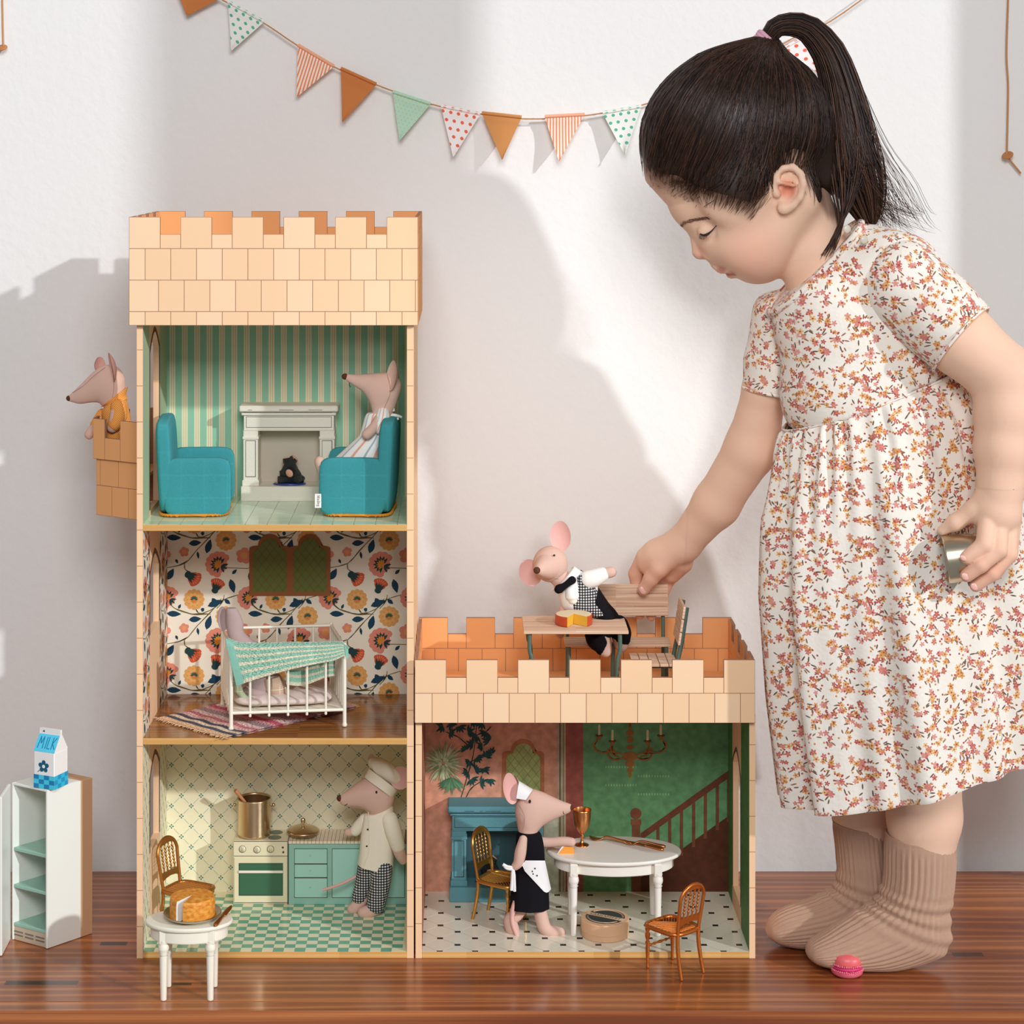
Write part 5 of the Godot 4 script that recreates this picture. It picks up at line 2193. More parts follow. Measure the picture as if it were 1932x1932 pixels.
	var wt := thing("worktop", "cream tiled worktop on the sage green kitchen cabinet", "worktop", Vector3((xs.call(546) + xe) * 0.5, ys.call(1592), (zf + zb) * 0.5))
	mk.call("slab", xs.call(543.8), xe, ys.call(1592), top - 0.0002, zb, zf + 0.0006, mat("grout_brown", C(128, 106, 82), 0.7), wt, 0.0)
	var tile := mat("worktop_tile", C(240, 224, 196), 0.3)
	var stp := 7.3 * d / FOC
	var n := int((xe - xs.call(544)) / stp)
	for q in n:
		var x: float = xs.call(544.2) + q * stp
		mk.call("tile", x + 0.0002, x + stp - 0.0002, ys.call(1591.6), top, zf + 0.0004, zf + 0.0008, tile, wt, 0.0)
		for r in 8:
			var z := zf + 0.0004 - r * 0.0046
			mk.call("tile", x + 0.0002, x + stp - 0.0002, top - 0.0003, top, maxf(z - 0.0044, zb), z, tile, wt, 0.0)
	# pot with a spoon, and its lid
	var pm: Material = mats["pewter"]
	var pd := 2.143
	var pc := Vector3(X(479.5, pd), top + 0.0003, ZC - pd)
	var pr_ := 31.5 * pd / FOC
	var ph := 0.0375
	var pt := thing("stockpot", "pale gold metal stockpot on the toy stove", "pot", pc)
	var pb := MB.new()
	pb.lathe(pro([[0.0001, 0.0], [pr_ * 0.93, 0.0], [pr_ * 0.98, 0.0008], [pr_, 0.0025], [pr_, ph - 0.001], [pr_ * 1.03, ph], [pr_ * 0.95, ph], [pr_ * 0.93, ph - 0.002], [pr_ * 0.93, 0.002], [0.0001, 0.0015]]), 44, Transform3D(Basis(), pc))
	part("pot_body", pb, pm, pt)
	for sx in [-1.0, 1.0]:
		var hb := MB.new()
		hb.tube([pc + Vector3(sx * pr_ * 0.98, ph * 0.80, 0), pc + Vector3(sx * (pr_ + 0.0016), ph * 0.80, 0)], [0.0008], 8)
		hb.ball(pc + Vector3(sx * (pr_ + 0.0028), ph * 0.80, 0), Vector3.ONE * 0.0019, 12)
		part("handle", hb, pm, pt)
	var sp := MB.new()
	sp.tube(curve([P(444, 1491, 2.128), P(452, 1501, 2.131), P(466, 1520, 2.138), P(480, 1550, 2.148)], 4), [0.0019, 0.0021, 0.0021, 0.002, 0.0017, 0.0016], 12)
	solo("wooden_spoon", sp, mat("spoon_wood", C(198, 132, 88), 0.6), "wooden spoon handle sticking out of the stockpot", "spoon")
	var lc := Vector3(X(571.5, 2.14), top + 0.0003, ZC - 2.142)
	var lr := 31.0 * 2.14 / FOC
	var lid := thing("pot_lid", "pale gold domed pot lid lying on the tiled worktop", "lid", lc)
	var lb2 := MB.new()
	lb2.lathe(pro([[0.0001, 0.0001], [lr * 0.86, 0.0001], [lr * 0.88, 0.0035], [lr, 0.0038], [lr * 1.0, 0.0048], [lr * 0.9, 0.0062], [lr * 0.55, 0.0086], [lr * 0.2, 0.0098], [0.0001, 0.01]]), 44, Transform3D(Basis(), lc))
	part("dome", lb2, pm, lid)
	var kb2 := MB.new()
	turned(kb2, lc, pro([[0.0012, 0.0098], [0.001, 0.0115], [0.0018, 0.0125], [0.0026, 0.0145], [0.0022, 0.0165], [0.0001, 0.0176]]), 16)
	part("knob", kb2, pm, lid)
	chef_mouse(fy)
	bent_chair("brown-gold spindle-back toy chair in the kitchen behind the cheese plate", mats["chair_brown"], Vector3(X(352, 2.05), fy, ZC - 2.055), PI * 0.5 - 0.5)

func dining_room() -> void:
	var fy := Y(1796) + 0.0005
	fireplace("weathered teal-blue toy mantelpiece against the painted dining wall", Vector3(X(938, 2.136), fy, ZC - 2.134),
		relief(mat("fireplace_teal", C(92, 150, 160), 0.6), noise_tex(0.05, true, 256, 2.0, 4, 52), 0.03, 0.6), mat("wear_navy", C(40, 50, 52), 0.8), mat("hearth_teal", C(56, 92, 98), 0.8))
	log_fire("black ceramic log pile inside the teal-blue fireplace", Vector3(X(925, 2.14), fy + 0.015, ZC - 2.145), 0.9)
	bent_chair("bright gold spindle-back toy chair behind the maid mouse", mats["chair_gold"], Vector3(X(946, 2.085), fy, ZC - 2.083), PI * 0.5 - 0.56)
	var m: Material = mats["white_paint"]
	oval_table("dining_table", "cream oval dining table with turned legs in the castle hall", Vector3(X(1158, 2.068), fy, ZC - 2.068), 0.0659, 0.040, 0.0739, 0.0405, 0.028, m)
	var ty := fy + 0.0739
	# goblet
	var gc := PF(1098, 1595, ty)
	var gb := MB.new()
	var k := 0.00052
	gb.lathe(pro([[0.0001, 0.0], [0.0066, 0.0], [0.0070, 0.0006], [0.0062, 0.0012], [0.0028, 0.0022], [0.0017, 0.0035], [0.0013, 0.0062], [0.0016, 0.0085], [0.0024, 0.0095], [0.0016, 0.0106], [0.0022, 0.0122], [0.0055, 0.0160], [0.0076, 0.0205], [0.0086, 0.0270], [0.0090, 0.0340], [0.0092, 0.0352], [0.0083, 0.0352], [0.0079, 0.030], [0.0068, 0.022], [0.004, 0.0170], [0.0001, 0.0155]]), 36, Transform3D(Basis(), gc))
	solo("goblet", gb, mats["bronze"], "bronze goblet with a wide cup standing on the oval dining table", "goblet")
	# spoon, fork and knife lying on the far side
	var cut := func(called: String, label: String, a: Vector2, b: Vector2, kind: int) -> void:
		var p := PF(a.x, a.y, ty + 0.0012)
		var q := PF(b.x, b.y, ty + 0.0012)
		cutlery(called, label, p, q, kind, mats["bronze"])
	cut.call("spoon", "bronze spoon lying at the far edge of the oval table", Vector2(1112, 1582), Vector2(1196, 1592), 0)
	cut.call("fork", "bronze fork lying between spoon and knife on the oval table", Vector2(1176, 1590), Vector2(1256, 1598), 1)
	cut.call("knife", "bronze knife lying nearest the front among the table cutlery", Vector2(1186, 1588), Vector2(1252, 1604), 2)
	# wedge of cheese
	var wb := MB.new()
	var wc := PF(1068, 1611, ty)
	var pts := PackedVector2Array([Vector2(-0.0078, 0), Vector2(0.0076, 0), Vector2(0.0078, 0.0040), Vector2(0.0048, 0.0125), Vector2(-0.001, 0.0075)])
	wb.prism(pts, wc + Vector3(0, 0, 0), Vector3(1, 0, 0), Vector3.UP, Vector3(0, 0, -0.0030))
	var we := thing("cheese_wedge", "small orange-rinded cheese wedge at the maid mouse's paw", "cheese", wc)
	part("rind", wb, mat("rind_orange", C(240, 158, 60), 0.55), we)
	var wp := MB.new()
	wp.prism(PackedVector2Array([Vector2(-0.0085, 0), Vector2(-0.0078, 0.0), Vector2(-0.001, 0.0076), Vector2(0.0048, 0.0126), Vector2(0.0036, 0.0132), Vector2(-0.003, 0.0086)]), wc + Vector3(0, 0, -0.0004), Vector3(1, 0, 0), Vector3.UP, Vector3(0, 0, -0.0026))
	part("pale_side", wp, mat("cheese_white", C(240, 232, 224), 0.5), we)
	# round cheese box with a printed lid
	var bc := PF(1141, 1762, fy)
	var r := 46.5 * 2.03 / FOC
	var cb := thing("cheese_box", "round pale wooden cheese box with a dark printed lid under the oval table", "box", bc)
	var bw := mat("box_wood", C(226, 180, 140), 0.65)
	var b1 := MB.new()
	b1.lathe(pro([[0.0001, 0.0002], [r * 0.985, 0.0002], [r * 0.985, 0.0060]]), 56, Transform3D(Basis(), bc), true)
	part("box_base", b1, bw, cb)
	var b2 := MB.new()
	b2.lathe(pro([[r, 0.0056], [r, 0.0152], [r * 0.98, 0.0162], [0.0001, 0.0162]]), 56, Transform3D(Basis(), bc), true)
	var lid := part("box_lid", b2, bw, cb)
	var pl := MB.new()
	pl.lathe(pro([[0.0001, 0.01645], [r * 0.80, 0.01645], [r * 0.80, 0.0161]]), 48, Transform3D(Basis(), bc + Vector3(0.0006, 0, -0.001)), true)
	part("label_disc", pl, mat("label_dark", C(58, 62, 62), 0.6), lid)
	var dirx := Vector3(0.86, 0, 0.5).normalized()
	var dirz := Vector3(-0.5, 0, 0.86).normalized()
	var bd := MB.new()
	bd.box(bc + Vector3(0.0006, 0.0166, -0.001), Vector3(r * 1.66, 0.0002, 0.0062), 0, Basis(dirx, Vector3.UP, dirz))
	part("label_band", bd, mat("band_peach", C(232, 196, 160), 0.6), lid)
	var tx := Basis(dirx, -dirz, Vector3.UP)
	var lt := lettering(lid, "CAMEMBERT", bc + Vector3(0.0006, 0.01675, -0.001) - origin_of(lid), 0.0056, mat("ink_brown", C(64, 44, 36), 0.7), tx)
	var a2 := MB.new()
	for e in 2:
		var rr: float = r * [0.70, 0.74][e]
		for h in 2:
			var lp := []
			for q in 17:
				var a := PI * (0.12 + 0.76 * q / 16.0) + PI * h
				lp.append(bc + Vector3(0.0006, 0.01655, -0.001) + dirx * cos(a) * rr + dirz * sin(a) * rr)
			a2.tube(lp, [0.00022], 4)
	part("label_lines", a2, mats["band_peach"], lid)
	maid_mouse(fy, ty)
	# chair standing half outside on the bench
	bent_chair("amber spindle-back toy chair standing on the bench before the hall", mats["chair_amber"], Vector3(X(1271, 1.972), 0.0003, ZC - 1.974), PI + 0.70)

func cutlery(called: String, label: String, p: Vector3, q: Vector3, kind: int, m: Material) -> Node3D:
	# p: head end, q: handle end
	var ax := (q - p).normalized()
	var sd := ax.cross(Vector3.UP).normalized()
	var ln := (q - p).length()
	var mb := MB.new()
	var rows := []
	var prof: Array = []
	match kind:
		0: prof = [[0.0, 0.0008, 0.0004, 0.002], [0.05, 0.0034, 0.0006, 0.001], [0.14, 0.0046, 0.0007, 0.0], [0.25, 0.0034, 0.0008, 0.0004], [0.33, 0.0013, 0.0010, 0.0022], [0.42, 0.0012, 0.0012, 0.0032], [0.7, 0.0015, 0.0014, 0.0012], [0.92, 0.0021, 0.0015, 0.0], [1.0, 0.0010, 0.0008, 0.0]]
		1: prof = [[0.20, 0.0034, 0.0007, 0.0004], [0.27, 0.0034, 0.0008, 0.0002], [0.36, 0.0014, 0.0010, 0.002], [0.5, 0.0012, 0.0012, 0.0026], [0.75, 0.0016, 0.0014, 0.001], [0.93, 0.0021, 0.0015, 0.0], [1.0, 0.0010, 0.0008, 0.0]]
		_: prof = [[0.0, 0.0003, 0.0003, 0.0], [0.06, 0.0016, 0.0004, 0.0], [0.2, 0.0026, 0.0005, 0.0], [0.48, 0.0026, 0.0006, 0.0], [0.52, 0.0014, 0.0012, 0.0], [0.7, 0.0018, 0.0015, 0.0], [0.93, 0.0023, 0.0017, 0.0], [1.0, 0.0009, 0.0008, 0.0]]
	for e in curve_rows(prof, 4):
		var ring := PackedVector3Array()
		for j in 12:
			var a := TAU * j / 12
			ring.append(p + ax * ln * e[0] + sd * cos(a) * e[1] + Vector3.UP * (sin(a) * e[2] + e[3] + 0.0005))
		rows.append(ring)
	mb.grid(rows, true, true, true)
	var o := thing(called, label, called if called != "table_knife" else "knife", Vector3((p.x + q.x) * 0.5, minf(p.y, q.y) - 0.001, (p.z + q.z) * 0.5))
	part("handle" if kind else "body", mb, m, o)
	if kind == 1:
		for k in 4:
			var tb := MB.new()
			var s0 := sd * (k - 1.5) * 0.0018
			tb.tube(curve([p + ax * ln * 0.23 + s0 + Vector3(0, 0.0006, 0), p + ax * ln * 0.12 + s0 + Vector3(0, 0.0002, 0), p + s0 * 0.95 + Vector3(0, 0.0022, 0)], 4), [0.0007, 0.0007, 0.0006, 0.0006, 0.0006, 0.0005, 0.0005, 0.0004, 0.0003], 6)
			part("tine", tb, m, o)
	return o

func curve_rows(prof: Array, per: int) -> Array:
	var out := []
	for s in prof.size() - 1:
		for e in per:
			var t := e / float(per)
			var row := []
			for j in prof[0].size():
				var p0: float = prof[maxi(s - 1, 0)][j]
				var p1: float = prof[s][j]
				var p2: float = prof[s + 1][j]
				var p3: float = prof[mini(s + 2, prof.size() - 1)][j]
				row.append(0.5 * (2.0 * p1 + (p2 - p0) * t + (2.0 * p0 - 5.0 * p1 + 4.0 * p2 - p3) * t * t + (3.0 * p1 - p0 - 3.0 * p2 + p3) * t * t * t))
			row[1] = maxf(row[1], 0.0001)
			row[2] = maxf(row[2], 0.0001)
			out.append(row)
	out.append(prof[prof.size() - 1])
	return out

# ================================================================ roof terrace
func roof_terrace() -> void:
	var ry := CAMY - 0.5365 + 0.0003
	var wood := mat("terrace_wood", Color.WHITE, 0.7, 0, 0.3)
	tri_map(wood, grain_tex(512, 128, 91, [C(206, 164, 132), C(236, 206, 178), C(150, 110, 84)]), Vector3(0.10, 0.024, 0.024), false)
	var green := mat("terrace_green", C(92, 116, 104), 0.45, 0.2)
	var slat := func(parent: Node, called: String, a: Vector3, b: Vector3, w: Vector3, th: Vector3) -> void:
		var mb := MB.new()
		var ex := b - a
		var bas := Basis(ex.normalized(), th.normalized(), w.normalized())
		mb.box((a + b) * 0.5 + w * 0.5 + th * 0.5, Vector3(ex.length(), th.length(), w.length()), 0.0004, bas)
		part(called, mb, wood, parent)
	# table
	var ty := ry + 0.0712
	var a0 := P(988, 1192, 2.032)
	var a1 := P(1186, 1195, 2.032)
	var tt := thing("garden_table", "small wooden garden table with green metal legs on the castle roof", "table", Vector3((a0.x + a1.x) * 0.5, ry, ZC - 2.064))
	for k in 3:
		var z := ZC - 2.032 - k * 0.0222
		slat.call(tt, "tabletop_board", Vector3(a0.x, ty, z), Vector3(a1.x, ty, z), Vector3(0, 0, -0.0220), Vector3(0, -0.0032, 0))
	for sx in 2:
		for sz in 2:
			var x: float = lerpf(a0.x + 0.006, a1.x - 0.008, sx)
			var z: float = ZC - 2.037 - sz * 0.055
			var b := MB.new()
			var inw := -1.0 if sx else 1.0
			b.tube(curve([Vector3(x, ty - 0.004, z), Vector3(x, ty - 0.02, z), Vector3(x + inw * 0.0025, ty - 0.032, z), Vector3(x + inw * 0.0035, ry, z)], 5), [0.0021], 10)
			part("leg", b, green, tt)
		var rb := MB.new()
		var x2: float = lerpf(a0.x + 0.006, a1.x - 0.008, sx)
		rb.tube([Vector3(x2, ty - 0.0045, ZC - 2.037), Vector3(x2, ty - 0.0045, ZC - 2.092)], [0.0015], 8)
		part("cross_rail", rb, green, tt)
	# bench with backrest
	var by := ry + 0.043
	var bx0 := X(1066, 2.1)
	var bx1 := X(1263, 2.12)
	var bt := thing("garden_bench", "slatted wooden garden bench held by the child's hand on the castle roof", "bench", Vector3((bx0 + bx1) * 0.5, ry, ZC - 2.115))
	for k in 4:
		var z := ZC - 2.096 - k * 0.0085
		slat.call(bt, "seat_slat", Vector3(bx0, by, z), Vector3(bx1, by, z), Vector3(0, 0, -0.0079), Vector3(0, -0.0024, 0))
	for k in 3:
		var y0: float = [1162, 1143.5, 1119][k]
		var y1: float = [1145, 1120.5, 1103][k]
		var d := 2.130 + 0.002 * k
		slat.call(bt, "back_slat", Vector3(bx0, Y(y0, d), ZC - d), Vector3(bx1, Y(y0, d), ZC - d), Vector3(0, Y(y1, d) - Y(y0, d), -0.0012), Vector3(0, 0, -0.0024))
	for sx in 2:
		var x: float = lerpf(bx0 + 0.004, bx1 - 0.005, sx)
		for e in 2:
			var b := MB.new()
			if e == 0:
				b.tube(curve([Vector3(x, by - 0.003, ZC - 2.100), Vector3(x, by - 0.02, ZC - 2.1), Vector3(x, ry, ZC - 2.097)], 4), [0.002], 9)
			else:
				b.tube(curve([Vector3(x, Y(1108, 2.137), ZC - 2.1375), Vector3(x, by, ZC - 2.1345), Vector3(x, by - 0.02, ZC - 2.133), Vector3(x, ry, ZC - 2.136)], 4), [0.002], 9)
			part("leg", b, green, bt)
		var s2 := MB.new()
		s2.tube([Vector3(x, by - 0.0035, ZC - 2.098), Vector3(x, by - 0.0035, ZC - 2.133)], [0.0015], 8)
		part("cross_rail", s2, green, bt)
	# chair facing the table
	var cy := ry + 0.041
	var ct := thing("garden_chair", "slatted wooden garden chair with green metal frame right of the roof table", "chair", Vector3(X(1240, 2.05), ry, ZC - 2.05))
	var q0 := X(1190, 2.045)
	var q1 := X(1279, 2.03)
	var z0 := ZC - 2.070
	var z1 := ZC - 2.024
	for k in 5:
		var x: float = lerpf(q0, q1, k / 5.0)
		var w := (q1 - q0) / 5.0 - 0.0006
		slat.call(ct, "seat_slat", Vector3(x, cy, z0), Vector3(x, cy, z1), Vector3(w, 0, 0), Vector3(0, -0.0024, 0))
	for k in 3:
		var f0: float = [0.018, 0.0305, 0.043][k]
		var lean := 0.15
		slat.call(ct, "back_slat", Vector3(q1 - 0.001 + f0 * lean, cy + f0, z0), Vector3(q1 - 0.001 + f0 * lean, cy + f0, z1), Vector3(0.0115 * lean, 0.0115, 0), Vector3(-0.0024, 0.0004, 0))
	for sz in 2:
		var z: float = [z0 + 0.006, z1 - 0.006][sz]
		var b := MB.new()
		b.tube(curve([Vector3(q1 + 0.0085, cy + 0.053, z), Vector3(q1 + 0.0035, cy + 0.02, z), Vector3(q1 - 0.001, cy - 0.004, z), Vector3(q1 + 0.002, cy - 0.02, z), Vector3(q1 + 0.003, ry, z)], 4), [0.0023], 9)
		part("leg", b, green, ct)
		var b2 := MB.new()
		b2.tube([Vector3(q0 + 0.012, cy - 0.003, z), Vector3(q0 + 0.017, ry, z)], [0.0021], 9)
		part("leg", b2, green, ct)
		var b3 := MB.new()
		b3.tube([Vector3(q0 + 0.004, cy - 0.0035, z), Vector3(q1, cy - 0.0035, z)], [0.0015], 8)
		part("cross_rail", b3, green, ct)
	# cheese wheel with a wedge missing
	var wc := Vector3(X(1082, 2.066), ty + 0.0002, ZC - 2.062)
	cheese_wheel("waxed_cheese", "red-waxed yellow cheese wheel with a wedge missing on the roof table", wc, 0.0182, 0.0098, 0.40, TAU - 0.75, mat("wax_red", C(196, 74, 34), 0.4), mat("cheese_cream", C(240, 220, 180), 0.6), mat("cheese_yellow", C(232, 184, 64), 0.5), PI * 0.5)
	waiter_mouse(ry, by)

# Wheel with a missing wedge round the direction face (angle from +x towards +z).
func cheese_wheel(called: String, label: String, c: Vector3, r: float, h: float, a0: float, a1: float, rind: Material, top: Material, inner: Material, face: float, round_top := 0.08) -> Node3D:
	var t := thing(called, label, "cheese", c)
	var n := 44
	var prof := pro([[0.94, 0.0], [0.99, 0.04], [1.0, 0.12], [1.0, 1.0 - round_top * 2.0], [0.985, 1.0 - round_top * 0.8], [0.95, 1.0 - round_top * 0.2]])
	var side := MB.new()
	var rows := []
	for q: Vector2 in prof:
		var row := PackedVector3Array()
		for k in n + 1:
			var a := face + lerpf(a0, a1, k / float(n))
			row.append(c + Vector3(cos(a) * q.x * r, q.y * h, sin(a) * q.x * r))
		rows.append(row)
	side.grid(rows, false)
	part("rind", side, rind, t)
	var cap := MB.new()
	for k in n:
		var a := face + lerpf(a0, a1, k / float(n))
		var b := face + lerpf(a0, a1, (k + 1) / float(n))
		cap.tri(c + Vector3(0, h, 0), c + Vector3(cos(a) * 0.95 * r, h * (1.0 - round_top * 0.2), sin(a) * 0.95 * r), c + Vector3(cos(b) * 0.95 * r, h * (1.0 - round_top * 0.2), sin(b) * 0.95 * r), Vector3.UP)
	part("top_face", cap, top, t)
	for e in 2:
		var cf := MB.new()
		var a := face + (a0 if e == 0 else a1)
		var pts := PackedVector2Array([Vector2(0, 0)])
		for q: Vector2 in prof:
			pts.append(Vector2(q.x * r, q.y * h))
		pts.append(Vector2(0, h))
		var ex := Vector3(cos(a), 0, sin(a))
		cf.flat(pts, c, ex, Vector3.UP, ex.cross(Vector3.UP) * (1.0 if e == 0 else -1.0))
		part("cut_face", cf, inner, t)
	return t

# ================================================================ on the bench in front
func table_top() -> void:
	var m: Material = mats["cream_paint"]
	oval_table("side_table", "small cream oval side table carrying the cheese plate on the bench", Vector3(X(357, 1.917), 0.0003, ZC - 1.917), 0.0395, 0.026, 0.0675, 0.021, 0.0155, m)
	var ty := 0.0681
	var pc := Vector3(X(363, 1.917), ty, ZC - 1.917)
	var pb := MB.new()
	var r := 0.0262
	pb.lathe(pro([[0.0001, 0.0002], [r * 0.6, 0.0002], [r * 0.9, 0.0034], [r, 0.0056], [r * 0.985, 0.0062], [r * 0.9, 0.0044], [r * 0.6, 0.0014], [0.0001, 0.0012]]), 56, Transform3D(Basis(), pc))
	solo("plate", pb, mats["silver_gold"], "shiny pale gold plate on the small cream side table", "plate")
	var och := mat("rind_baked", Color.WHITE, 0.5)
	var nt := noise_tex(0.03, false, 256, 1.0, 4, 61)
	var g := Gradient.new()
	g.set_color(0, C(206, 112, 20))
	g.set_color(1, C(252, 190, 92))
	nt.color_ramp = g
	tri_map(och, nt, Vector3(0.05, 0.03, 0.05))
	cheese_wheel("cheese_round", "round orange cheese with a white wedge cut, lying on the plate", pc + Vector3(0, 0.0016, 0), 0.0205, 0.0195, 0.30, TAU - 0.05, och, och, mat("cheese_white", C(240, 232, 224), 0.5), PI * 0.5 + 0.35, 0.2)
	cutlery("table_knife", "bronze-handled knife leaning on the edge of the cheese plate", P(437, 1709, 1.938), P(405, 1748, 1.896), 2, mats["bronze"])
	# toy refrigerator
	var a := P(89, 1791, 2.0224)
	a.y = 0.0003
	var ex := Vector3(-0.0433, 0, -0.027).normalized()      # along the open front, to the left and back
	var ez := Vector3(0.0365, 0, -0.04).normalized()        # along the closed side, to the right and back
	var wd := 0.046
	var dp := 0.054
	var h := 0.1515
	var B := Basis(ex, Vector3.UP, ez)
	var ft := thing("toy_fridge", "open white toy refrigerator with mint shelves on the bench, milk carton on top", "refrigerator", a + (ex * wd + ez * dp) * 0.5)
	var en := mat("fridge_white", C(236, 238, 228), 0.3)
	var kraft := mat("fridge_kraft", C(204, 162, 124), 0.7)
	var mint := mat("fridge_mint", C(150, 190, 172), 0.3)
	var bx := func(called: String, p0: Vector3, p1: Vector3, mm: Material, bev := 0.0005) -> MeshInstance3D:
		var mb := MB.new()
		mb.box(a + B * ((p0 + p1) * 0.5), (p1 - p0).abs(), bev, B)
		return part(called, mb, mm, ft)
	var w := 0.0022
	var sp := 0.040
	bx.call("side_panel", Vector3(0, 0, 0), Vector3(w, h, sp), en)
	bx.call("side_panel", Vector3(0, 0, sp), Vector3(w, h, dp), kraft)
	bx.call("side_panel", Vector3(wd - w, 0, 0), Vector3(wd, h, dp), en)
	bx.call("top_panel", Vector3(w, h - w, 0), Vector3(wd - w, h, sp), en)
	bx.call("top_panel", Vector3(w, h - w, sp), Vector3(wd - w, h, dp), kraft)
	bx.call("back_panel", Vector3(w, 0, dp - w), Vector3(wd - w, h - w, dp), mat("fridge_cream", C(224, 218, 196), 0.5))
	for y in [0.0135, 0.0505, 0.0860]:
		bx.call("shelf", Vector3(w, y, 0.0004), Vector3(wd - w, y + 0.0034, dp - w), mint)
	var gr: MeshInstance3D = bx.call("grille", Vector3(w, 0, 0.0008), Vector3(wd - w, 0.0135, 0.004), mat("grille_beige", C(198, 180, 158), 0.5))
	for k in 3:
		for e in 2:
			var mb := MB.new()
			var x0 := 0.0045 + k * 0.0138
			mb.box(a + B * Vector3(x0 + 0.0055, 0.0055 + e * 0.0032, 0.0008), Vector3(0.011, 0.0013, 0.0006), 0, B)
			part("slot", mb, mat("slot_grey", C(120, 112, 104), 0.6), gr)
	# opened door, seen on its edge
	var hinge := a + ex * wd
	var dz := Vector3(0.02, 0, 1).normalized()
	var dB := Basis(dz.cross(Vector3.UP).normalized(), Vector3.UP, dz)
	var dm := MB.new()
	dm.box(hinge + Vector3(-0.0025, h * 0.497, 0) + dz * 0.0215, Vector3(0.0032, h * 0.992, 0.043), 0.0008, dB)
	var door := part("door", dm, en, ft)
	var dh := MB.new()
	dh.box(hinge + Vector3(-0.0055, h * 0.60, 0) + dz * 0.036, Vector3(0.003, 0.022, 0.0022), 0.0008, dB)
	part("handle", dh, mats["silver_gold"], door)
	# milk carton
	var mc := P(96, 1478, 2.036)
	mc.y = h + 0.0006
	var mt := thing("milk_carton", "blue and white toy milk carton standing on the toy refrigerator", "carton", mc)
	var mB := Basis(Vector3.UP, -0.42)
	var mw := 0.0118
	var paper := vmat("carton_paper", 0.35, 0.5)
	var cm := MB.new()
	cm.col = L(246, 244, 240)
	cm.box(mc + Vector3(0, 0.0175, 0), Vector3(mw * 2.0, 0.035, mw * 1.9), 0.0008, mB)
	var gp := PackedVector2Array([Vector2(-mw * 0.95, 0.0348), Vector2(mw * 0.95, 0.0348), Vector2(0.0016, 0.0498), Vector2(0.0016, 0.0545), Vector2(-0.0016, 0.0545), Vector2(-0.0016, 0.0498)])
	cm.prism(gp, mc - mB.x * mw, mB.z, Vector3.UP, mB.x * mw * 2.0)
	part("carton_body", cm, paper, mt)
	var pm := MB.new()
	var fs := surf(mc + mB * Vector3(-mw, 0, mw * 0.95) + mB.z * 0.0001, mB.x, Vector3.UP, mB.z, mw * 2.0, 0.036)
	var blues := [L(20, 130, 186), L(48, 190, 226), L(24, 156, 206), L(70, 205, 232)]
	for r2 in 3:
		for q in 4:
			var c0: Color = blues[(q + r2) % 2 + (2 if (q * 3 + r2) % 2 else 0)]
			pr(pm, fs, rect(q * mw * 0.5, r2 * 0.0043, (q + 1) * mw * 0.5, (r2 + 1) * 0.0043), c0, 1)
	var fc := Vector2(mw * 0.98, 0.0213)
	pr(pm, fs, stroke_pts([fc, fc + Vector2(-0.007, -0.006)], 0.0006), L(30, 110, 140), 1)
	for k in 5:
		pr(pm, fs, ellipse_pts(fc + Vector2(0.0036, 0).rotated(k * TAU / 5 + 0.3), 0.0025, 0.0022, 14, k * TAU / 5 + 0.3), L(18, 92, 124), 2)
	pr(pm, fs, ellipse_pts(fc, 0.0022, 0.0022, 16), L(18, 92, 124), 2)
	pr(pm, fs, ellipse_pts(fc, 0.0017, 0.0017, 16), L(246, 244, 240), 3)
	# right side checks
	var rs := surf(mc + mB * Vector3(mw, 0, mw * 0.95) + mB.x * 0.0001, -mB.z, Vector3.UP, mB.x, mw * 1.9, 0.036)
	for r2 in 3:
		for q in 4:
			pr(pm, rs, rect(q * mw * 0.475, r2 * 0.0043, (q + 1) * mw * 0.475, (r2 + 1) * 0.0043), blues[(q + r2 + 1) % 2 + (2 if (q + r2) % 2 else 0)], 1)
	# sloping front of the gable: blue field and the hand-drawn word
	var g0 := mc + mB * Vector3(-mw, 0.0350, mw * 0.95)
	var g1 := mc + mB * Vector3(-mw, 0.0498, 0.0016)
	var gy := (g1 - g0)
	var gn := mB.x.cross(gy.normalized()).normalized()
	var gs := surf(g0 + gn * 0.0001, mB.x, gy.normalized(), gn, mw * 2.0, gy.length())
	pr(pm, gs, rect(0, 0, gs.w, gs.h * 0.98), L(92, 208, 238), 1)
	var ink := L(24, 128, 170)
	for lt in [[[0.12, 0.18], [0.16, 0.84], [0.24, 0.44], [0.32, 0.84], [0.36, 0.18]], [[0.48, 0.18], [0.48, 0.82]], [[0.57, 0.84], [0.57, 0.2], [0.70, 0.2]], [[0.77, 0.18], [0.77, 0.84]], [[0.92, 0.84], [0.78, 0.5], [0.93, 0.2]]]:
		var pts := []
		for q in lt:
			pts.append(Vector2(q[0] * gs.w, q[1] * gs.h))
		for k in pts.size() - 1:
			pr(pm, gs, stroke_pts([pts[k], pts[k + 1]], 0.0009), ink, 2)
	var hs := surf(mc + mB * Vector3(-mw, 0.0498, 0.0016) + mB.z * 0.0001, mB.x, Vector3.UP, mB.z, mw * 2.0, 0.005)
	pr(pm, hs, PackedVector2Array([Vector2(0.0035, 0.0018), Vector2(0.0062, 0.0014), Vector2(0.0056, 0.0036)]), L(24, 60, 72), 1)
	part("carton_print", pm, paper, mt)
	# macaron
	var kc := PF(1598, 1838, 0.0003)
	var mk := thing("macaron", "pink toy macaron lying on the bench by the child's foot", "macaron", kc)
	var mr := 31.0 * 1.947 / FOC
	var pink := mat("macaron_pink", C(236, 112, 132), 0.42)
	var hot := mat("macaron_cream", C(226, 56, 120), 0.5)
	var s1 := MB.new()
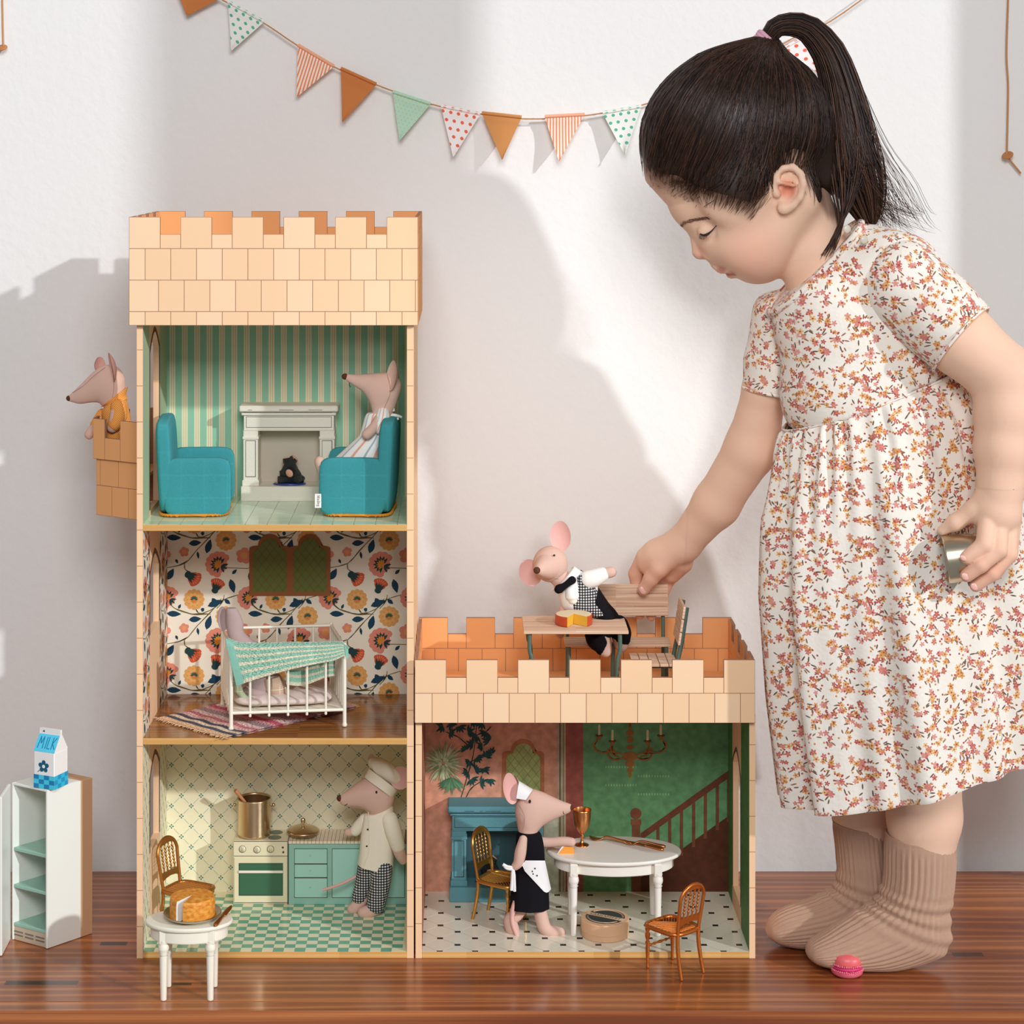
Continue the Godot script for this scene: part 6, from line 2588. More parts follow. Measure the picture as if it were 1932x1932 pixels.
	var foot := func(y: float) -> MB:
		var q := MB.new()
		for k in 46:
			var an := TAU * k / 46.0
			q.ball(kc + Vector3(cos(an) * mr * 0.985, y + rng.randf_range(-0.0003, 0.0003), sin(an) * mr * 0.985), Vector3.ONE * rng.randf_range(0.0009, 0.0013), 6)
		return q
	s1.lathe(pro([[0.0001, 0.0], [mr * 0.75, 0.0002], [mr * 0.95, 0.0022], [mr, 0.0052], [mr * 0.97, 0.0062], [0.0001, 0.0062]]), 40, Transform3D(Basis(), kc))
	var sh := part("lower_shell", s1, pink, mk)
	part("ruffle", foot.call(0.0066), pink, sh)
	var s2 := MB.new()
	s2.lathe(pro([[0.0001, 0.0064], [mr * 0.93, 0.0066], [mr * 0.97, 0.0086], [mr * 0.93, 0.0106], [0.0001, 0.0108]]), 40, Transform3D(Basis(), kc))
	part("filling", s2, hot, mk)
	var s3 := MB.new()
	s3.lathe(pro([[0.0001, 0.0114], [mr * 0.97, 0.0115], [mr, 0.0130], [mr * 0.97, 0.0165], [mr * 0.85, 0.0194], [mr * 0.6, 0.0212], [mr * 0.3, 0.0219], [0.0001, 0.0220]]), 40, Transform3D(Basis(), kc))
	var s4 := part("upper_shell", s3, mat("macaron_coral", C(232, 104, 106), 0.4), mk)
	part("ruffle", foot.call(0.0114), pink, s4)

# ================================================================ cloth mice
# Keys measured on an enlarged crop: origin (ox, oy), s times enlarged.
func zk(keys: Array, ox: float, oy: float, s: float) -> Array:
	var out := []
	for k in keys:
		out.append([ox + k[0] / s, oy + k[1] / s, ox + k[2] / s, oy + k[3] / s, k[4] / s, (k[5] if k.size() > 5 else 0.0) / s])
	return out
func zl(keys: Array, ox: float, oy: float, s: float) -> Array:
	var out := []
	for k in keys:
		out.append([ox + k[0] / s, oy + k[1] / s, k[2] / s, (k[3] if k.size() > 3 else 0.0) / s])
	return out

class Crop:
	var ox: float
	var oy: float
	var s: float
	var d: float
	var host
	func _init(h, a: float, b: float, c: float, e: float) -> void:
		host = h; ox = a; oy = b; s = c; d = e
	# point at (x, y) of the crop, z crop units towards the camera
	func p(x: float, y: float, z := 0.0) -> Vector3:
		return host.P(ox + x / s, oy + y / s, d - z / s * d / 4000.0)
	func m(u: float) -> float:
		return u / s * d / 4000.0
	func loft(mb, keys: Array, segs := 24, per := 5, mod = null) -> void:
		host.loft(mb, host.zk(keys, ox, oy, s), d, segs, per, mod)
	func limb(mb, keys: Array, sides := 14) -> void:
		host.limb(mb, host.zl(keys, ox, oy, s), d, sides)

# Cupped round ear: back and hollow front.
func ear_cup(mb: MB, c: Vector3, right: Vector3, up: Vector3, rx: float, ry: float, cup: float, thick: float) -> void:
	var nn := right.cross(up).normalized()
	for side in 2:
		var rows := []
		for r in 8:
			var f := sin(PI * 0.5 * r / 7.0)
			var ring := PackedVector3Array()
			for j in 24:
				var a := TAU * j / 24
				var x := cos(a) * f
				var y := sin(a) * f
				y = y if y < 0.0 else y * (1.0 - 0.12 * x * x)
				var z := cup * (f * f - 1.0)
				if side == 1:
					z -= thick * sqrt(maxf(0.0, 1.0 - f * f * 0.98))
				ring.append(c + right * x * rx + up * y * ry + nn * z)
			rows.append(ring)
		var k := mb.v.size()
		mb.grid(rows, true)
		# normals: hollow side looks along nn, back side away
		for j in range(k, mb.v.size()):
			if (mb.n[j].dot(nn) < 0.0) == (side == 0):
				mb.n[j] = -mb.n[j]

func mouse_face(t: Node3D, body: Node3D, cr: Crop, nose: Array, eye: Array, mouth: Array) -> void:
	var nb := MB.new()
	nb.ball(cr.p(nose[0], nose[1], 0), Vector3(cr.m(nose[2]), cr.m(nose[2] * 0.92), cr.m(nose[2])), 16)
	part("nose", nb, mats["plush_nose"], t)
	var eb := MB.new()
	eb.ball(cr.p(eye[0], eye[1], eye[2]), Vector3(cr.m(eye[3]), cr.m(eye[3] * 1.35), cr.m(eye[3] * 0.7)), 12)
	part("eye", eb, mats["thread_dark"], t)
	if mouth.size():
		var mb := MB.new()
		var pts := []
		for q in mouth:
			pts.append(cr.p(q[0], q[1], q[2]))
		mb.tube(curve(pts, 4), [cr.m(4.0)], 6)
		part("mouth_stitch", mb, mats["thread_dark"], t)

func seam(t: Node3D, cr: Crop, pts: Array, r := 2.2) -> void:
	var mb := MB.new()
	var q := []
	for e in pts:
		q.append(cr.p(e[0], e[1], e[2]))
	mb.tube(curve(q, 5), [cr.m(r)], 5)
	part("seam", mb, mat("plush_seam", C(190, 148, 132), 0.95), t)

func seated_mouse() -> void:
	var cr := Crop.new(self, 420, 640, 5.084, 2.078)
	var t := thing("toy_mouse", "pink cloth mouse in a pastel-striped dress seated in the teal armchair", "toy mouse", cr.p(1500, 1650, 0), "dressed cloth mice")
	var plush: Material = mats["plush"]
	var b := MB.new()
	cr.loft(b, [[1168, 345, 1170, 378, 10], [1195, 335, 1198, 405, 30], [1290, 338, 1265, 450, 52], [1400, 332, 1350, 510, 78], [1510, 322, 1405, 600, 105], [1620, 325, 1425, 660, 112], [1700, 390, 1432, 695, 108], [1718, 470, 1425, 715, 96], [1660, 640, 1415, 725, 86], [1610, 760, 1400, 750, 80]], 28)
	cr.limb(b, [[1500, 770, 52, 120], [1450, 850, 50, 150], [1385, 915, 52, 160]])
	cr.limb(b, [[1180, 1420, 60, 70], [1000, 1330, 52, 60], [950, 1240, 50, 60], [930, 1170, 52, 60]])
	cr.limb(b, [[1200, 1420, 60, -70], [1040, 1340, 50, -60], [1000, 1290, 44, -60]])
	part("body", b, plush, t)
	mouse_face(t, t, cr, [1174, 358, 33], [1493, 440, 92, 12], [[1214, 418, 30], [1217, 442, 26], [1226, 458, 14]])
	seam(t, cr, [[1580, 330, 100], [1610, 500, 112], [1560, 640, 96], [1545, 710, 82]])
	var e1 := MB.new()
	ear_cup(e1, cr.p(1622, 350, 118), Vector3(0.55, 0.1, 0.83).normalized() , Vector3(0.12, 1, 0.0).normalized(), cr.m(95), cr.m(148), cr.m(26), cr.m(22))
	part("ear", e1, plush, t)
	var e2 := MB.new()
	ear_cup(e2, cr.p(1640, 380, -110), Vector3(-0.55, 0, 0.83).normalized(), Vector3(0.1, 1, -0.1).normalized(), cr.m(80), cr.m(125), cr.m(20), cr.m(20))
	part("ear", e2, mats["plush_pink"], t)
	var dm := mat("dress_stripe", Color.WHITE, 0.95, 0, 0.1)
	var w := C(246, 242, 236)
	dm.albedo_texture = stripe_tex([w, C(222, 150, 60), w, C(236, 176, 150), w, C(168, 186, 190), w, C(236, 176, 150), w, C(168, 186, 190)], [18, 3, 14, 8, 14, 4, 16, 6, 14, 4])
	dm.uv1_scale = Vector3(2.5, 1, 1)
	var d := MB.new()
	var fold := func(a: float, v: float) -> float: return 1.0 + 0.035 * v * sin(a * 11.0)
	cr.loft(d, [[1600, 695, 1410, 705, 84], [1625, 720, 1370, 730, 96], [1640, 830, 1320, 900, 110], [1620, 950, 1270, 960, 128], [1580, 1080, 1140, 1080, 165], [1560, 1250, 1010, 1210, 185], [1540, 1400, 960, 1400, 190]], 44, 5, fold)
	part("dress", d, dm, t)
	var sl := MB.new()
	cr.limb(sl, [[1540, 715, 66, 70], [1530, 780, 78, 110], [1500, 850, 70, 120]])
	part("sleeve", sl, dm, t)
	var bow := MB.new()
	for q in [[[1600, 720], [1632, 660], [1640, 690]], [[1610, 725], [1680, 735], [1720, 750]], [[1605, 725], [1650, 770], [1690, 760]], [[1600, 722], [1612, 690], [1625, 650]]]:
		var pts := []
		for e in q:
			pts.append(cr.p(e[0], e[1], 20))
		bow.tube(curve(pts, 5), [cr.m(12), cr.m(15), cr.m(17), cr.m(17), cr.m(16), cr.m(15), cr.m(13), cr.m(13), cr.m(12)], 8)
	part("neck_bow", bow, mats["white_cloth"], t)

func balcony_mouse() -> void:
	var cr := Crop.new(self, 100, 640, 5.084, 2.088)
	var t := thing("toy_mouse", "pink cloth mouse in an orange knit shirt looking out of the balcony", "toy mouse", cr.p(620, 1100, 0), "dressed cloth mice")
	var plush: Material = mats["plush"]
	var b := MB.new()
	cr.loft(b, [[140, 545, 140, 592, 10], [185, 512, 185, 604, 34], [290, 410, 260, 620, 62], [390, 310, 380, 606, 88], [500, 248, 440, 612, 108], [610, 260, 470, 640, 116], [680, 350, 490, 655, 112], [695, 440, 500, 680, 100], [690, 560, 500, 690, 92], [690, 640, 500, 700, 90]], 28)
	cr.limb(b, [[610, 700, 60, 130], [590, 790, 58, 150], [568, 850, 54, 150]])
	cr.limb(b, [[460, 760, 50, -40], [400, 850, 50, -20], [345, 918, 46, 0]])
	part("body", b, plush, t)
	mouse_face(t, t, cr, [155, 566, 30], [456, 424, 94, 11], [[212, 590, 24], [222, 604, 18], [232, 612, 6]])
	seam(t, cr, [[185, 512, 30], [300, 440, 56], [400, 345, 72], [500, 270, 62]], 2.6)
	seam(t, cr, [[560, 250, 90], [585, 420, 116], [570, 560, 104]])
	var e1 := MB.new()
	ear_cup(e1, cr.p(556, 270, 116), Vector3(0.28, 0.05, 0.96).normalized(), Vector3(-0.18, 1, 0).normalized(), cr.m(110), cr.m(140), cr.m(24), cr.m(26))
	part("ear", e1, mats["plush_pink"], t)
	var e2 := MB.new()
	ear_cup(e2, cr.p(452, 250, -90), Vector3(0.6, 0.1, -0.8).normalized(), Vector3(-0.1, 1, 0).normalized(), cr.m(70), cr.m(82), cr.m(16), cr.m(24))
	part("ear", e2, mats["plush_pink"], t)
	var knit := mat("knit_orange", Color.WHITE, 0.95, 0, 0.1)
	tri_map(knit, check_tex(C(226, 138, 58), C(248, 182, 104)), Vector3.ONE * 0.0022)
	var s := MB.new()
	cr.loft(s, [[700, 470, 500, 650, 105], [705, 560, 470, 680, 115], [720, 640, 470, 740, 122], [745, 760, 470, 860, 128], [760, 900, 470, 980, 130], [760, 1100, 480, 1100, 130]], 30)
	part("shirt", s, knit, t)
	var cl := MB.new()
	cr.loft(cl, [[722, 450, 452, 655, 118], [700, 540, 500, 640, 112], [722, 560, 480, 680, 120]], 30)
	part("collar", cl, knit, t)
	var a := MB.new()
	cr.limb(a, [[625, 640, 76, 96], [630, 740, 78, 130], [588, 822, 68, 150]])
	cr.limb(a, [[480, 720, 60, -60], [430, 790, 56, -40], [405, 830, 52, -30]])
	part("sleeve", a, knit, t)

func chef_mouse(fy: float) -> void:
	var cr := Crop.new(self, 420, 1420, 5.367, 2.10)
	var t := thing("toy_mouse", "cloth mouse cook in white jacket, cap and checked trousers in the kitchen", "toy mouse", PF(686, 1725, fy), "dressed cloth mice")
	var plush: Material = mats["plush"]
	var b := MB.new()
	cr.loft(b, [[1172, 445, 1175, 490, 10], [1212, 418, 1212, 530, 42], [1300, 352, 1285, 550, 72], [1380, 292, 1375, 560, 98], [1460, 240, 1440, 580, 120], [1560, 200, 1475, 615, 132], [1680, 300, 1500, 630, 126], [1738, 430, 1510, 640, 112], [1725, 540, 1500, 660, 96], [1700, 660, 1490, 700, 92]], 28)
	cr.limb(b, [[1770, 960, 60, 100], [1800, 1030, 58, 100], [1828, 1090, 46, 96]])
	cr.limb(b, [[1360, 760, 44, -100], [1310, 800, 44, -110], [1268, 806, 42, -110]])
	cr.limb(b, [[1590, 1480, 70, 60], [1560, 1560, 76, 60], [1480, 1608, 66, 70], [1420, 1622, 60, 75]])
	cr.limb(b, [[1430, 1440, 62, -50], [1400, 1510, 66, -50], [1340, 1570, 62, -40], [1310, 1590, 54, -35]])
	part("body", b, plush, t)
	mouse_face(t, t, cr, [1190, 462, 36], [1557, 402, 122, 12], [[1268, 508, 56], [1258, 524, 50], [1236, 536, 36]])
	seam(t, cr, [[1290, 540, 60], [1400, 548, 92], [1500, 600, 110]])
	var e1 := MB.new()
	ear_cup(e1, cr.p(1800, 255, 120), Vector3(0.8, -0.5, 0.3).normalized(), Vector3(0.5, 0.85, 0.1).normalized(), cr.m(110), cr.m(120), cr.m(40), cr.m(24))
	part("ear", e1, mats["plush_pink"], t)
	var e2 := MB.new()
	ear_cup(e2, cr.p(1515, 85, -110), Vector3(0.9, 0, 0.4).normalized(), Vector3(-0.15, 1, 0).normalized(), cr.m(46), cr.m(72), cr.m(14), cr.m(20))
	part("ear", e2, plush, t)
	var white := relief(mat("cook_white", C(246, 236, 214), 0.95, 0, 0.1), cloth_n, 0.007, 0.5)
	var j := MB.new()
	var fold := func(a: float, v: float) -> float: return 1.0 + 0.02 * v * sin(a * 7.0 + v * 4.0)
	cr.loft(j, [[1724, 522, 1585, 612, 96], [1730, 600, 1450, 618, 108], [1735, 640, 1425, 680, 118], [1738, 820, 1398, 840, 128], [1735, 1000, 1385, 1000, 134], [1728, 1182, 1370, 1130, 138]], 36, 5, fold)
	part("jacket", j, white, t)
	var cl := MB.new()
	cr.loft(cl, [[1722, 528, 1500, 620, 106], [1728, 560, 1475, 630, 110], [1732, 615, 1455, 622, 112]], 30)
	part("collar", cl, white, t)
	for q in [[1470, 778], [1460, 948]]:
		var bb := MB.new()
		bb.ball(cr.p(q[0], q[1], 108), Vector3(cr.m(11), cr.m(9), cr.m(6)), 10)
		part("button", bb, mats["thread_dark"], t)
	var pk := MB.new()
	pk.tube(curve([cr.p(1475, 600, 96), cr.p(1485, 800, 116), cr.p(1478, 1000, 122), cr.p(1430, 1150, 110)], 5), [cr.m(5)], 6)
	part("front_edge", pk, white, t)
	var s := MB.new()
	cr.limb(s, [[1690, 670, 82, 80], [1730, 800, 84, 105], [1778, 950, 70, 104]])
	part("sleeve", s, white, t)
	s = MB.new()
	cr.limb(s, [[1450, 680, 70, -70], [1390, 740, 66, -95], [1345, 790, 58, -105]])
	part("sleeve", s, white, t)
	var tr := MB.new()
	cr.limb(tr, [[1610, 1150, 112, 30], [1600, 1300, 106, 50], [1575, 1430, 100, 60], [1550, 1545, 96, 60]], 20)
	cr.limb(tr, [[1470, 1140, 100, -40], [1440, 1290, 94, -50], [1410, 1400, 86, -50], [1385, 1465, 80, -50]], 20)
	part("trousers", tr, mats["houndstooth"], t)
	var tl := MB.new()
	tl.tube(curve([cr.p(1480, 1190, -100), cr.p(1370, 1245, -90), cr.p(1200, 1330, -60), cr.p(1012, 1392, -40)], 6), [cr.m(15), cr.m(15), cr.m(15), cr.m(15), cr.m(14)], 9)
	part("tail", tl, mats["plush_pink"], t)
	# cap: band and puffed top
	var bd := MB.new()
	var rows := []
	for r in 4:
		var v := r / 3.0
		var ring := PackedVector3Array()
		var a0 := Vector2(lerpf(1432, 1480, v), lerpf(250, 160, v))
		var a1 := Vector2(lerpf(1722, 1772, v), lerpf(462, 380, v))
		for k in 32:
			var an := TAU * k / 32.0
			var c := (a0 + a1) * 0.5 + (a1 - a0) * 0.5 * cos(an)
			ring.append(cr.p(c.x, c.y, sin(an) * 138.0))
		rows.append(ring)
	bd.grid(rows, true)
	var cap := part("cap", bd, white, t)
	var pf := MB.new()
	var pr2 := []
	for r in 15:
		var f := PI * clampf(r / 14.0, 0.01, 0.99)
		var ring := PackedVector3Array()
		for k in 36:
			var an := TAU * k / 36.0
			var pl := 1.0 + 0.05 * sin(an * 6.0) * sin(f) + 0.03 * sin(an * 11.0 + 1.0) * sin(f)
			var cx := 1650.0 + cos(an) * sin(f) * 170.0 * pl + cos(f) * -40.0
			var cy := 190.0 + cos(an) * sin(f) * 60.0 - cos(f) * 135.0
			ring.append(cr.p(cx, cy, sin(an) * sin(f) * 160.0 * pl))
		pr2.append(ring)
	pf.grid(pr2, true)
	part("cap_top", pf, white, cap)

func maid_mouse(fy: float, ty: float) -> void:
	var cr := Crop.new(self, 880, 1420, 5.086, 2.05)
	var t := thing("toy_mouse", "cloth mouse maid in black dress and white lace apron at the oval table", "toy mouse", PF(1010, 1771, fy), "dressed cloth mice")
	var plush: Material = mats["plush"]
	var b := MB.new()
	cr.loft(b, [[1010, 502, 1006, 548, 10], [985, 488, 985, 575, 34], [920, 466, 925, 602, 56], [820, 420, 830, 645, 80], [720, 375, 740, 695, 104], [610, 352, 700, 735, 120], [510, 420, 690, 750, 122], [466, 540, 685, 760, 114], [485, 680, 685, 770, 98], [505, 790, 690, 800, 92]], 28)
	cr.limb(b, [[545, 830, 40, 108], [520, 950, 56, 116], [500, 1050, 50, 116], [470, 1090, 40, 112]])
	cr.limb(b, [[700, 860, 52, -80], [800, 860, 46, -70], [930, 850, 44, -50], [1010, 858, 42, -40]])
	cr.limb(b, [[690, 1430, 66, 30], [720, 1580, 64, 40], [760, 1690, 66, 45], [850, 1725, 62, 50], [905, 1722, 50, 52]])
	cr.limb(b, [[560, 1440, 66, -40], [480, 1560, 60, -30], [420, 1600, 62, -20], [440, 1690, 66, 0], [470, 1750, 50, 10]])
	part("body", b, plush, t)
	mouse_face(t, t, cr, [1000, 525, 28], [608, 468, 118, 13], [[926, 560, 52], [930, 580, 46], [940, 590, 30]])
	seam(t, cr, [[500, 480, 112], [560, 620, 122], [540, 740, 100]])
	var e1 := MB.new()
	ear_cup(e1, cr.p(425, 345, 90), Vector3(0.8, -0.15, -0.55).normalized(), Vector3(-0.12, 1, 0).normalized(), cr.m(92), cr.m(152), cr.m(34), cr.m(22))
	part("ear", e1, mats["plush_pink"], t)
	var e2 := MB.new()
	ear_cup(e2, cr.p(470, 330, -110), Vector3(0.7, -0.1, 0.7).normalized(), Vector3(-0.1, 1, 0).normalized(), cr.m(60), cr.m(110), cr.m(24), cr.m(22))
	part("ear", e2, plush, t)
	var black: Material = mats["black_cloth"]
	var d := MB.new()
	var fold := func(a: float, v: float) -> float: return 1.0 + 0.03 * v * sin(a * 9.0)
	cr.loft(d, [[500, 748, 690, 752, 100], [478, 800, 720, 790, 108], [472, 900, 744, 900, 112], [470, 1040, 752, 1030, 112], [455, 1130, 762, 1110, 118], [430, 1300, 785, 1300, 132], [414, 1485, 792, 1490, 142]], 44, 5, fold)
	part("dress", d, black, t)
	var w := relief(mat("lace_white", C(248, 246, 244), 0.95, 0, 0.1), cloth_n, 0.004, 0.8)
	# apron patch over the front of the skirt, with eyelets
	var ap := MB.new()
	for side in 2:
		var rows := []
		for r in 11:
			var v := r / 10.0
			var row := PackedVector3Array()
			for q in 13:
				var u := q / 12.0
				var left := Vector2(565, 1035).lerp(Vector2(530, 1105), minf(v * 2.5, 1.0)).lerp(Vector2(740, 1330), maxf((v - 0.3) / 0.7, 0.0))
				var right := Vector2(754, 1036).lerp(Vector2(812, 1310), v)
				var pt := left.lerp(right, u)
				if v > 0.8:
					pt.y += 22.0 * sin(PI * u) * (v - 0.8) * 5.0
				var ex := (pt.x - 605.0) / lerpf(150.0, 192.0, v)
				var zz := 132.0 * sqrt(maxf(0.0, 1.0 - ex * ex * 0.92)) + 10.0 + 4.0 * sin(u * 9.0) * v
				row.append(cr.p(pt.x, pt.y, zz - side * 5.0))
			rows.append(row)
		if side == 1:
			rows.reverse()
		ap.grid(rows, false)
	var an := part("apron", ap, w, t)
	for q in [[632, 1140], [658, 1112], [678, 1180], [640, 1165]]:
		var eb := MB.new()
		eb.ball(cr.p(q[0], q[1], 141), Vector3(cr.m(7), cr.m(9), cr.m(3)), 10)
		part("eyelet", eb, mats["thread_dark"], an)
	var tie := MB.new()
	for q in [[[560, 1060], [490, 1095], [445, 1100]], [[445, 1100], [395, 1095], [350, 1072]], [[350, 1072], [390, 1110], [440, 1118]], [[445, 1105], [440, 1200], [432, 1320]], [[450, 1105], [458, 1210], [462, 1330]]]:
		var pts := []
		for e in q:
			pts.append(cr.p(e[0], e[1], 128))
		tie.tube(curve(pts, 5), [cr.m(11), cr.m(12), cr.m(14), cr.m(16), cr.m(17), cr.m(16)], 7)
	part("apron_tie", tie, w, an)
	# lace cap
	var cp := MB.new()
	for side in 2:
		var rows := []
		for r in 7:
			var v := r / 6.0
			var row := PackedVector3Array()
			for q in 15:
				var u := q / 14.0
				# from the near side over the top to the far side
				var top := Vector2(575, 340).lerp(Vector2(520, 395), v)
				var low := Vector2(570, 455).lerp(Vector2(478, 440), v)
				var f := absf(u - 0.5) * 2.0
				var pt := Vector2(lerpf(640, 505, v), lerpf(352, 270, v)).lerp(low, f * f) if u < 0.5 else Vector2(lerpf(640, 505, v), lerpf(352, 270, v)).lerp(low, f * f)
				row.append(cr.p(pt.x, pt.y, 124.0 * sin((0.5 - u) * PI) + (4.0 if side == 0 else 0.0)))
			rows.append(row)
		cp.grid(rows, false)
	part("lace_cap", cp, w, t)
	var tl := MB.new()
	tl.tube(curve([cr.p(470, 1420, 60), cr.p(440, 1560, 66), cr.p(450, 1660, 76), cr.p(500, 1790, 90)], 6), [cr.m(22), cr.m(24), cr.m(26), cr.m(28), cr.m(28), cr.m(26), cr.m(22)], 9)
	part("tail", tl, mats["plush_pink"], t)

func waiter_mouse(ry: float, by: float) -> void:
	var cr := Crop.new(self, 940, 960, 5.084, 2.095)
	var t := thing("toy_mouse", "cloth mouse waiter with checked waistcoat and black bow tie leaning on the garden bench", "toy mouse", cr.p(1050, 1300, 0), "dressed cloth mice")
	var plush: Material = mats["plush"]
	var b := MB.new()
	# head: round back, snout pointing at the viewer's lower left
	b.ball(cr.p(500, 530, 0), Vector3(cr.m(168), cr.m(172), cr.m(165)), 30)
	cr.limb(b, [[500, 535, 160, 10], [455, 560, 118, 120], [410, 580, 74, 220], [378, 592, 38, 290]], 24)
	cr.limb(b, [[520, 560, 130, 0], [590, 660, 96, 0], [640, 720, 90, 0]], 20)
	cr.limb(b, [[1010, 620, 48, 60], [1060, 612, 52, 66], [1090, 605, 50, 66]])
	cr.limb(b, [[1020, 1240, 60, 90], [1030, 1330, 62, 110], [1030, 1370, 60, 120]])
	cr.limb(b, [[1150, 1240, 60, 60], [1175, 1300, 62, 80], [1190, 1320, 58, 90]])
	cr.limb(b, [[640, 940, 50, -30], [600, 1100, 46, -20], [590, 1205, 44, -10]])
	part("body", b, plush, t)
	var nb := MB.new()
	nb.ball(cr.p(371, 590, 316), Vector3.ONE * cr.m(33), 16)
	part("nose", nb, mats["plush_nose"], t)
	var eb := MB.new()
	eb.ball(cr.p(537, 446, 142), Vector3(cr.m(12), cr.m(9), cr.m(9)), 12)
	part("eye", eb, mats["thread_dark"], t)
	var mm := MB.new()
	mm.tube(curve([cr.p(438, 568, 226), cr.p(440, 600, 222), cr.p(425, 630, 222), cr.p(395, 640, 230)], 5), [cr.m(4)], 6)
	part("mouth_stitch", mm, mats["thread_dark"], t)
	seam(t, cr, [[395, 640, 235], [470, 650, 160], [560, 670, 110], [620, 680, 70]])
	var e1 := MB.new()
	ear_cup(e1, cr.p(596, 265, 10), Vector3(0.94, -0.28, 0.15).normalized(), Vector3(0.12, 1, 0).normalized(), cr.m(104), cr.m(148), cr.m(34), cr.m(22))
	part("ear", e1, mats["plush_pink"], t)
	var e2 := MB.new()
	ear_cup(e2, cr.p(308, 612, -20), Vector3(0.85, 0.5, 0.1).normalized(), Vector3(-0.45, 0.9, 0).normalized(), cr.m(112), cr.m(132), cr.m(30), cr.m(22))
	part("ear", e2, mats["plush_pink"], t)
	var white: Material = mats["white_cloth"]
	var s := MB.new()
	cr.loft(s, [[742, 560, 520, 780, 100], [800, 600, 560, 800, 118], [880, 640, 590, 860, 135], [960, 760, 620, 950, 145], [1000, 860, 700, 1000, 145]], 30)
	part("shirt", s, white, t)
	var cl := MB.new()
	cr.loft(cl, [[745, 555, 505, 785, 118], [720, 560, 530, 770, 112], [760, 590, 540, 800, 122]], 30)
	part("collar", cl, white, t)
	var sl := MB.new()
	cr.limb(sl, [[850, 680, 86, 70], [920, 665, 84, 80], [1000, 630, 70, 72]], 16)
	part("sleeve", sl, white, t)
	var v := MB.new()
	cr.loft(v, [[815, 600, 740, 640, 132], [900, 680, 700, 790, 150], [960, 770, 640, 900, 158], [1020, 860, 690, 980, 160], [1050, 920, 830, 1010, 158], [1060, 960, 900, 1030, 154]], 34)
	part("waistcoat", v, mats["houndstooth"], t)
	# shirt front showing between the waistcoat's edges
	var fr := MB.new()
	cr.limb(fr, [[700, 790, 60, 108], [715, 840, 70, 116], [720, 870, 50, 118]], 16)
	part("shirt_front", fr, white, t)
	var bw := MB.new()
	cr.limb(bw, [[700, 690, 36, 140], [640, 735, 30, 150], [590, 765, 44, 140], [575, 775, 40, 135]], 14)
	cr.limb(bw, [[712, 682, 38, 138], [660, 722, 30, 148]], 14)
	part("bow_tie", bw, mats["black_cloth"], t)
	var tr := MB.new()
	cr.loft(tr, [[960, 750, 880, 1010, 140], [1060, 900, 900, 1040, 150], [1130, 980, 940, 1080, 150], [1190, 1080, 900, 1150, 150], [1230, 1180, 850, 1230, 140]], 28)
	cr.limb(tr, [[980, 1130, 110, 60], [930, 1220, 100, 90], [980, 1300, 90, 100], [1000, 1340, 70, 105]], 18)
	cr.limb(tr, [[1140, 1120, 110, 40], [1180, 1200, 100, 60], [1190, 1250, 80, 70]], 18)
	part("trousers", tr, mats["black_cloth"], t)

func crib_mouse(fl: Vector3, fr: Vector3, bl: Vector3, fy: float, yb: float, hgt: float) -> void:
	var cr := Crop.new(self, 380, 1130, 6.44, 2.06)
	var t := thing("toy_mouse", "mauve cloth mouse with raised ears lying in the crib under the blanket", "toy mouse", cr.p(620, 1350, 0), "dressed cloth mice")
	var b := MB.new()
	cr.loft(b, [[300, 110, 420, 110, 40, 0], [298, 160, 462, 170, 60, 0], [300, 300, 510, 290, 70, 10], [320, 430, 520, 400, 90, 20], [350, 540, 640, 520, 120, 20], [420, 660, 760, 600, 140, 10], [470, 800, 860, 760, 150, 0], [520, 980, 900, 1000, 140, 0], [560, 1150, 900, 1180, 110, 0]], 26)
	cr.limb(b, [[560, 1120, 70, 60], [680, 1150, 64, 90], [800, 1180, 60, 90]])
	part("body", b, mat("plush_mauve", C(184, 160, 156), 0.95, 0, 0.1), t)
	relief(mats["plush_mauve"], cloth_n, 0.006, 0.5)
	var e := MB.new()
	ear_cup(e, cr.p(262, 240, -20), Vector3(0.85, -0.1, -0.5).normalized(), Vector3(-0.05, 1, 0).normalized(), cr.m(74), cr.m(150), cr.m(44), cr.m(24))
	part("ear", e, mats["plush_mauve"], t)
	var pm := mat("pyjama_sprig", Color.WHITE, 0.95, 0, 0.1)
	tri_map(pm, dots_tex(C(224, 206, 178), C(150, 96, 74), 128, 3.4, 9.2), Vector3.ONE * 0.012)
	var d := MB.new()
	cr.loft(d, [[700, 950, 960, 930, 150], [720, 1040, 1010, 1020, 150], [780, 1150, 1040, 1120, 120], [840, 1235, 1030, 1200, 80]], 24)
	part("pyjamas", d, pm, t)
	var gm := mat("ruffle_sprig", Color.WHITE, 0.95, 0, 0.1)
	tri_map(gm, dots_tex(C(216, 216, 180), C(110, 136, 100), 128, 3.6, 8.6), Vector3.ONE * 0.010)
	var c := MB.new()
	var pts := []
	for q in [[420, 940, 150], [440, 1080, 165], [520, 1200, 170], [620, 1270, 170], [740, 1255, 165], [850, 1220, 150]]:
		pts.append(cr.p(q[0], q[1], q[2]))
	c.tube(curve(pts, 6), [cr.m(44), cr.m(50), cr.m(48), cr.m(54), cr.m(50), cr.m(56), cr.m(50), cr.m(54), cr.m(46), cr.m(40)], 12)
	part("sprigged_frill", c, gm, t)

# ================================================================ the child
const GU := 0.0005
func G(x: float, y: float, z := 0.0) -> Vector3:
	return P(x, y, 2.0 - z * GU)
func to_px(p: Vector3) -> Vector3:
	var k := FOC / (ZC - p.z)
	return Vector3(CX + p.x * k, CY - (p.y - CAMY) * k, p.z / GU)

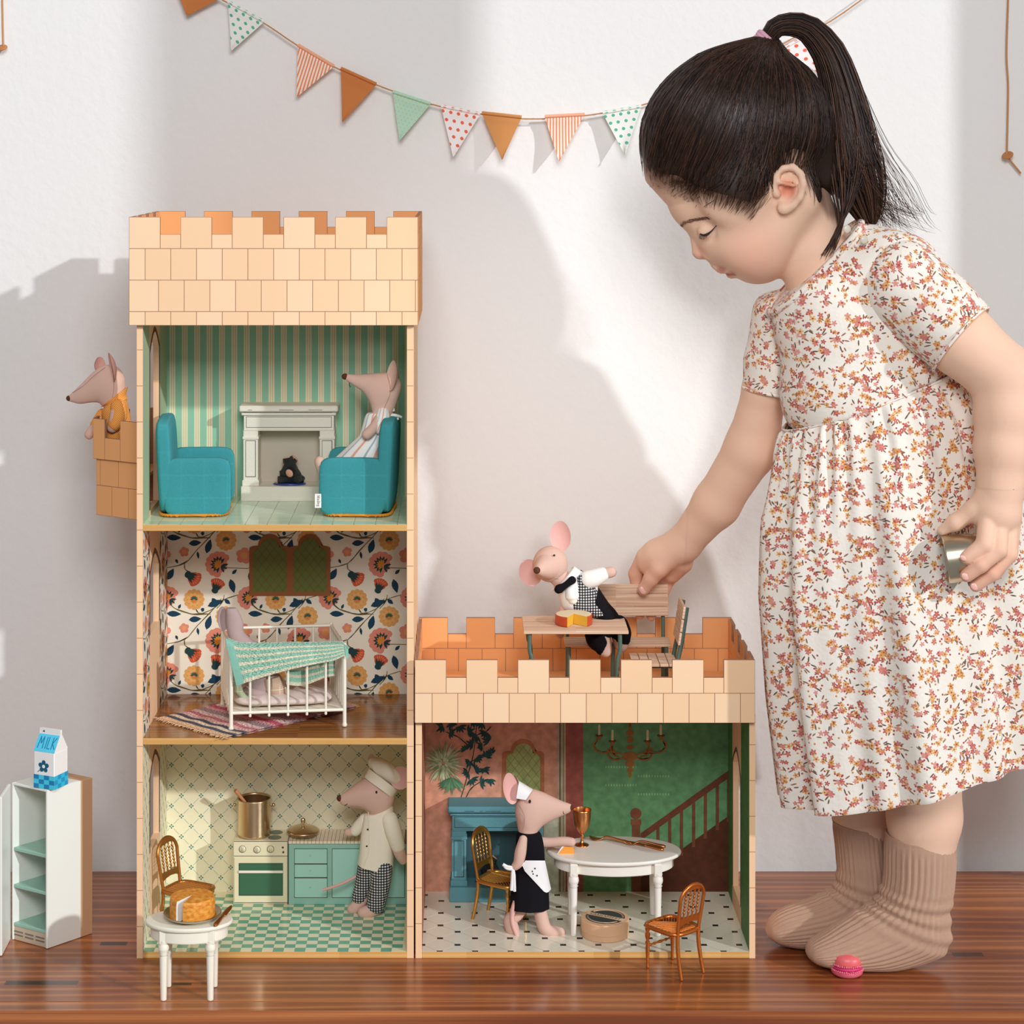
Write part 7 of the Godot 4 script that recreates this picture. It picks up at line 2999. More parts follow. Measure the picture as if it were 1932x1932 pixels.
var hairline := [[1180, 262], [1195, 280], [1215, 316], [1240, 337], [1256, 343], [1280, 352], [1330, 366], [1386, 382], [1416, 393], [1438, 366], [1455, 326], [1475, 302], [1500, 290], [1522, 296], [1536, 332], [1546, 380], [1562, 410], [1640, 430]]
func hair_edge(x: float) -> float:
	for k in hairline.size() - 1:
		if x <= hairline[k + 1][0]:
			var t: float = clampf((x - hairline[k][0]) / float(hairline[k + 1][0] - hairline[k][0]), 0.0, 1.0)
			return lerpf(hairline[k][1], hairline[k + 1][1], t)
	return hairline[hairline.size() - 1][1]

func chain(f: Field, pts: Array, sm := 6.0) -> void:
	for k in pts.size() - 1:
		var a: Array = pts[k]
		var b: Array = pts[k + 1]
		f.cap(G(a[0], a[1], a[2]), a[3] * GU, G(b[0], b[1], b[2]), b[3] * GU, sm * GU)

func ell(f: Field, c: Array, r: Array, rot := 0.0, yaw := 0.0, sm := 12.0, op := 0) -> void:
	f.ell(G(c[0], c[1], c[2]), Vector3(r[0], r[1], r[2]) * GU, Basis(Vector3.UP, yaw) * Basis(Vector3(0, 0, 1), rot), sm * GU, op)

func box_of(pts: Array, pad: float) -> AABB:
	var b := AABB(G(pts[0][0], pts[0][1], pts[0][2]), Vector3.ZERO)
	for q in pts:
		b = b.expand(G(q[0], q[1], q[2]))
	return b.grow(pad * GU)

func skin_paint(p: Vector3, n: Vector3) -> Color:
	var q := to_px(p)
	var c := L(240, 198, 170)
	# rosy cheeks, lips, ear, and the thin hair at the hairline
	var ch := Vector2(q.x - 1424, q.y - 478).length()
	if q.y < 545.0 and q.x < 1600.0:
		c = c.lerp(L(240, 160, 134), 0.36 * smoothstep(78.0, 12.0, ch))
		c = c.lerp(L(230, 160, 134), 0.5 * smoothstep(22.0, 6.0, Vector2(q.x - 1320, q.y - 478).length()))
		var lip := smoothstep(12.0, 5.0, Vector2(q.x - 1361, (q.y - 508) * 1.5).length())
		lip = maxf(lip, smoothstep(12.0, 5.0, Vector2(q.x - 1379, (q.y - 517) * 1.6).length()))
		c = c.lerp(L(206, 122, 110), lip * 0.7)
		if q.z > 90.0:
			c = c.lerp(L(220, 122, 92), 0.75 * smoothstep(26.0, 6.0, Vector2(q.x - 1486, q.y - 356).length()))
		var s := hair_edge(q.x) - q.y
		if q.x < 1462.0:
			c = c.lerp(L(86, 54, 40), 0.86 * smoothstep(-34.0, 6.0, s))
		else:
			c = c.lerp(L(96, 66, 52), 0.7 * smoothstep(-14.0, 10.0, s))
	else:
		# warmer knuckles and fingertips
		var warm := smoothstep(1035.0, 1090.0, q.y) * smoothstep(1330.0, 1300.0, q.x)
		warm = maxf(warm, smoothstep(1000.0, 1090.0, q.y) * smoothstep(1750.0, 1780.0, q.x) * smoothstep(1200.0, 1150.0, q.y))
		c = c.lerp(L(226, 148, 122), 0.4 * warm)
	return c

func child() -> void:
	var t := thing("person", "small child in a floral dress and wool socks bending over the castle, dark ponytail", "person", Vector3(X(1660), 0.0003, 0.0))
	var skin := vmat("skin", 0.55, 0.35)
	skin.subsurf_scatter_enabled = true
	skin.subsurf_scatter_strength = 0.12
	var body := MB.new()
	# ---- head and neck
	var h := Field.new()
	ell(h, [1386, 243, 0], [178, 148, 138], 0.38, 0.0, 10)
	chain(h, [[1320, 316, 0, 105], [1334, 368, 0, 77]], 14)
	chain(h, [[1382, 434, 0, 76], [1428, 470, 0, 65]], 24)
	for sg in [-1.0, 1.0]:
		ell(h, [1420, 452, sg * 54], [64, 60, 50], 0.5, 0.0, 26)
		chain(h, [[1432, 462, sg * 30, 58], [1500, 378, sg * 60, 46]], 30)
		ell(h, [1392, 360, sg * 92], [70, 60, 38], 0.4, 0.0, 40)
	# eye sockets and closed lids
	for sg in [-1.0, 1.0]:
		ell(h, [1322, 436, sg * 64], [26, 14, 16], -0.5, 0.0, 14, 1)
		ell(h, [1338, 431, sg * 50], [23, 17, 17], 0.55, 0.0, 9)
	# nose, nostril wings
	chain(h, [[1312, 434, 0, 11], [1318, 456, 0, 12.5], [1321, 474, 0, 16]], 7)
	for sg in [-1.0, 1.0]:
		ell(h, [1337, 479, sg * 16], [13, 11, 11], 0.3, 0.0, 4)
		ell(h, [1331, 490, sg * 8], [6, 4, 5], 0.2, 0.0, 3, 1)
	# lips
	chain(h, [[1350, 500, 0, 9], [1360, 505, 0, 10]], 8)
	for sg in [-1.0, 1.0]:
		chain(h, [[1362, 506, 0, 9.5], [1378, 510, sg * 30, 7]], 5)
		chain(h, [[1380, 516, 0, 9.5], [1390, 515, sg * 26, 7]], 5)
		h.cap(G(1371, 513, 0), 2.2 * GU, G(1388, 513, sg * 34), 1.6 * GU, 2.0 * GU, 1)
	# neck
	chain(h, [[1502, 372, 0, 62], [1540, 480, 0, 64], [1574, 580, 0, 84]], 24)
	# ear
	for sg in [-1.0, 1.0]:
		var ez: float = sg * 110
		ell(h, [1486, 357, ez], [29, 42, 11], -0.12, -0.38 * sg, 7)
		var rim := [[1461, 356, 8], [1464, 334, 10], [1478, 318, 13], [1496, 315, 17], [1511, 328, 21], [1516, 348, 22], [1510, 372, 18], [1496, 388, 12], [1480, 396, 8]]
		for k in rim.size() - 1:
			h.cap(G(rim[k][0], rim[k][1], ez + sg * (rim[k][2] - 1)), 6.6 * GU, G(rim[k + 1][0], rim[k + 1][1], ez + sg * (rim[k + 1][2] - 1)), 6.6 * GU, 4 * GU)
		ell(h, [1480, 392, ez + sg * 6], [14, 12, 9], 0.2, 0.0, 6)
		ell(h, [1485, 363, ez + sg * 16], [13, 19, 15], -0.3, -0.3 * sg, 4, 1)
		ell(h, [1489, 337, ez + sg * 19], [18, 9, 10], -0.5, -0.3 * sg, 4, 1)
		h.cap(G(1470, 344, ez + sg * 14), 4.5 * GU, G(1498, 350, ez + sg * 18), 4.5 * GU, 5 * GU)
		ell(h, [1466, 366, ez + sg * 9], [8, 8, 7], 0.0, 0.0, 5)
	var hb := box_of([[1190, 70, -150], [1640, 575, 150]], 4)
	h.mesh_into(body, 0.0025, hb.position, hb.end, skin_paint)
	# ---- far arm and hand on the bench
	var a := Field.new()
	var arm := [[1490, 600, -84, 40], [1444, 730, -97, 41], [1420, 842, -138, 51], [1352, 950, -190, 45], [1290, 1026, -238, 34]]
	chain(a, arm, 18)
	chain(a, [[1290, 1026, -238, 34], [1246, 1050, -258, 37]], 16)
	ell(a, [1240, 1052, -262], [44, 34, 26], 0.6, 0.0, 10)
	chain(a, [[1216, 1050, -266, 17], [1199, 1082, -285, 14], [1204, 1128, -293, 12], [1207, 1160, -287, 10]], 5)
	chain(a, [[1232, 1064, -284, 16], [1224, 1108, -297, 13], [1229, 1162, -288, 10.5]], 5)
	chain(a, [[1258, 1068, -286, 17], [1248, 1104, -300, 13], [1248, 1146, -290, 10]], 5)
	chain(a, [[1282, 1062, -276, 19], [1262, 1092, -292, 13], [1252, 1124, -292, 9]], 6)
	chain(a, [[1266, 1044, -240, 23], [1243, 1074, -234, 17], [1228, 1092, -241, 14.5], [1214, 1113, -249, 12]], 7)
	chain(a, [[1284, 1060, -262, 26], [1268, 1082, -276, 18]], 12)
	var ab := box_of([[1280, 600, -70], [1540, 1040, -250]], 62)
	ab.position.x = G(1292, 1030, -240).x
	a.mesh_into(body, 0.0036, ab.position, ab.end, skin_paint)
	var hx := G(1292, 1030, -240).x
	var hlo := Vector3(G(1160, 1180, -300).x, G(1200, 1190, -300).y, -0.170)
	a.mesh_into(body, 0.0019, hlo, Vector3(hx - 0.0001, G(1200, 930, -240).y, -0.09), skin_paint)
	# ---- near arm and hand with the cup
	var b := Field.new()
	chain(b, [[1736, 578, 102, 56], [1812, 640, 140, 64], [1900, 716, 168, 60]], 16)
	chain(b, [[1900, 716, 168, 60], [1902, 780, 180, 59], [1894, 850, 190, 52], [1889, 912, 196, 40]], 14)
	chain(b, [[1889, 912, 196, 40], [1882, 965, 202, 40]], 18)
	ell(b, [1880, 968, 204], [44, 46, 30], 0.1, 0.0, 10)
	chain(b, [[1862, 945, 200, 26], [1838, 962, 198, 18], [1802, 986, 190, 14.5], [1777, 1001, 182, 9]], 8)
	chain(b, [[1862, 990, 222, 17], [1858, 1028, 240, 16], [1824, 1052, 240, 12.5]], 4)
	chain(b, [[1884, 998, 220, 17], [1884, 1038, 240, 15.5], [1850, 1066, 244, 14], [1824, 1086, 238, 12]], 4)
	chain(b, [[1904, 996, 208, 16], [1904, 1046, 222, 14.5], [1872, 1082, 226, 13.5], [1841, 1105, 220, 11.5]], 4)
	chain(b, [[1912, 985, 190, 14], [1908, 1040, 186, 12], [1880, 1084, 186, 10]], 5)
	var bb := box_of([[1720, 560, 60], [1960, 912, 260]], 80)
	var wy := G(1889, 915, 196).y
	bb = AABB(Vector3(bb.position.x, wy, bb.position.z), Vector3(bb.size.x, bb.end.y - wy, bb.size.z))
	b.mesh_into(body, 0.0036, bb.position, bb.end, skin_paint)
	b.mesh_into(body, 0.0019, Vector3(G(1755, 1000, 200).x, G(1840, 1130, 230).y, 0.07), Vector3(G(1945, 1000, 200).x, wy - 0.00001, 0.14), skin_paint)
	# ---- legs
	var l := Field.new()
	chain(l, [[1738, 1380, 45, 76], [1744, 1540, 45, 68], [1738, 1640, 45, 56]], 14)
	chain(l, [[1634, 1380, -60, 70], [1628, 1540, -60, 58], [1630, 1640, -60, 50]], 4)
	var lb := box_of([[1560, 1400, -140], [1830, 1620, 130]], 10)
	l.mesh_into(body, 0.0045, lb.position, lb.end, skin_paint)
	part("body", body, skin, t)
	nails(t)
	face_details(t, h)
	hair(t, h)
	dress(t)
	socks(t)
	cup()

func nails(t: Node3D) -> void:
	var m := mat("nail_pink", C(236, 184, 168), 0.35)
	for q in [[1212.5, 1114, -237.2, 6.5, 8.5, 0.55], [1817, 1053, 250.6, 4.5, 6.5, 0.9], [1821, 1088, 248.4, 6, 7.5, 0.8], [1838, 1107, 230, 6, 7.5, 0.8]]:
		var nb := MB.new()
		nb.ball(G(q[0], q[1], q[2]), Vector3(q[3] * GU, q[4] * GU, 2.4 * GU), 12, Basis(Vector3(0, 0, 1), q[5]) )
		part("fingernail", nb, m, t)

func on_surface(f: Field, p: Vector3, lift: float, list = null) -> Vector3:
	var all: PackedInt32Array = f.all() if list == null else list
	for it in (4 if list == null else 2):
		var d := f.at(p, all)
		var g := Vector3(f.at(p + Vector3(0.0006, 0, 0), all) - d, f.at(p + Vector3(0, 0.0006, 0), all) - d, f.at(p + Vector3(0, 0, 0.0006), all) - d)
		p -= g.normalized() * (d - lift)
	return p

# The surface point of a field seen at (x, y) from the side, towards the viewer (sg = 1) or away.
func side_point(f: Field, x: float, y: float, sg: float, lift := 0.0002) -> Vector3:
	var all := f.all()
	var z := 165.0
	while z > -20.0:
		var d := f.at(G(x, y, sg * z), all)
		if d < 0.0004:
			break
		z -= clampf(d / GU * 0.7, 0.7, 20.0)
	return on_surface(f, G(x, y, sg * z), lift)

func face_details(t: Node3D, h: Field) -> void:
	var dark := mat("lash_dark", C(36, 24, 20), 0.5)
	var brow := mat("brow_brown", C(116, 78, 58), 0.7)
	var r := RandomNumberGenerator.new()
	r.seed = 3
	for sg in [1.0, -1.0]:
		var ls := MB.new()
		# lid edge and lashes pointing down and forward
		var edge := curve([side_point(h, 1321, 441, sg), side_point(h, 1329, 444, sg), side_point(h, 1340, 438, sg), side_point(h, 1351, 426, sg)], 6)
		ls.tube(edge, [0.0004, 0.0005, 0.0006, 0.0008, 0.0009, 0.0011, 0.0012, 0.0013, 0.0013, 0.0013, 0.0012, 0.0010, 0.0008, 0.0007, 0.0006, 0.0005, 0.0004], 6)
		for k in 34:
			var p: Vector3 = edge[mini(int(k * (edge.size() - 1) / 33.0), edge.size() - 1)]
			var q := p + Vector3(-3.0 - k * 0.10 + r.randf() * 2.0, -9.0 + k * 0.10, sg * 5.0) * GU
			ls.tube(curve([p, p.lerp(q, 0.5) + Vector3(-1.0, -1.0, 0) * GU, q], 3), [0.0004, 0.0003, 0.00012], 4)
		part("eyelashes", ls, dark, t)
		var br := MB.new()
		for k in 110:
			var f := r.randf()
			var bx := lerpf(1282, 1336, f)
			var by := lerpf(425, 409, pow(f, 0.6)) + r.randf_range(-4.0, 4.0) * (1.0 - f * 0.85)
			var p := side_point(h, bx, by, sg, 0.0001)
			var q := on_surface(h, p + Vector3(8.0, 2.0 - f * 4.0, sg * 3.0) * GU, 0.0003)
			br.tube([p, q], [0.00022 * (1.0 - f * 0.5), 0.00008], 4)
		part("eyebrow", br, brow, t)

func strand(mb: MB, pts: Array, r: float) -> void:
	# thin three-sided hair
	var rows := []
	var n := pts.size()
	for k in n:
		var tt: Vector3 = (pts[mini(k + 1, n - 1)] - pts[maxi(k - 1, 0)]).normalized()
		var s := tt.cross(Vector3(0.3, 0.2, 1.0)).normalized()
		var b := tt.cross(s)
		var rr := r * (0.25 if k == n - 1 or k == 0 else (0.7 if k == 1 else 1.0))
		var ring := PackedVector3Array()
		for j in 3:
			var a := TAU * j / 3.0
			ring.append(pts[k] + (s * cos(a) + b * sin(a)) * rr)
		rows.append(ring)
	mb.grid(rows, true)

func hair(t: Node3D, _head: Field) -> void:
	var hm := vmat("hair", 0.4, 0.42)
	var r := RandomNumberGenerator.new()
	r.seed = 11
	var f := Field.new()
	ell(f, [1386, 243, 0], [182, 153, 143], 0.38, 0.0, 10)
	chain(f, [[1322, 312, 0, 110], [1334, 366, 0, 80]], 14)
	for sg in [-1.0, 1.0]:
		ell(f, [1392, 358, sg * 92], [74, 64, 43], 0.4, 0.0, 40)
		chain(f, [[1432, 462, sg * 30, 56], [1500, 372, sg * 60, 50]], 30)
	chain(f, [[1392, 160, 0, 66], [1446, 88, 0, 19]], 50)
	chain(f, [[1540, 250, 0, 46], [1560, 330, 0, 40]], 40)
	var base := L(40, 27, 21)
	var cap := MB.new()
	var paint := func(p: Vector3, _n: Vector3) -> Color:
		var q := to_px(p)
		return base.lerp(L(46, 30, 22), smoothstep(40.0, 0.0, hair_edge(q.x) - q.y))
	var push := func(p: Vector3, _n: Vector3) -> float:
		var q := to_px(p)
		var s := hair_edge(q.x) - q.y
		var edge := 10.0 if q.x > 1225.0 and q.x < 1540.0 else 0.0
		if s < edge:
			return -minf(14.0, 3.0 + (edge - s) * 0.8) * GU
		return (minf((s - edge) * 0.16, 3.0) - 3.0) * GU
	var hb := box_of([[1180, 60, -160], [1620, 440, 160]], 4)
	f.mesh_into(cap, 0.003, hb.position, hb.end, paint, push)
	var root := part("hair", cap, hm, t)
	# combed strands over the head up to the tie
	var all := f.all()
	var st := MB.new()
	var knot := G(1447, 84, 0)
	for k in 1500:
		var p: Vector3
		if k % 2 == 0:
			var x := r.randf_range(1200, 1560)
			var y := hair_edge(x) - r.randf_range(-3, 44)
			var sg := 1.0 if r.randf() < 0.72 else -1.0
			p = G(x, y, sg * r.randf_range(20, 150))
		else:
			var an := r.randf() * TAU
			var zz := r.randf_range(-0.5, 1.0)
			var rr := sqrt(1.0 - zz * zz)
			p = G(1386 + cos(an) * rr * 180.0, 243 + sin(an) * rr * 150.0, zz * 142.0)
			var qq := to_px(p)
			if qq.y > hair_edge(qq.x) - 4.0:
				continue
		var pts := []
		var end := knot + Vector3(r.randf_range(-12, 10), r.randf_range(-8, 8), r.randf_range(-15, 15)) * GU
		var lift := r.randf_range(0.0, 2.6) * GU
		var n := 11
		for e in n:
			var v := e / float(n - 1)
			var q := p.lerp(end, v)
			for it in 2:
				var d := f.at(q, all)
				var g := Vector3(f.at(q + Vector3(0.001, 0, 0), all) - d, f.at(q + Vector3(0, 0.001, 0), all) - d, f.at(q + Vector3(0, 0, 0.001), all) - d)
				q -= g.normalized() * (d - (lift - 0.4 * GU) * (1.0 - v * 0.3))
				if absf(d) < 0.0004:
					break
			pts.append(q)
		var sh := r.randf()
		st.col = L(30, 19, 15).lerp(L(96, 64, 48), sh * sh)
		strand(st, pts, r.randf_range(0.00028, 0.00052))
	part("combed_strands", st, hm, root)
	# baby hair along the hairline
	var bh := MB.new()
	var hall := _head.all()
	for k in 800:
		var x := r.randf_range(1228, 1448)
		var out := r.randf()
		var y := hair_edge(x) + 34.0 * out * out - 8.0
		var p := side_point(_head, x, y, 1.0, 0.0001)
		var pts := [p]
		var to := (knot - p).normalized()
		to = (to + Vector3(0.25 * r.randf(), 0, 0.15 * (r.randf() - 0.5))).normalized()
		for e in 4:
			p = on_surface(_head, p + to * (5.0 + 3.5 * r.randf()) * GU, (1.0 + e * 1.1) * GU, hall)
			pts.append(p)
		bh.col = L(112, 76, 56).lerp(L(56, 36, 28), r.randf())
		strand(bh, pts, r.randf_range(0.00010, 0.00020))
	part("baby_hair", bh, hm, root)
	# tie
	var tie := MB.new()
	var ax := (G(1470, 50, 0) - G(1440, 92, 0)).normalized()
	var sd := ax.cross(Vector3.BACK).normalized()
	for e in 3:
		var lp := []
		for k in 25:
			var an := TAU * k / 24.0
			lp.append(G(1446, 80, 0) + ax * ((e - 1) * 5.0 + 2.0 + sin(an * 2.0 + e) * 2.0) * GU + (sd * cos(an) * 22.0 + Vector3.BACK * sin(an) * 21.0) * GU)
		tie.tube(lp, [0.0024], 8, false)
	part("hair_tie", tie, mat("tie_pink", C(226, 170, 190), 0.8), t)
	# ponytail
	var guide := curve([Vector3(1447, 80, 14), Vector3(1462, 54, 18), Vector3(1492, 46, 22), Vector3(1528, 56, 26), Vector3(1562, 96, 31), Vector3(1582, 150, 36), Vector3(1596, 215, 44), Vector3(1606, 280, 52), Vector3(1616, 330, 54), Vector3(1630, 372, 44), Vector3(1640, 412, 24), Vector3(1644, 430, 8)], 4)
	var core := MB.new()
	var cp := []
	var cr := []
	for q in guide.slice(0, 37):
		cp.append(G(q.x, q.y, 0))
		cr.append(q.z * 0.78 * GU * (1.0 if q.y < 300.0 else clampf(1.0 - (q.y - 300.0) / 120.0, 0.15, 1.0)))
	core.col = base
	core.tube(cp, cr, 16)
	var pt := part("ponytail", core, hm, t)
	var ps := MB.new()
	for k in 900:
		var an := r.randf() * TAU
		var rho := sqrt(r.randf()) * 1.02
		var kind := r.randf()
		var last := guide.size() - 1 - r.randi_range(0, 7 if kind < 0.72 else 2)
		var pts := []
		var wob := r.randf() * 6.0
		var e := 0
		while e <= last:
			var q: Vector3 = guide[e]
			var nx: Vector3 = guide[mini(e + 1, guide.size() - 1)] - guide[maxi(e - 1, 0)]
			var nrm := Vector2(-nx.y, nx.x).normalized()
			var off := cos(an) * rho * q.z
			var x := q.x + nrm.x * off
			var y := q.y + nrm.y * off
			var z := sin(an) * rho * q.z
			var v := e / float(guide.size() - 1)
			if kind < 0.20 and v > 0.55:       # front lock over the neck
				var w := smoothstep(0.55, 1.0, v)
				x = lerpf(x, 1552.0 + cos(an) * 9.0 + (1.0 - w) * 10.0 + 14.0 * sin(w * 3.0), w)
				y += w * 62.0
				z = lerpf(z, 70.0 + sin(an) * 8.0, w)
			elif kind > 0.72 and v > 0.42:      # loose wisps blown back
				var w := pow((v - 0.42) / 0.58, 1.7)
				x += w * (10.0 + rho * 118.0) * (0.5 + 0.5 * sin(wob * 2.3))
				y += w * (4.0 + 30.0 * sin(wob)) - w * 16.0
			x += 2.0 * sin(v * 7.0 + wob)
			pts.append(G(x, y, z))
			e += 2
		if pts.size() < 4:
			continue
		var sh := r.randf()
		ps.col = L(30, 19, 15).lerp(L(104, 70, 52), sh * sh)
		strand(ps, pts, r.randf_range(0.00026, 0.0005) if kind < 0.72 else r.randf_range(0.00010, 0.00024))
	part("ponytail_strands", ps, hm, pt)

func dress(t: Node3D) -> void:
	var m: Material = mats["posy_cloth"]
	var f := Field.new()
	ell(f, [1618, 606, 0], [158, 190, 120], 0.33, 0.0, 16)
	ell(f, [1652, 700, 0], [176, 150, 122], 0.36, 0.0, 30)
	ell(f, [1606, 742, 0], [132, 112, 120], 0.3, 0.0, 30)
	ell(f, [1655, 520, 20], [95, 84, 104], 0.4, 0.0, 26)
	ell(f, [1560, 560, 0], [86, 80, 100], 0.4, 0.0, 26)
	ell(f, [1694, 528, 58], [90, 84, 72], 0.4, 0.0, 26)
	# neckline: a slanting plane round the neck
	var n0 := (G(1622, 412, 0) - G(1480, 556, 0)).normalized()
	f.cut(G(1551, 484, 0), Vector3(-n0.y, n0.x, 0), 0.001)
	var n1 := (G(1830, 665, 0) - G(1480, 812, 0)).normalized()
	f.cut(G(1640, 752, 0), Vector3(n1.y, -n1.x, 0), 0.001)
	var arm_dir := (G(1840, 660, 150) - G(1694, 540, 88)).normalized()
	var far_dir := (G(1446, 780, -98) - G(1462, 680, -92)).normalized()
	var sn := Field.new()
	chain(sn, [[1704, 538, 80, 85], [1768, 596, 116, 80], [1840, 660, 150, 75]], 10)
	sn.cut(G(1813, 641, 140), arm_dir, 0.002)
	var sf := Field.new()
	chain(sf, [[1500, 590, -80, 84], [1462, 680, -92, 57], [1446, 780, -98, 50]], 10)
	sf.cut(G(1450, 738, -96), far_dir, 0.002)
	sf.cut(G(1500, 546, -80), Vector3(-0.1, 1, 0.1), 0.02)
	var nz := FastNoiseLite.new()
	nz.seed = 4
	nz.frequency = 14.0
	var push := func(p: Vector3, n: Vector3) -> float:
		var q := to_px(p)
		var fold := nz.get_noise_3d(p.x * 1.6, p.y * 0.7, p.z) * 3.4
		fold += sin(q.x * 0.11 - q.y * 0.03) * 1.4 * smoothstep(560.0, 760.0, q.y)
		return fold * GU
	var mb := MB.new()
	var bx := box_of([[1390, 400, -190], [1900, 830, 240]], 6)
	f.mesh_into(mb, 0.0034, bx.position, bx.end, null, push)
	var smb := MB.new()
	sn.mesh_into(smb, 0.0034, bx.position, bx.end, null, push)
	var sfb := MB.new()
	sf.mesh_into(sfb, 0.0034, bx.position, bx.end, null, push)
	var root := Node3D.new()
	root.name = "dress"
	t.add_child(root)
	part("bodice", mb, m, root)
	var sleeves := [part("sleeve", smb, m, root), part("sleeve", sfb, m, root)]
	# collar band, hems and buttons
	var cl := MB.new()
	# the neckline: where the slanting plane meets the bodice
	var cp := []
	var mid := G(1556, 486, 0)
	for k in 49:
		var an := TAU * k / 48.0
		var dirn := n0 * cos(an) + Vector3.BACK * sin(an)
		var rr := 0.02
		var all := f.all()
		while rr < 0.09 and f.at(mid + dirn * rr + Vector3(n0.y, -n0.x, 0) * 0.003, all) < 0.0:
			rr += 0.0005
		cp.append(mid + dirn * (rr - 0.0008))
	cl.tube(cp, [0.0032], 10, false)
	part("collar_band", cl, m, root)
	for q in [[1598, 432, 84], [1630, 452, 100]]:
		var b := MB.new()
		b.ball(G(q[0], q[1], q[2]), Vector3(8, 8, 5) * GU, 14, Basis(Vector3.UP, 0.3))
		part("button", b, mat("button_pearl", C(232, 222, 204), 0.3), root)
	for e in 2:
		var hm := MB.new()
		var c := G(1812.5, 640.5, 140) if e == 0 else G(1451, 737, -96)
		var ax: Vector3 = arm_dir if e == 0 else far_dir
		var s1 := ax.cross(Vector3.BACK).normalized()
		var s2 := ax.cross(s1)
		var rr := 77.0 if e == 0 else 52.0
		var lp := []
		for k in 41:
			var an := TAU * k / 40.0
			lp.append(c + (s1 * cos(an) + s2 * sin(an)) * rr * GU * 0.985)
		hm.tube(lp, [0.0016], 7, false)
		part("sleeve_hem", hm, m, sleeves[e])
	# gathered skirt
	var keys := [[0.0, 1478, 812, 1836, 676, 122], [0.10, 1464, 862, 1880, 752, 140], [0.28, 1444, 985, 1932, 880, 158], [0.5, 1441, 1130, 1966, 1030, 174], [0.75, 1455, 1325, 1988, 1205, 190], [1.0, 1478, 1512, 2002, 1372, 202]]
	var rows := []
	var nr := 64
	var na := 260
	for r in nr + 3:
		var v := minf(r / float(nr), 1.0)
		var sc := 1.0
		if r == nr + 1:
			sc = 0.985
		elif r == nr + 2:
			sc = 0.975
			v = 0.97
		var q := []
		for k in keys.size() - 1:
			if v <= keys[k + 1][0]:
				var p0: Array = keys[maxi(k - 1, 0)]
				var p1: Array = keys[k]
				var p2: Array = keys[k + 1]
				var tt: float = (v - p1[0]) / (p2[0] - p1[0])
				for j in range(1, 6):
					q.append(lerpf(p1[j], p2[j], tt * tt * (3.0 - 2.0 * tt) * 0.35 + tt * 0.65))
				break
		var ce := G((q[0] + q[2]) * 0.5, (q[1] + q[3]) * 0.5, 0)
		var rx: float = (q[2] - q[0]) * 0.5 * GU
		var sl: float = (q[3] - q[1]) / (q[2] - q[0])
		var rz: float = q[4] * GU
		var ring := PackedVector3Array()
		for j in na:
			var an := TAU * j / na
			var g1 := (sin(an * 30.0 + 2.4 * sin(an * 3.0)) + 0.5 * sin(an * 47.0 + 1.0)) * 0.026 * smoothstep(0.0, 0.02, v) * smoothstep(0.42, 0.03, v)
			var big := sin(an * 9.0 + 1.4 * sin(an * 2.0 + 0.6)) + 0.55 * sin(an * 15.0 + 1.1 + v) + 0.3 * sin(an * 23.0)
			var amp := 0.046 * smoothstep(0.02, 0.35, v) + 0.010 * v
			var m1 := (1.0 + g1 + big * amp) * sc
			# straight fall on the front edge
			var x := cos(an) * rx * m1
			var z := sin(an) * rz * m1
			ring.append(ce + Vector3(x, -sl * cos(an) * rx + 0.001 * sin(an * 5.0) * v, z))
		rows.append(ring)
	var sk := MB.new()
	sk.grid(rows, true)
	part("skirt", sk, m, root)
	# seam cord hiding the join
	var sm := MB.new()
	var lp := []
	var r0: PackedVector3Array = rows[0]
	for j in range(0, na, 4):
		lp.append(r0[j] + Vector3(0, 0.0006, 0))
	lp.append(lp[0])
	sm.tube(lp, [0.0013], 6, false)
	part("waist_seam", sm, m, root)

func chain_op(f: Field, pts: Array, sm: float) -> void:
	for k in pts.size() - 1:
		var a: Array = pts[k]
		var b: Array = pts[k + 1]
		f.cap(G(a[0], a[1], a[2]), a[3] * GU, G(b[0], b[1], b[2]), b[3] * GU, sm * GU, 1)

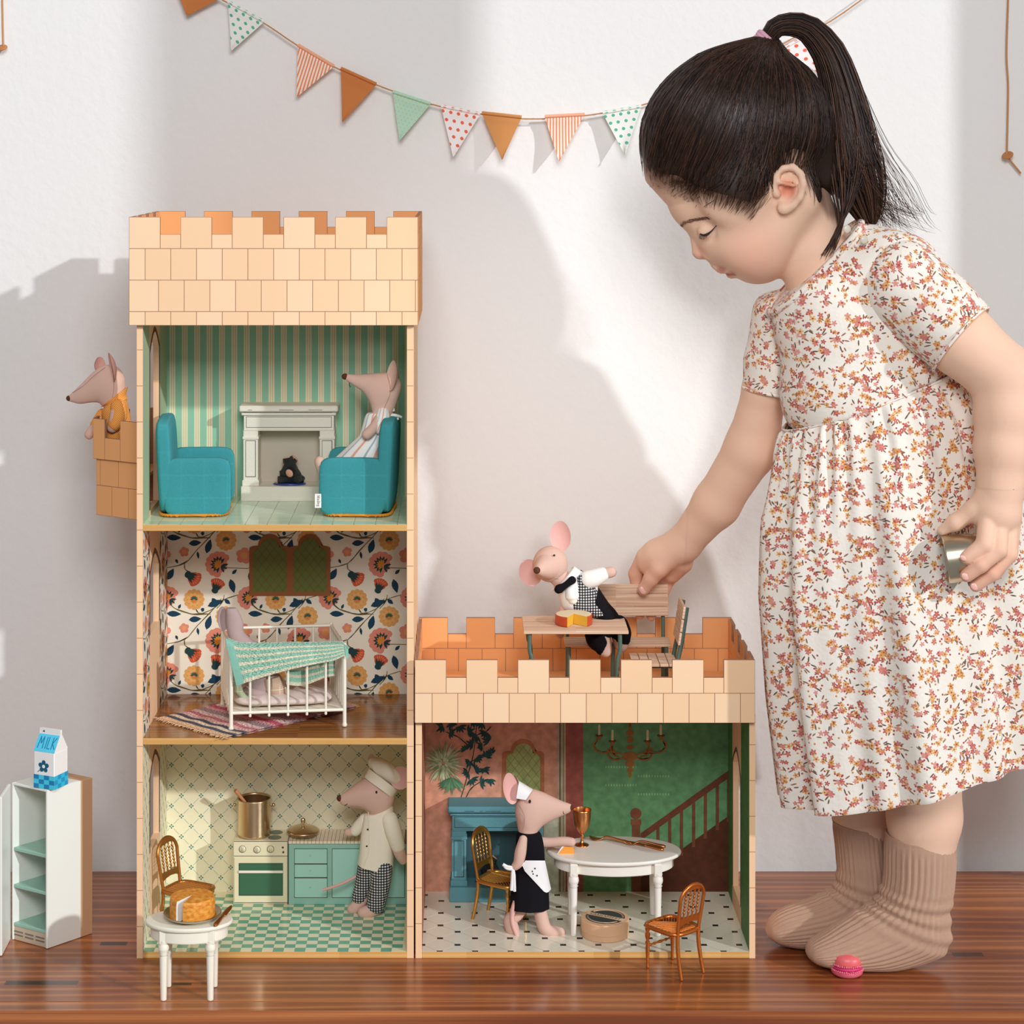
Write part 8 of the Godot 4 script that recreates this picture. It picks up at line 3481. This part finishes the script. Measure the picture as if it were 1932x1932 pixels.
func socks(t: Node3D) -> void:
	var m := relief(mat("sock_wool", C(208, 168, 142), 0.97, 0, 0.1), noise_tex(0.16, true, 256, 8.0, 3, 71), 0.022, 0.9)
	m.rim_enabled = true
	m.rim = 0.5
	var near_keys := [[1690, 1584, 1788, 1592, 46, 44], [1674, 1572, 1804, 1586, 62, 44], [1670, 1580, 1803, 1592, 64, 44], [1670, 1640, 1800, 1650, 62, 44], [1666, 1668, 1796, 1690, 61, 44], [1656, 1692, 1790, 1724, 59, 44], [1642, 1706, 1792, 1765, 58, 44], [1614, 1722, 1774, 1800, 57, 44], [1586, 1740, 1702, 1824, 55, 44], [1561, 1757, 1640, 1827, 53, 44], [1543, 1768, 1594, 1823, 50, 44], [1530, 1777, 1562, 1820, 45, 44], [1522, 1787, 1541, 1815, 34, 44], [1520, 1796, 1525, 1806, 12, 44]]
	var far_keys := [[1586, 1556, 1664, 1562, 42, -60], [1571, 1546, 1677, 1556, 56, -60], [1572, 1556, 1678, 1566, 57, -60], [1578, 1604, 1682, 1614, 55, -60], [1580, 1650, 1690, 1665, 54, -60], [1574, 1673, 1696, 1706, 54, -60], [1556, 1685, 1692, 1752, 52, -60], [1530, 1697, 1642, 1780, 50, -60], [1500, 1707, 1590, 1788, 48, -60], [1473, 1718, 1540, 1788, 46, -60], [1458, 1729, 1502, 1785, 42, -60], [1448, 1740, 1472, 1780, 34, -60], [1443, 1752, 1449, 1768, 14, -60]]
	for e in 2:
		var mod := func(an: float, v: float) -> float:
			var leg := smoothstep(0.15, 0.20, v) * smoothstep(0.92, 0.80, v)
			var rib := pow(0.5 + 0.5 * cos(an * 36.0), 0.7) * 0.034 * leg
			var wr := 0.034 * sin(v * 95.0 + sin(an) * 1.6 + cos(an * 2.0)) * smoothstep(0.26, 0.36, v) * smoothstep(0.60, 0.46, v)
			return 1.0 + rib + wr
		var mb := MB.new()
		loft(mb, near_keys if e == 0 else far_keys, 2.0, 288, 9, mod, true, true)
		for k in mb.v.size():
			if mb.v[k].y < 0.0003:
				mb.v[k].y = 0.0003
		part("sock", mb, m, t)

func cup() -> void:
	var c := G(1782, 1056, 192)
	var ax := (G(1782, 1056, 192) - G(1862, 1046, 200)).normalized()
	var y := ax
	var x := y.cross(Vector3.BACK).normalized()
	var bs := Basis(x, y, x.cross(y))
	var t := thing("metal_cup", "small pale gold metal cup in the child's lowered hand", "cup", c)
	var r := 44.5 * 1.904 / FOC
	var mb := MB.new()
	mb.lathe(pro([[r * 0.96, 0.0], [r, -0.0004], [r, -0.0014], [r * 0.99, -0.018], [r * 0.97, -0.024], [r * 0.88, -0.031], [r * 0.7, -0.0365], [r * 0.4, -0.0395], [0.0001, -0.0405]]), 48, Transform3D(bs, c))
	part("cup_body", mb, mats["silver_gold"], t)
	var inn := MB.new()
	inn.lathe(pro([[r * 0.96, 0.0], [r * 0.94, -0.003], [r * 0.92, -0.022], [r * 0.7, -0.033], [0.0001, -0.038]]), 40, Transform3D(bs, c))
	part("inside", inn, mats["silver_gold"], t)
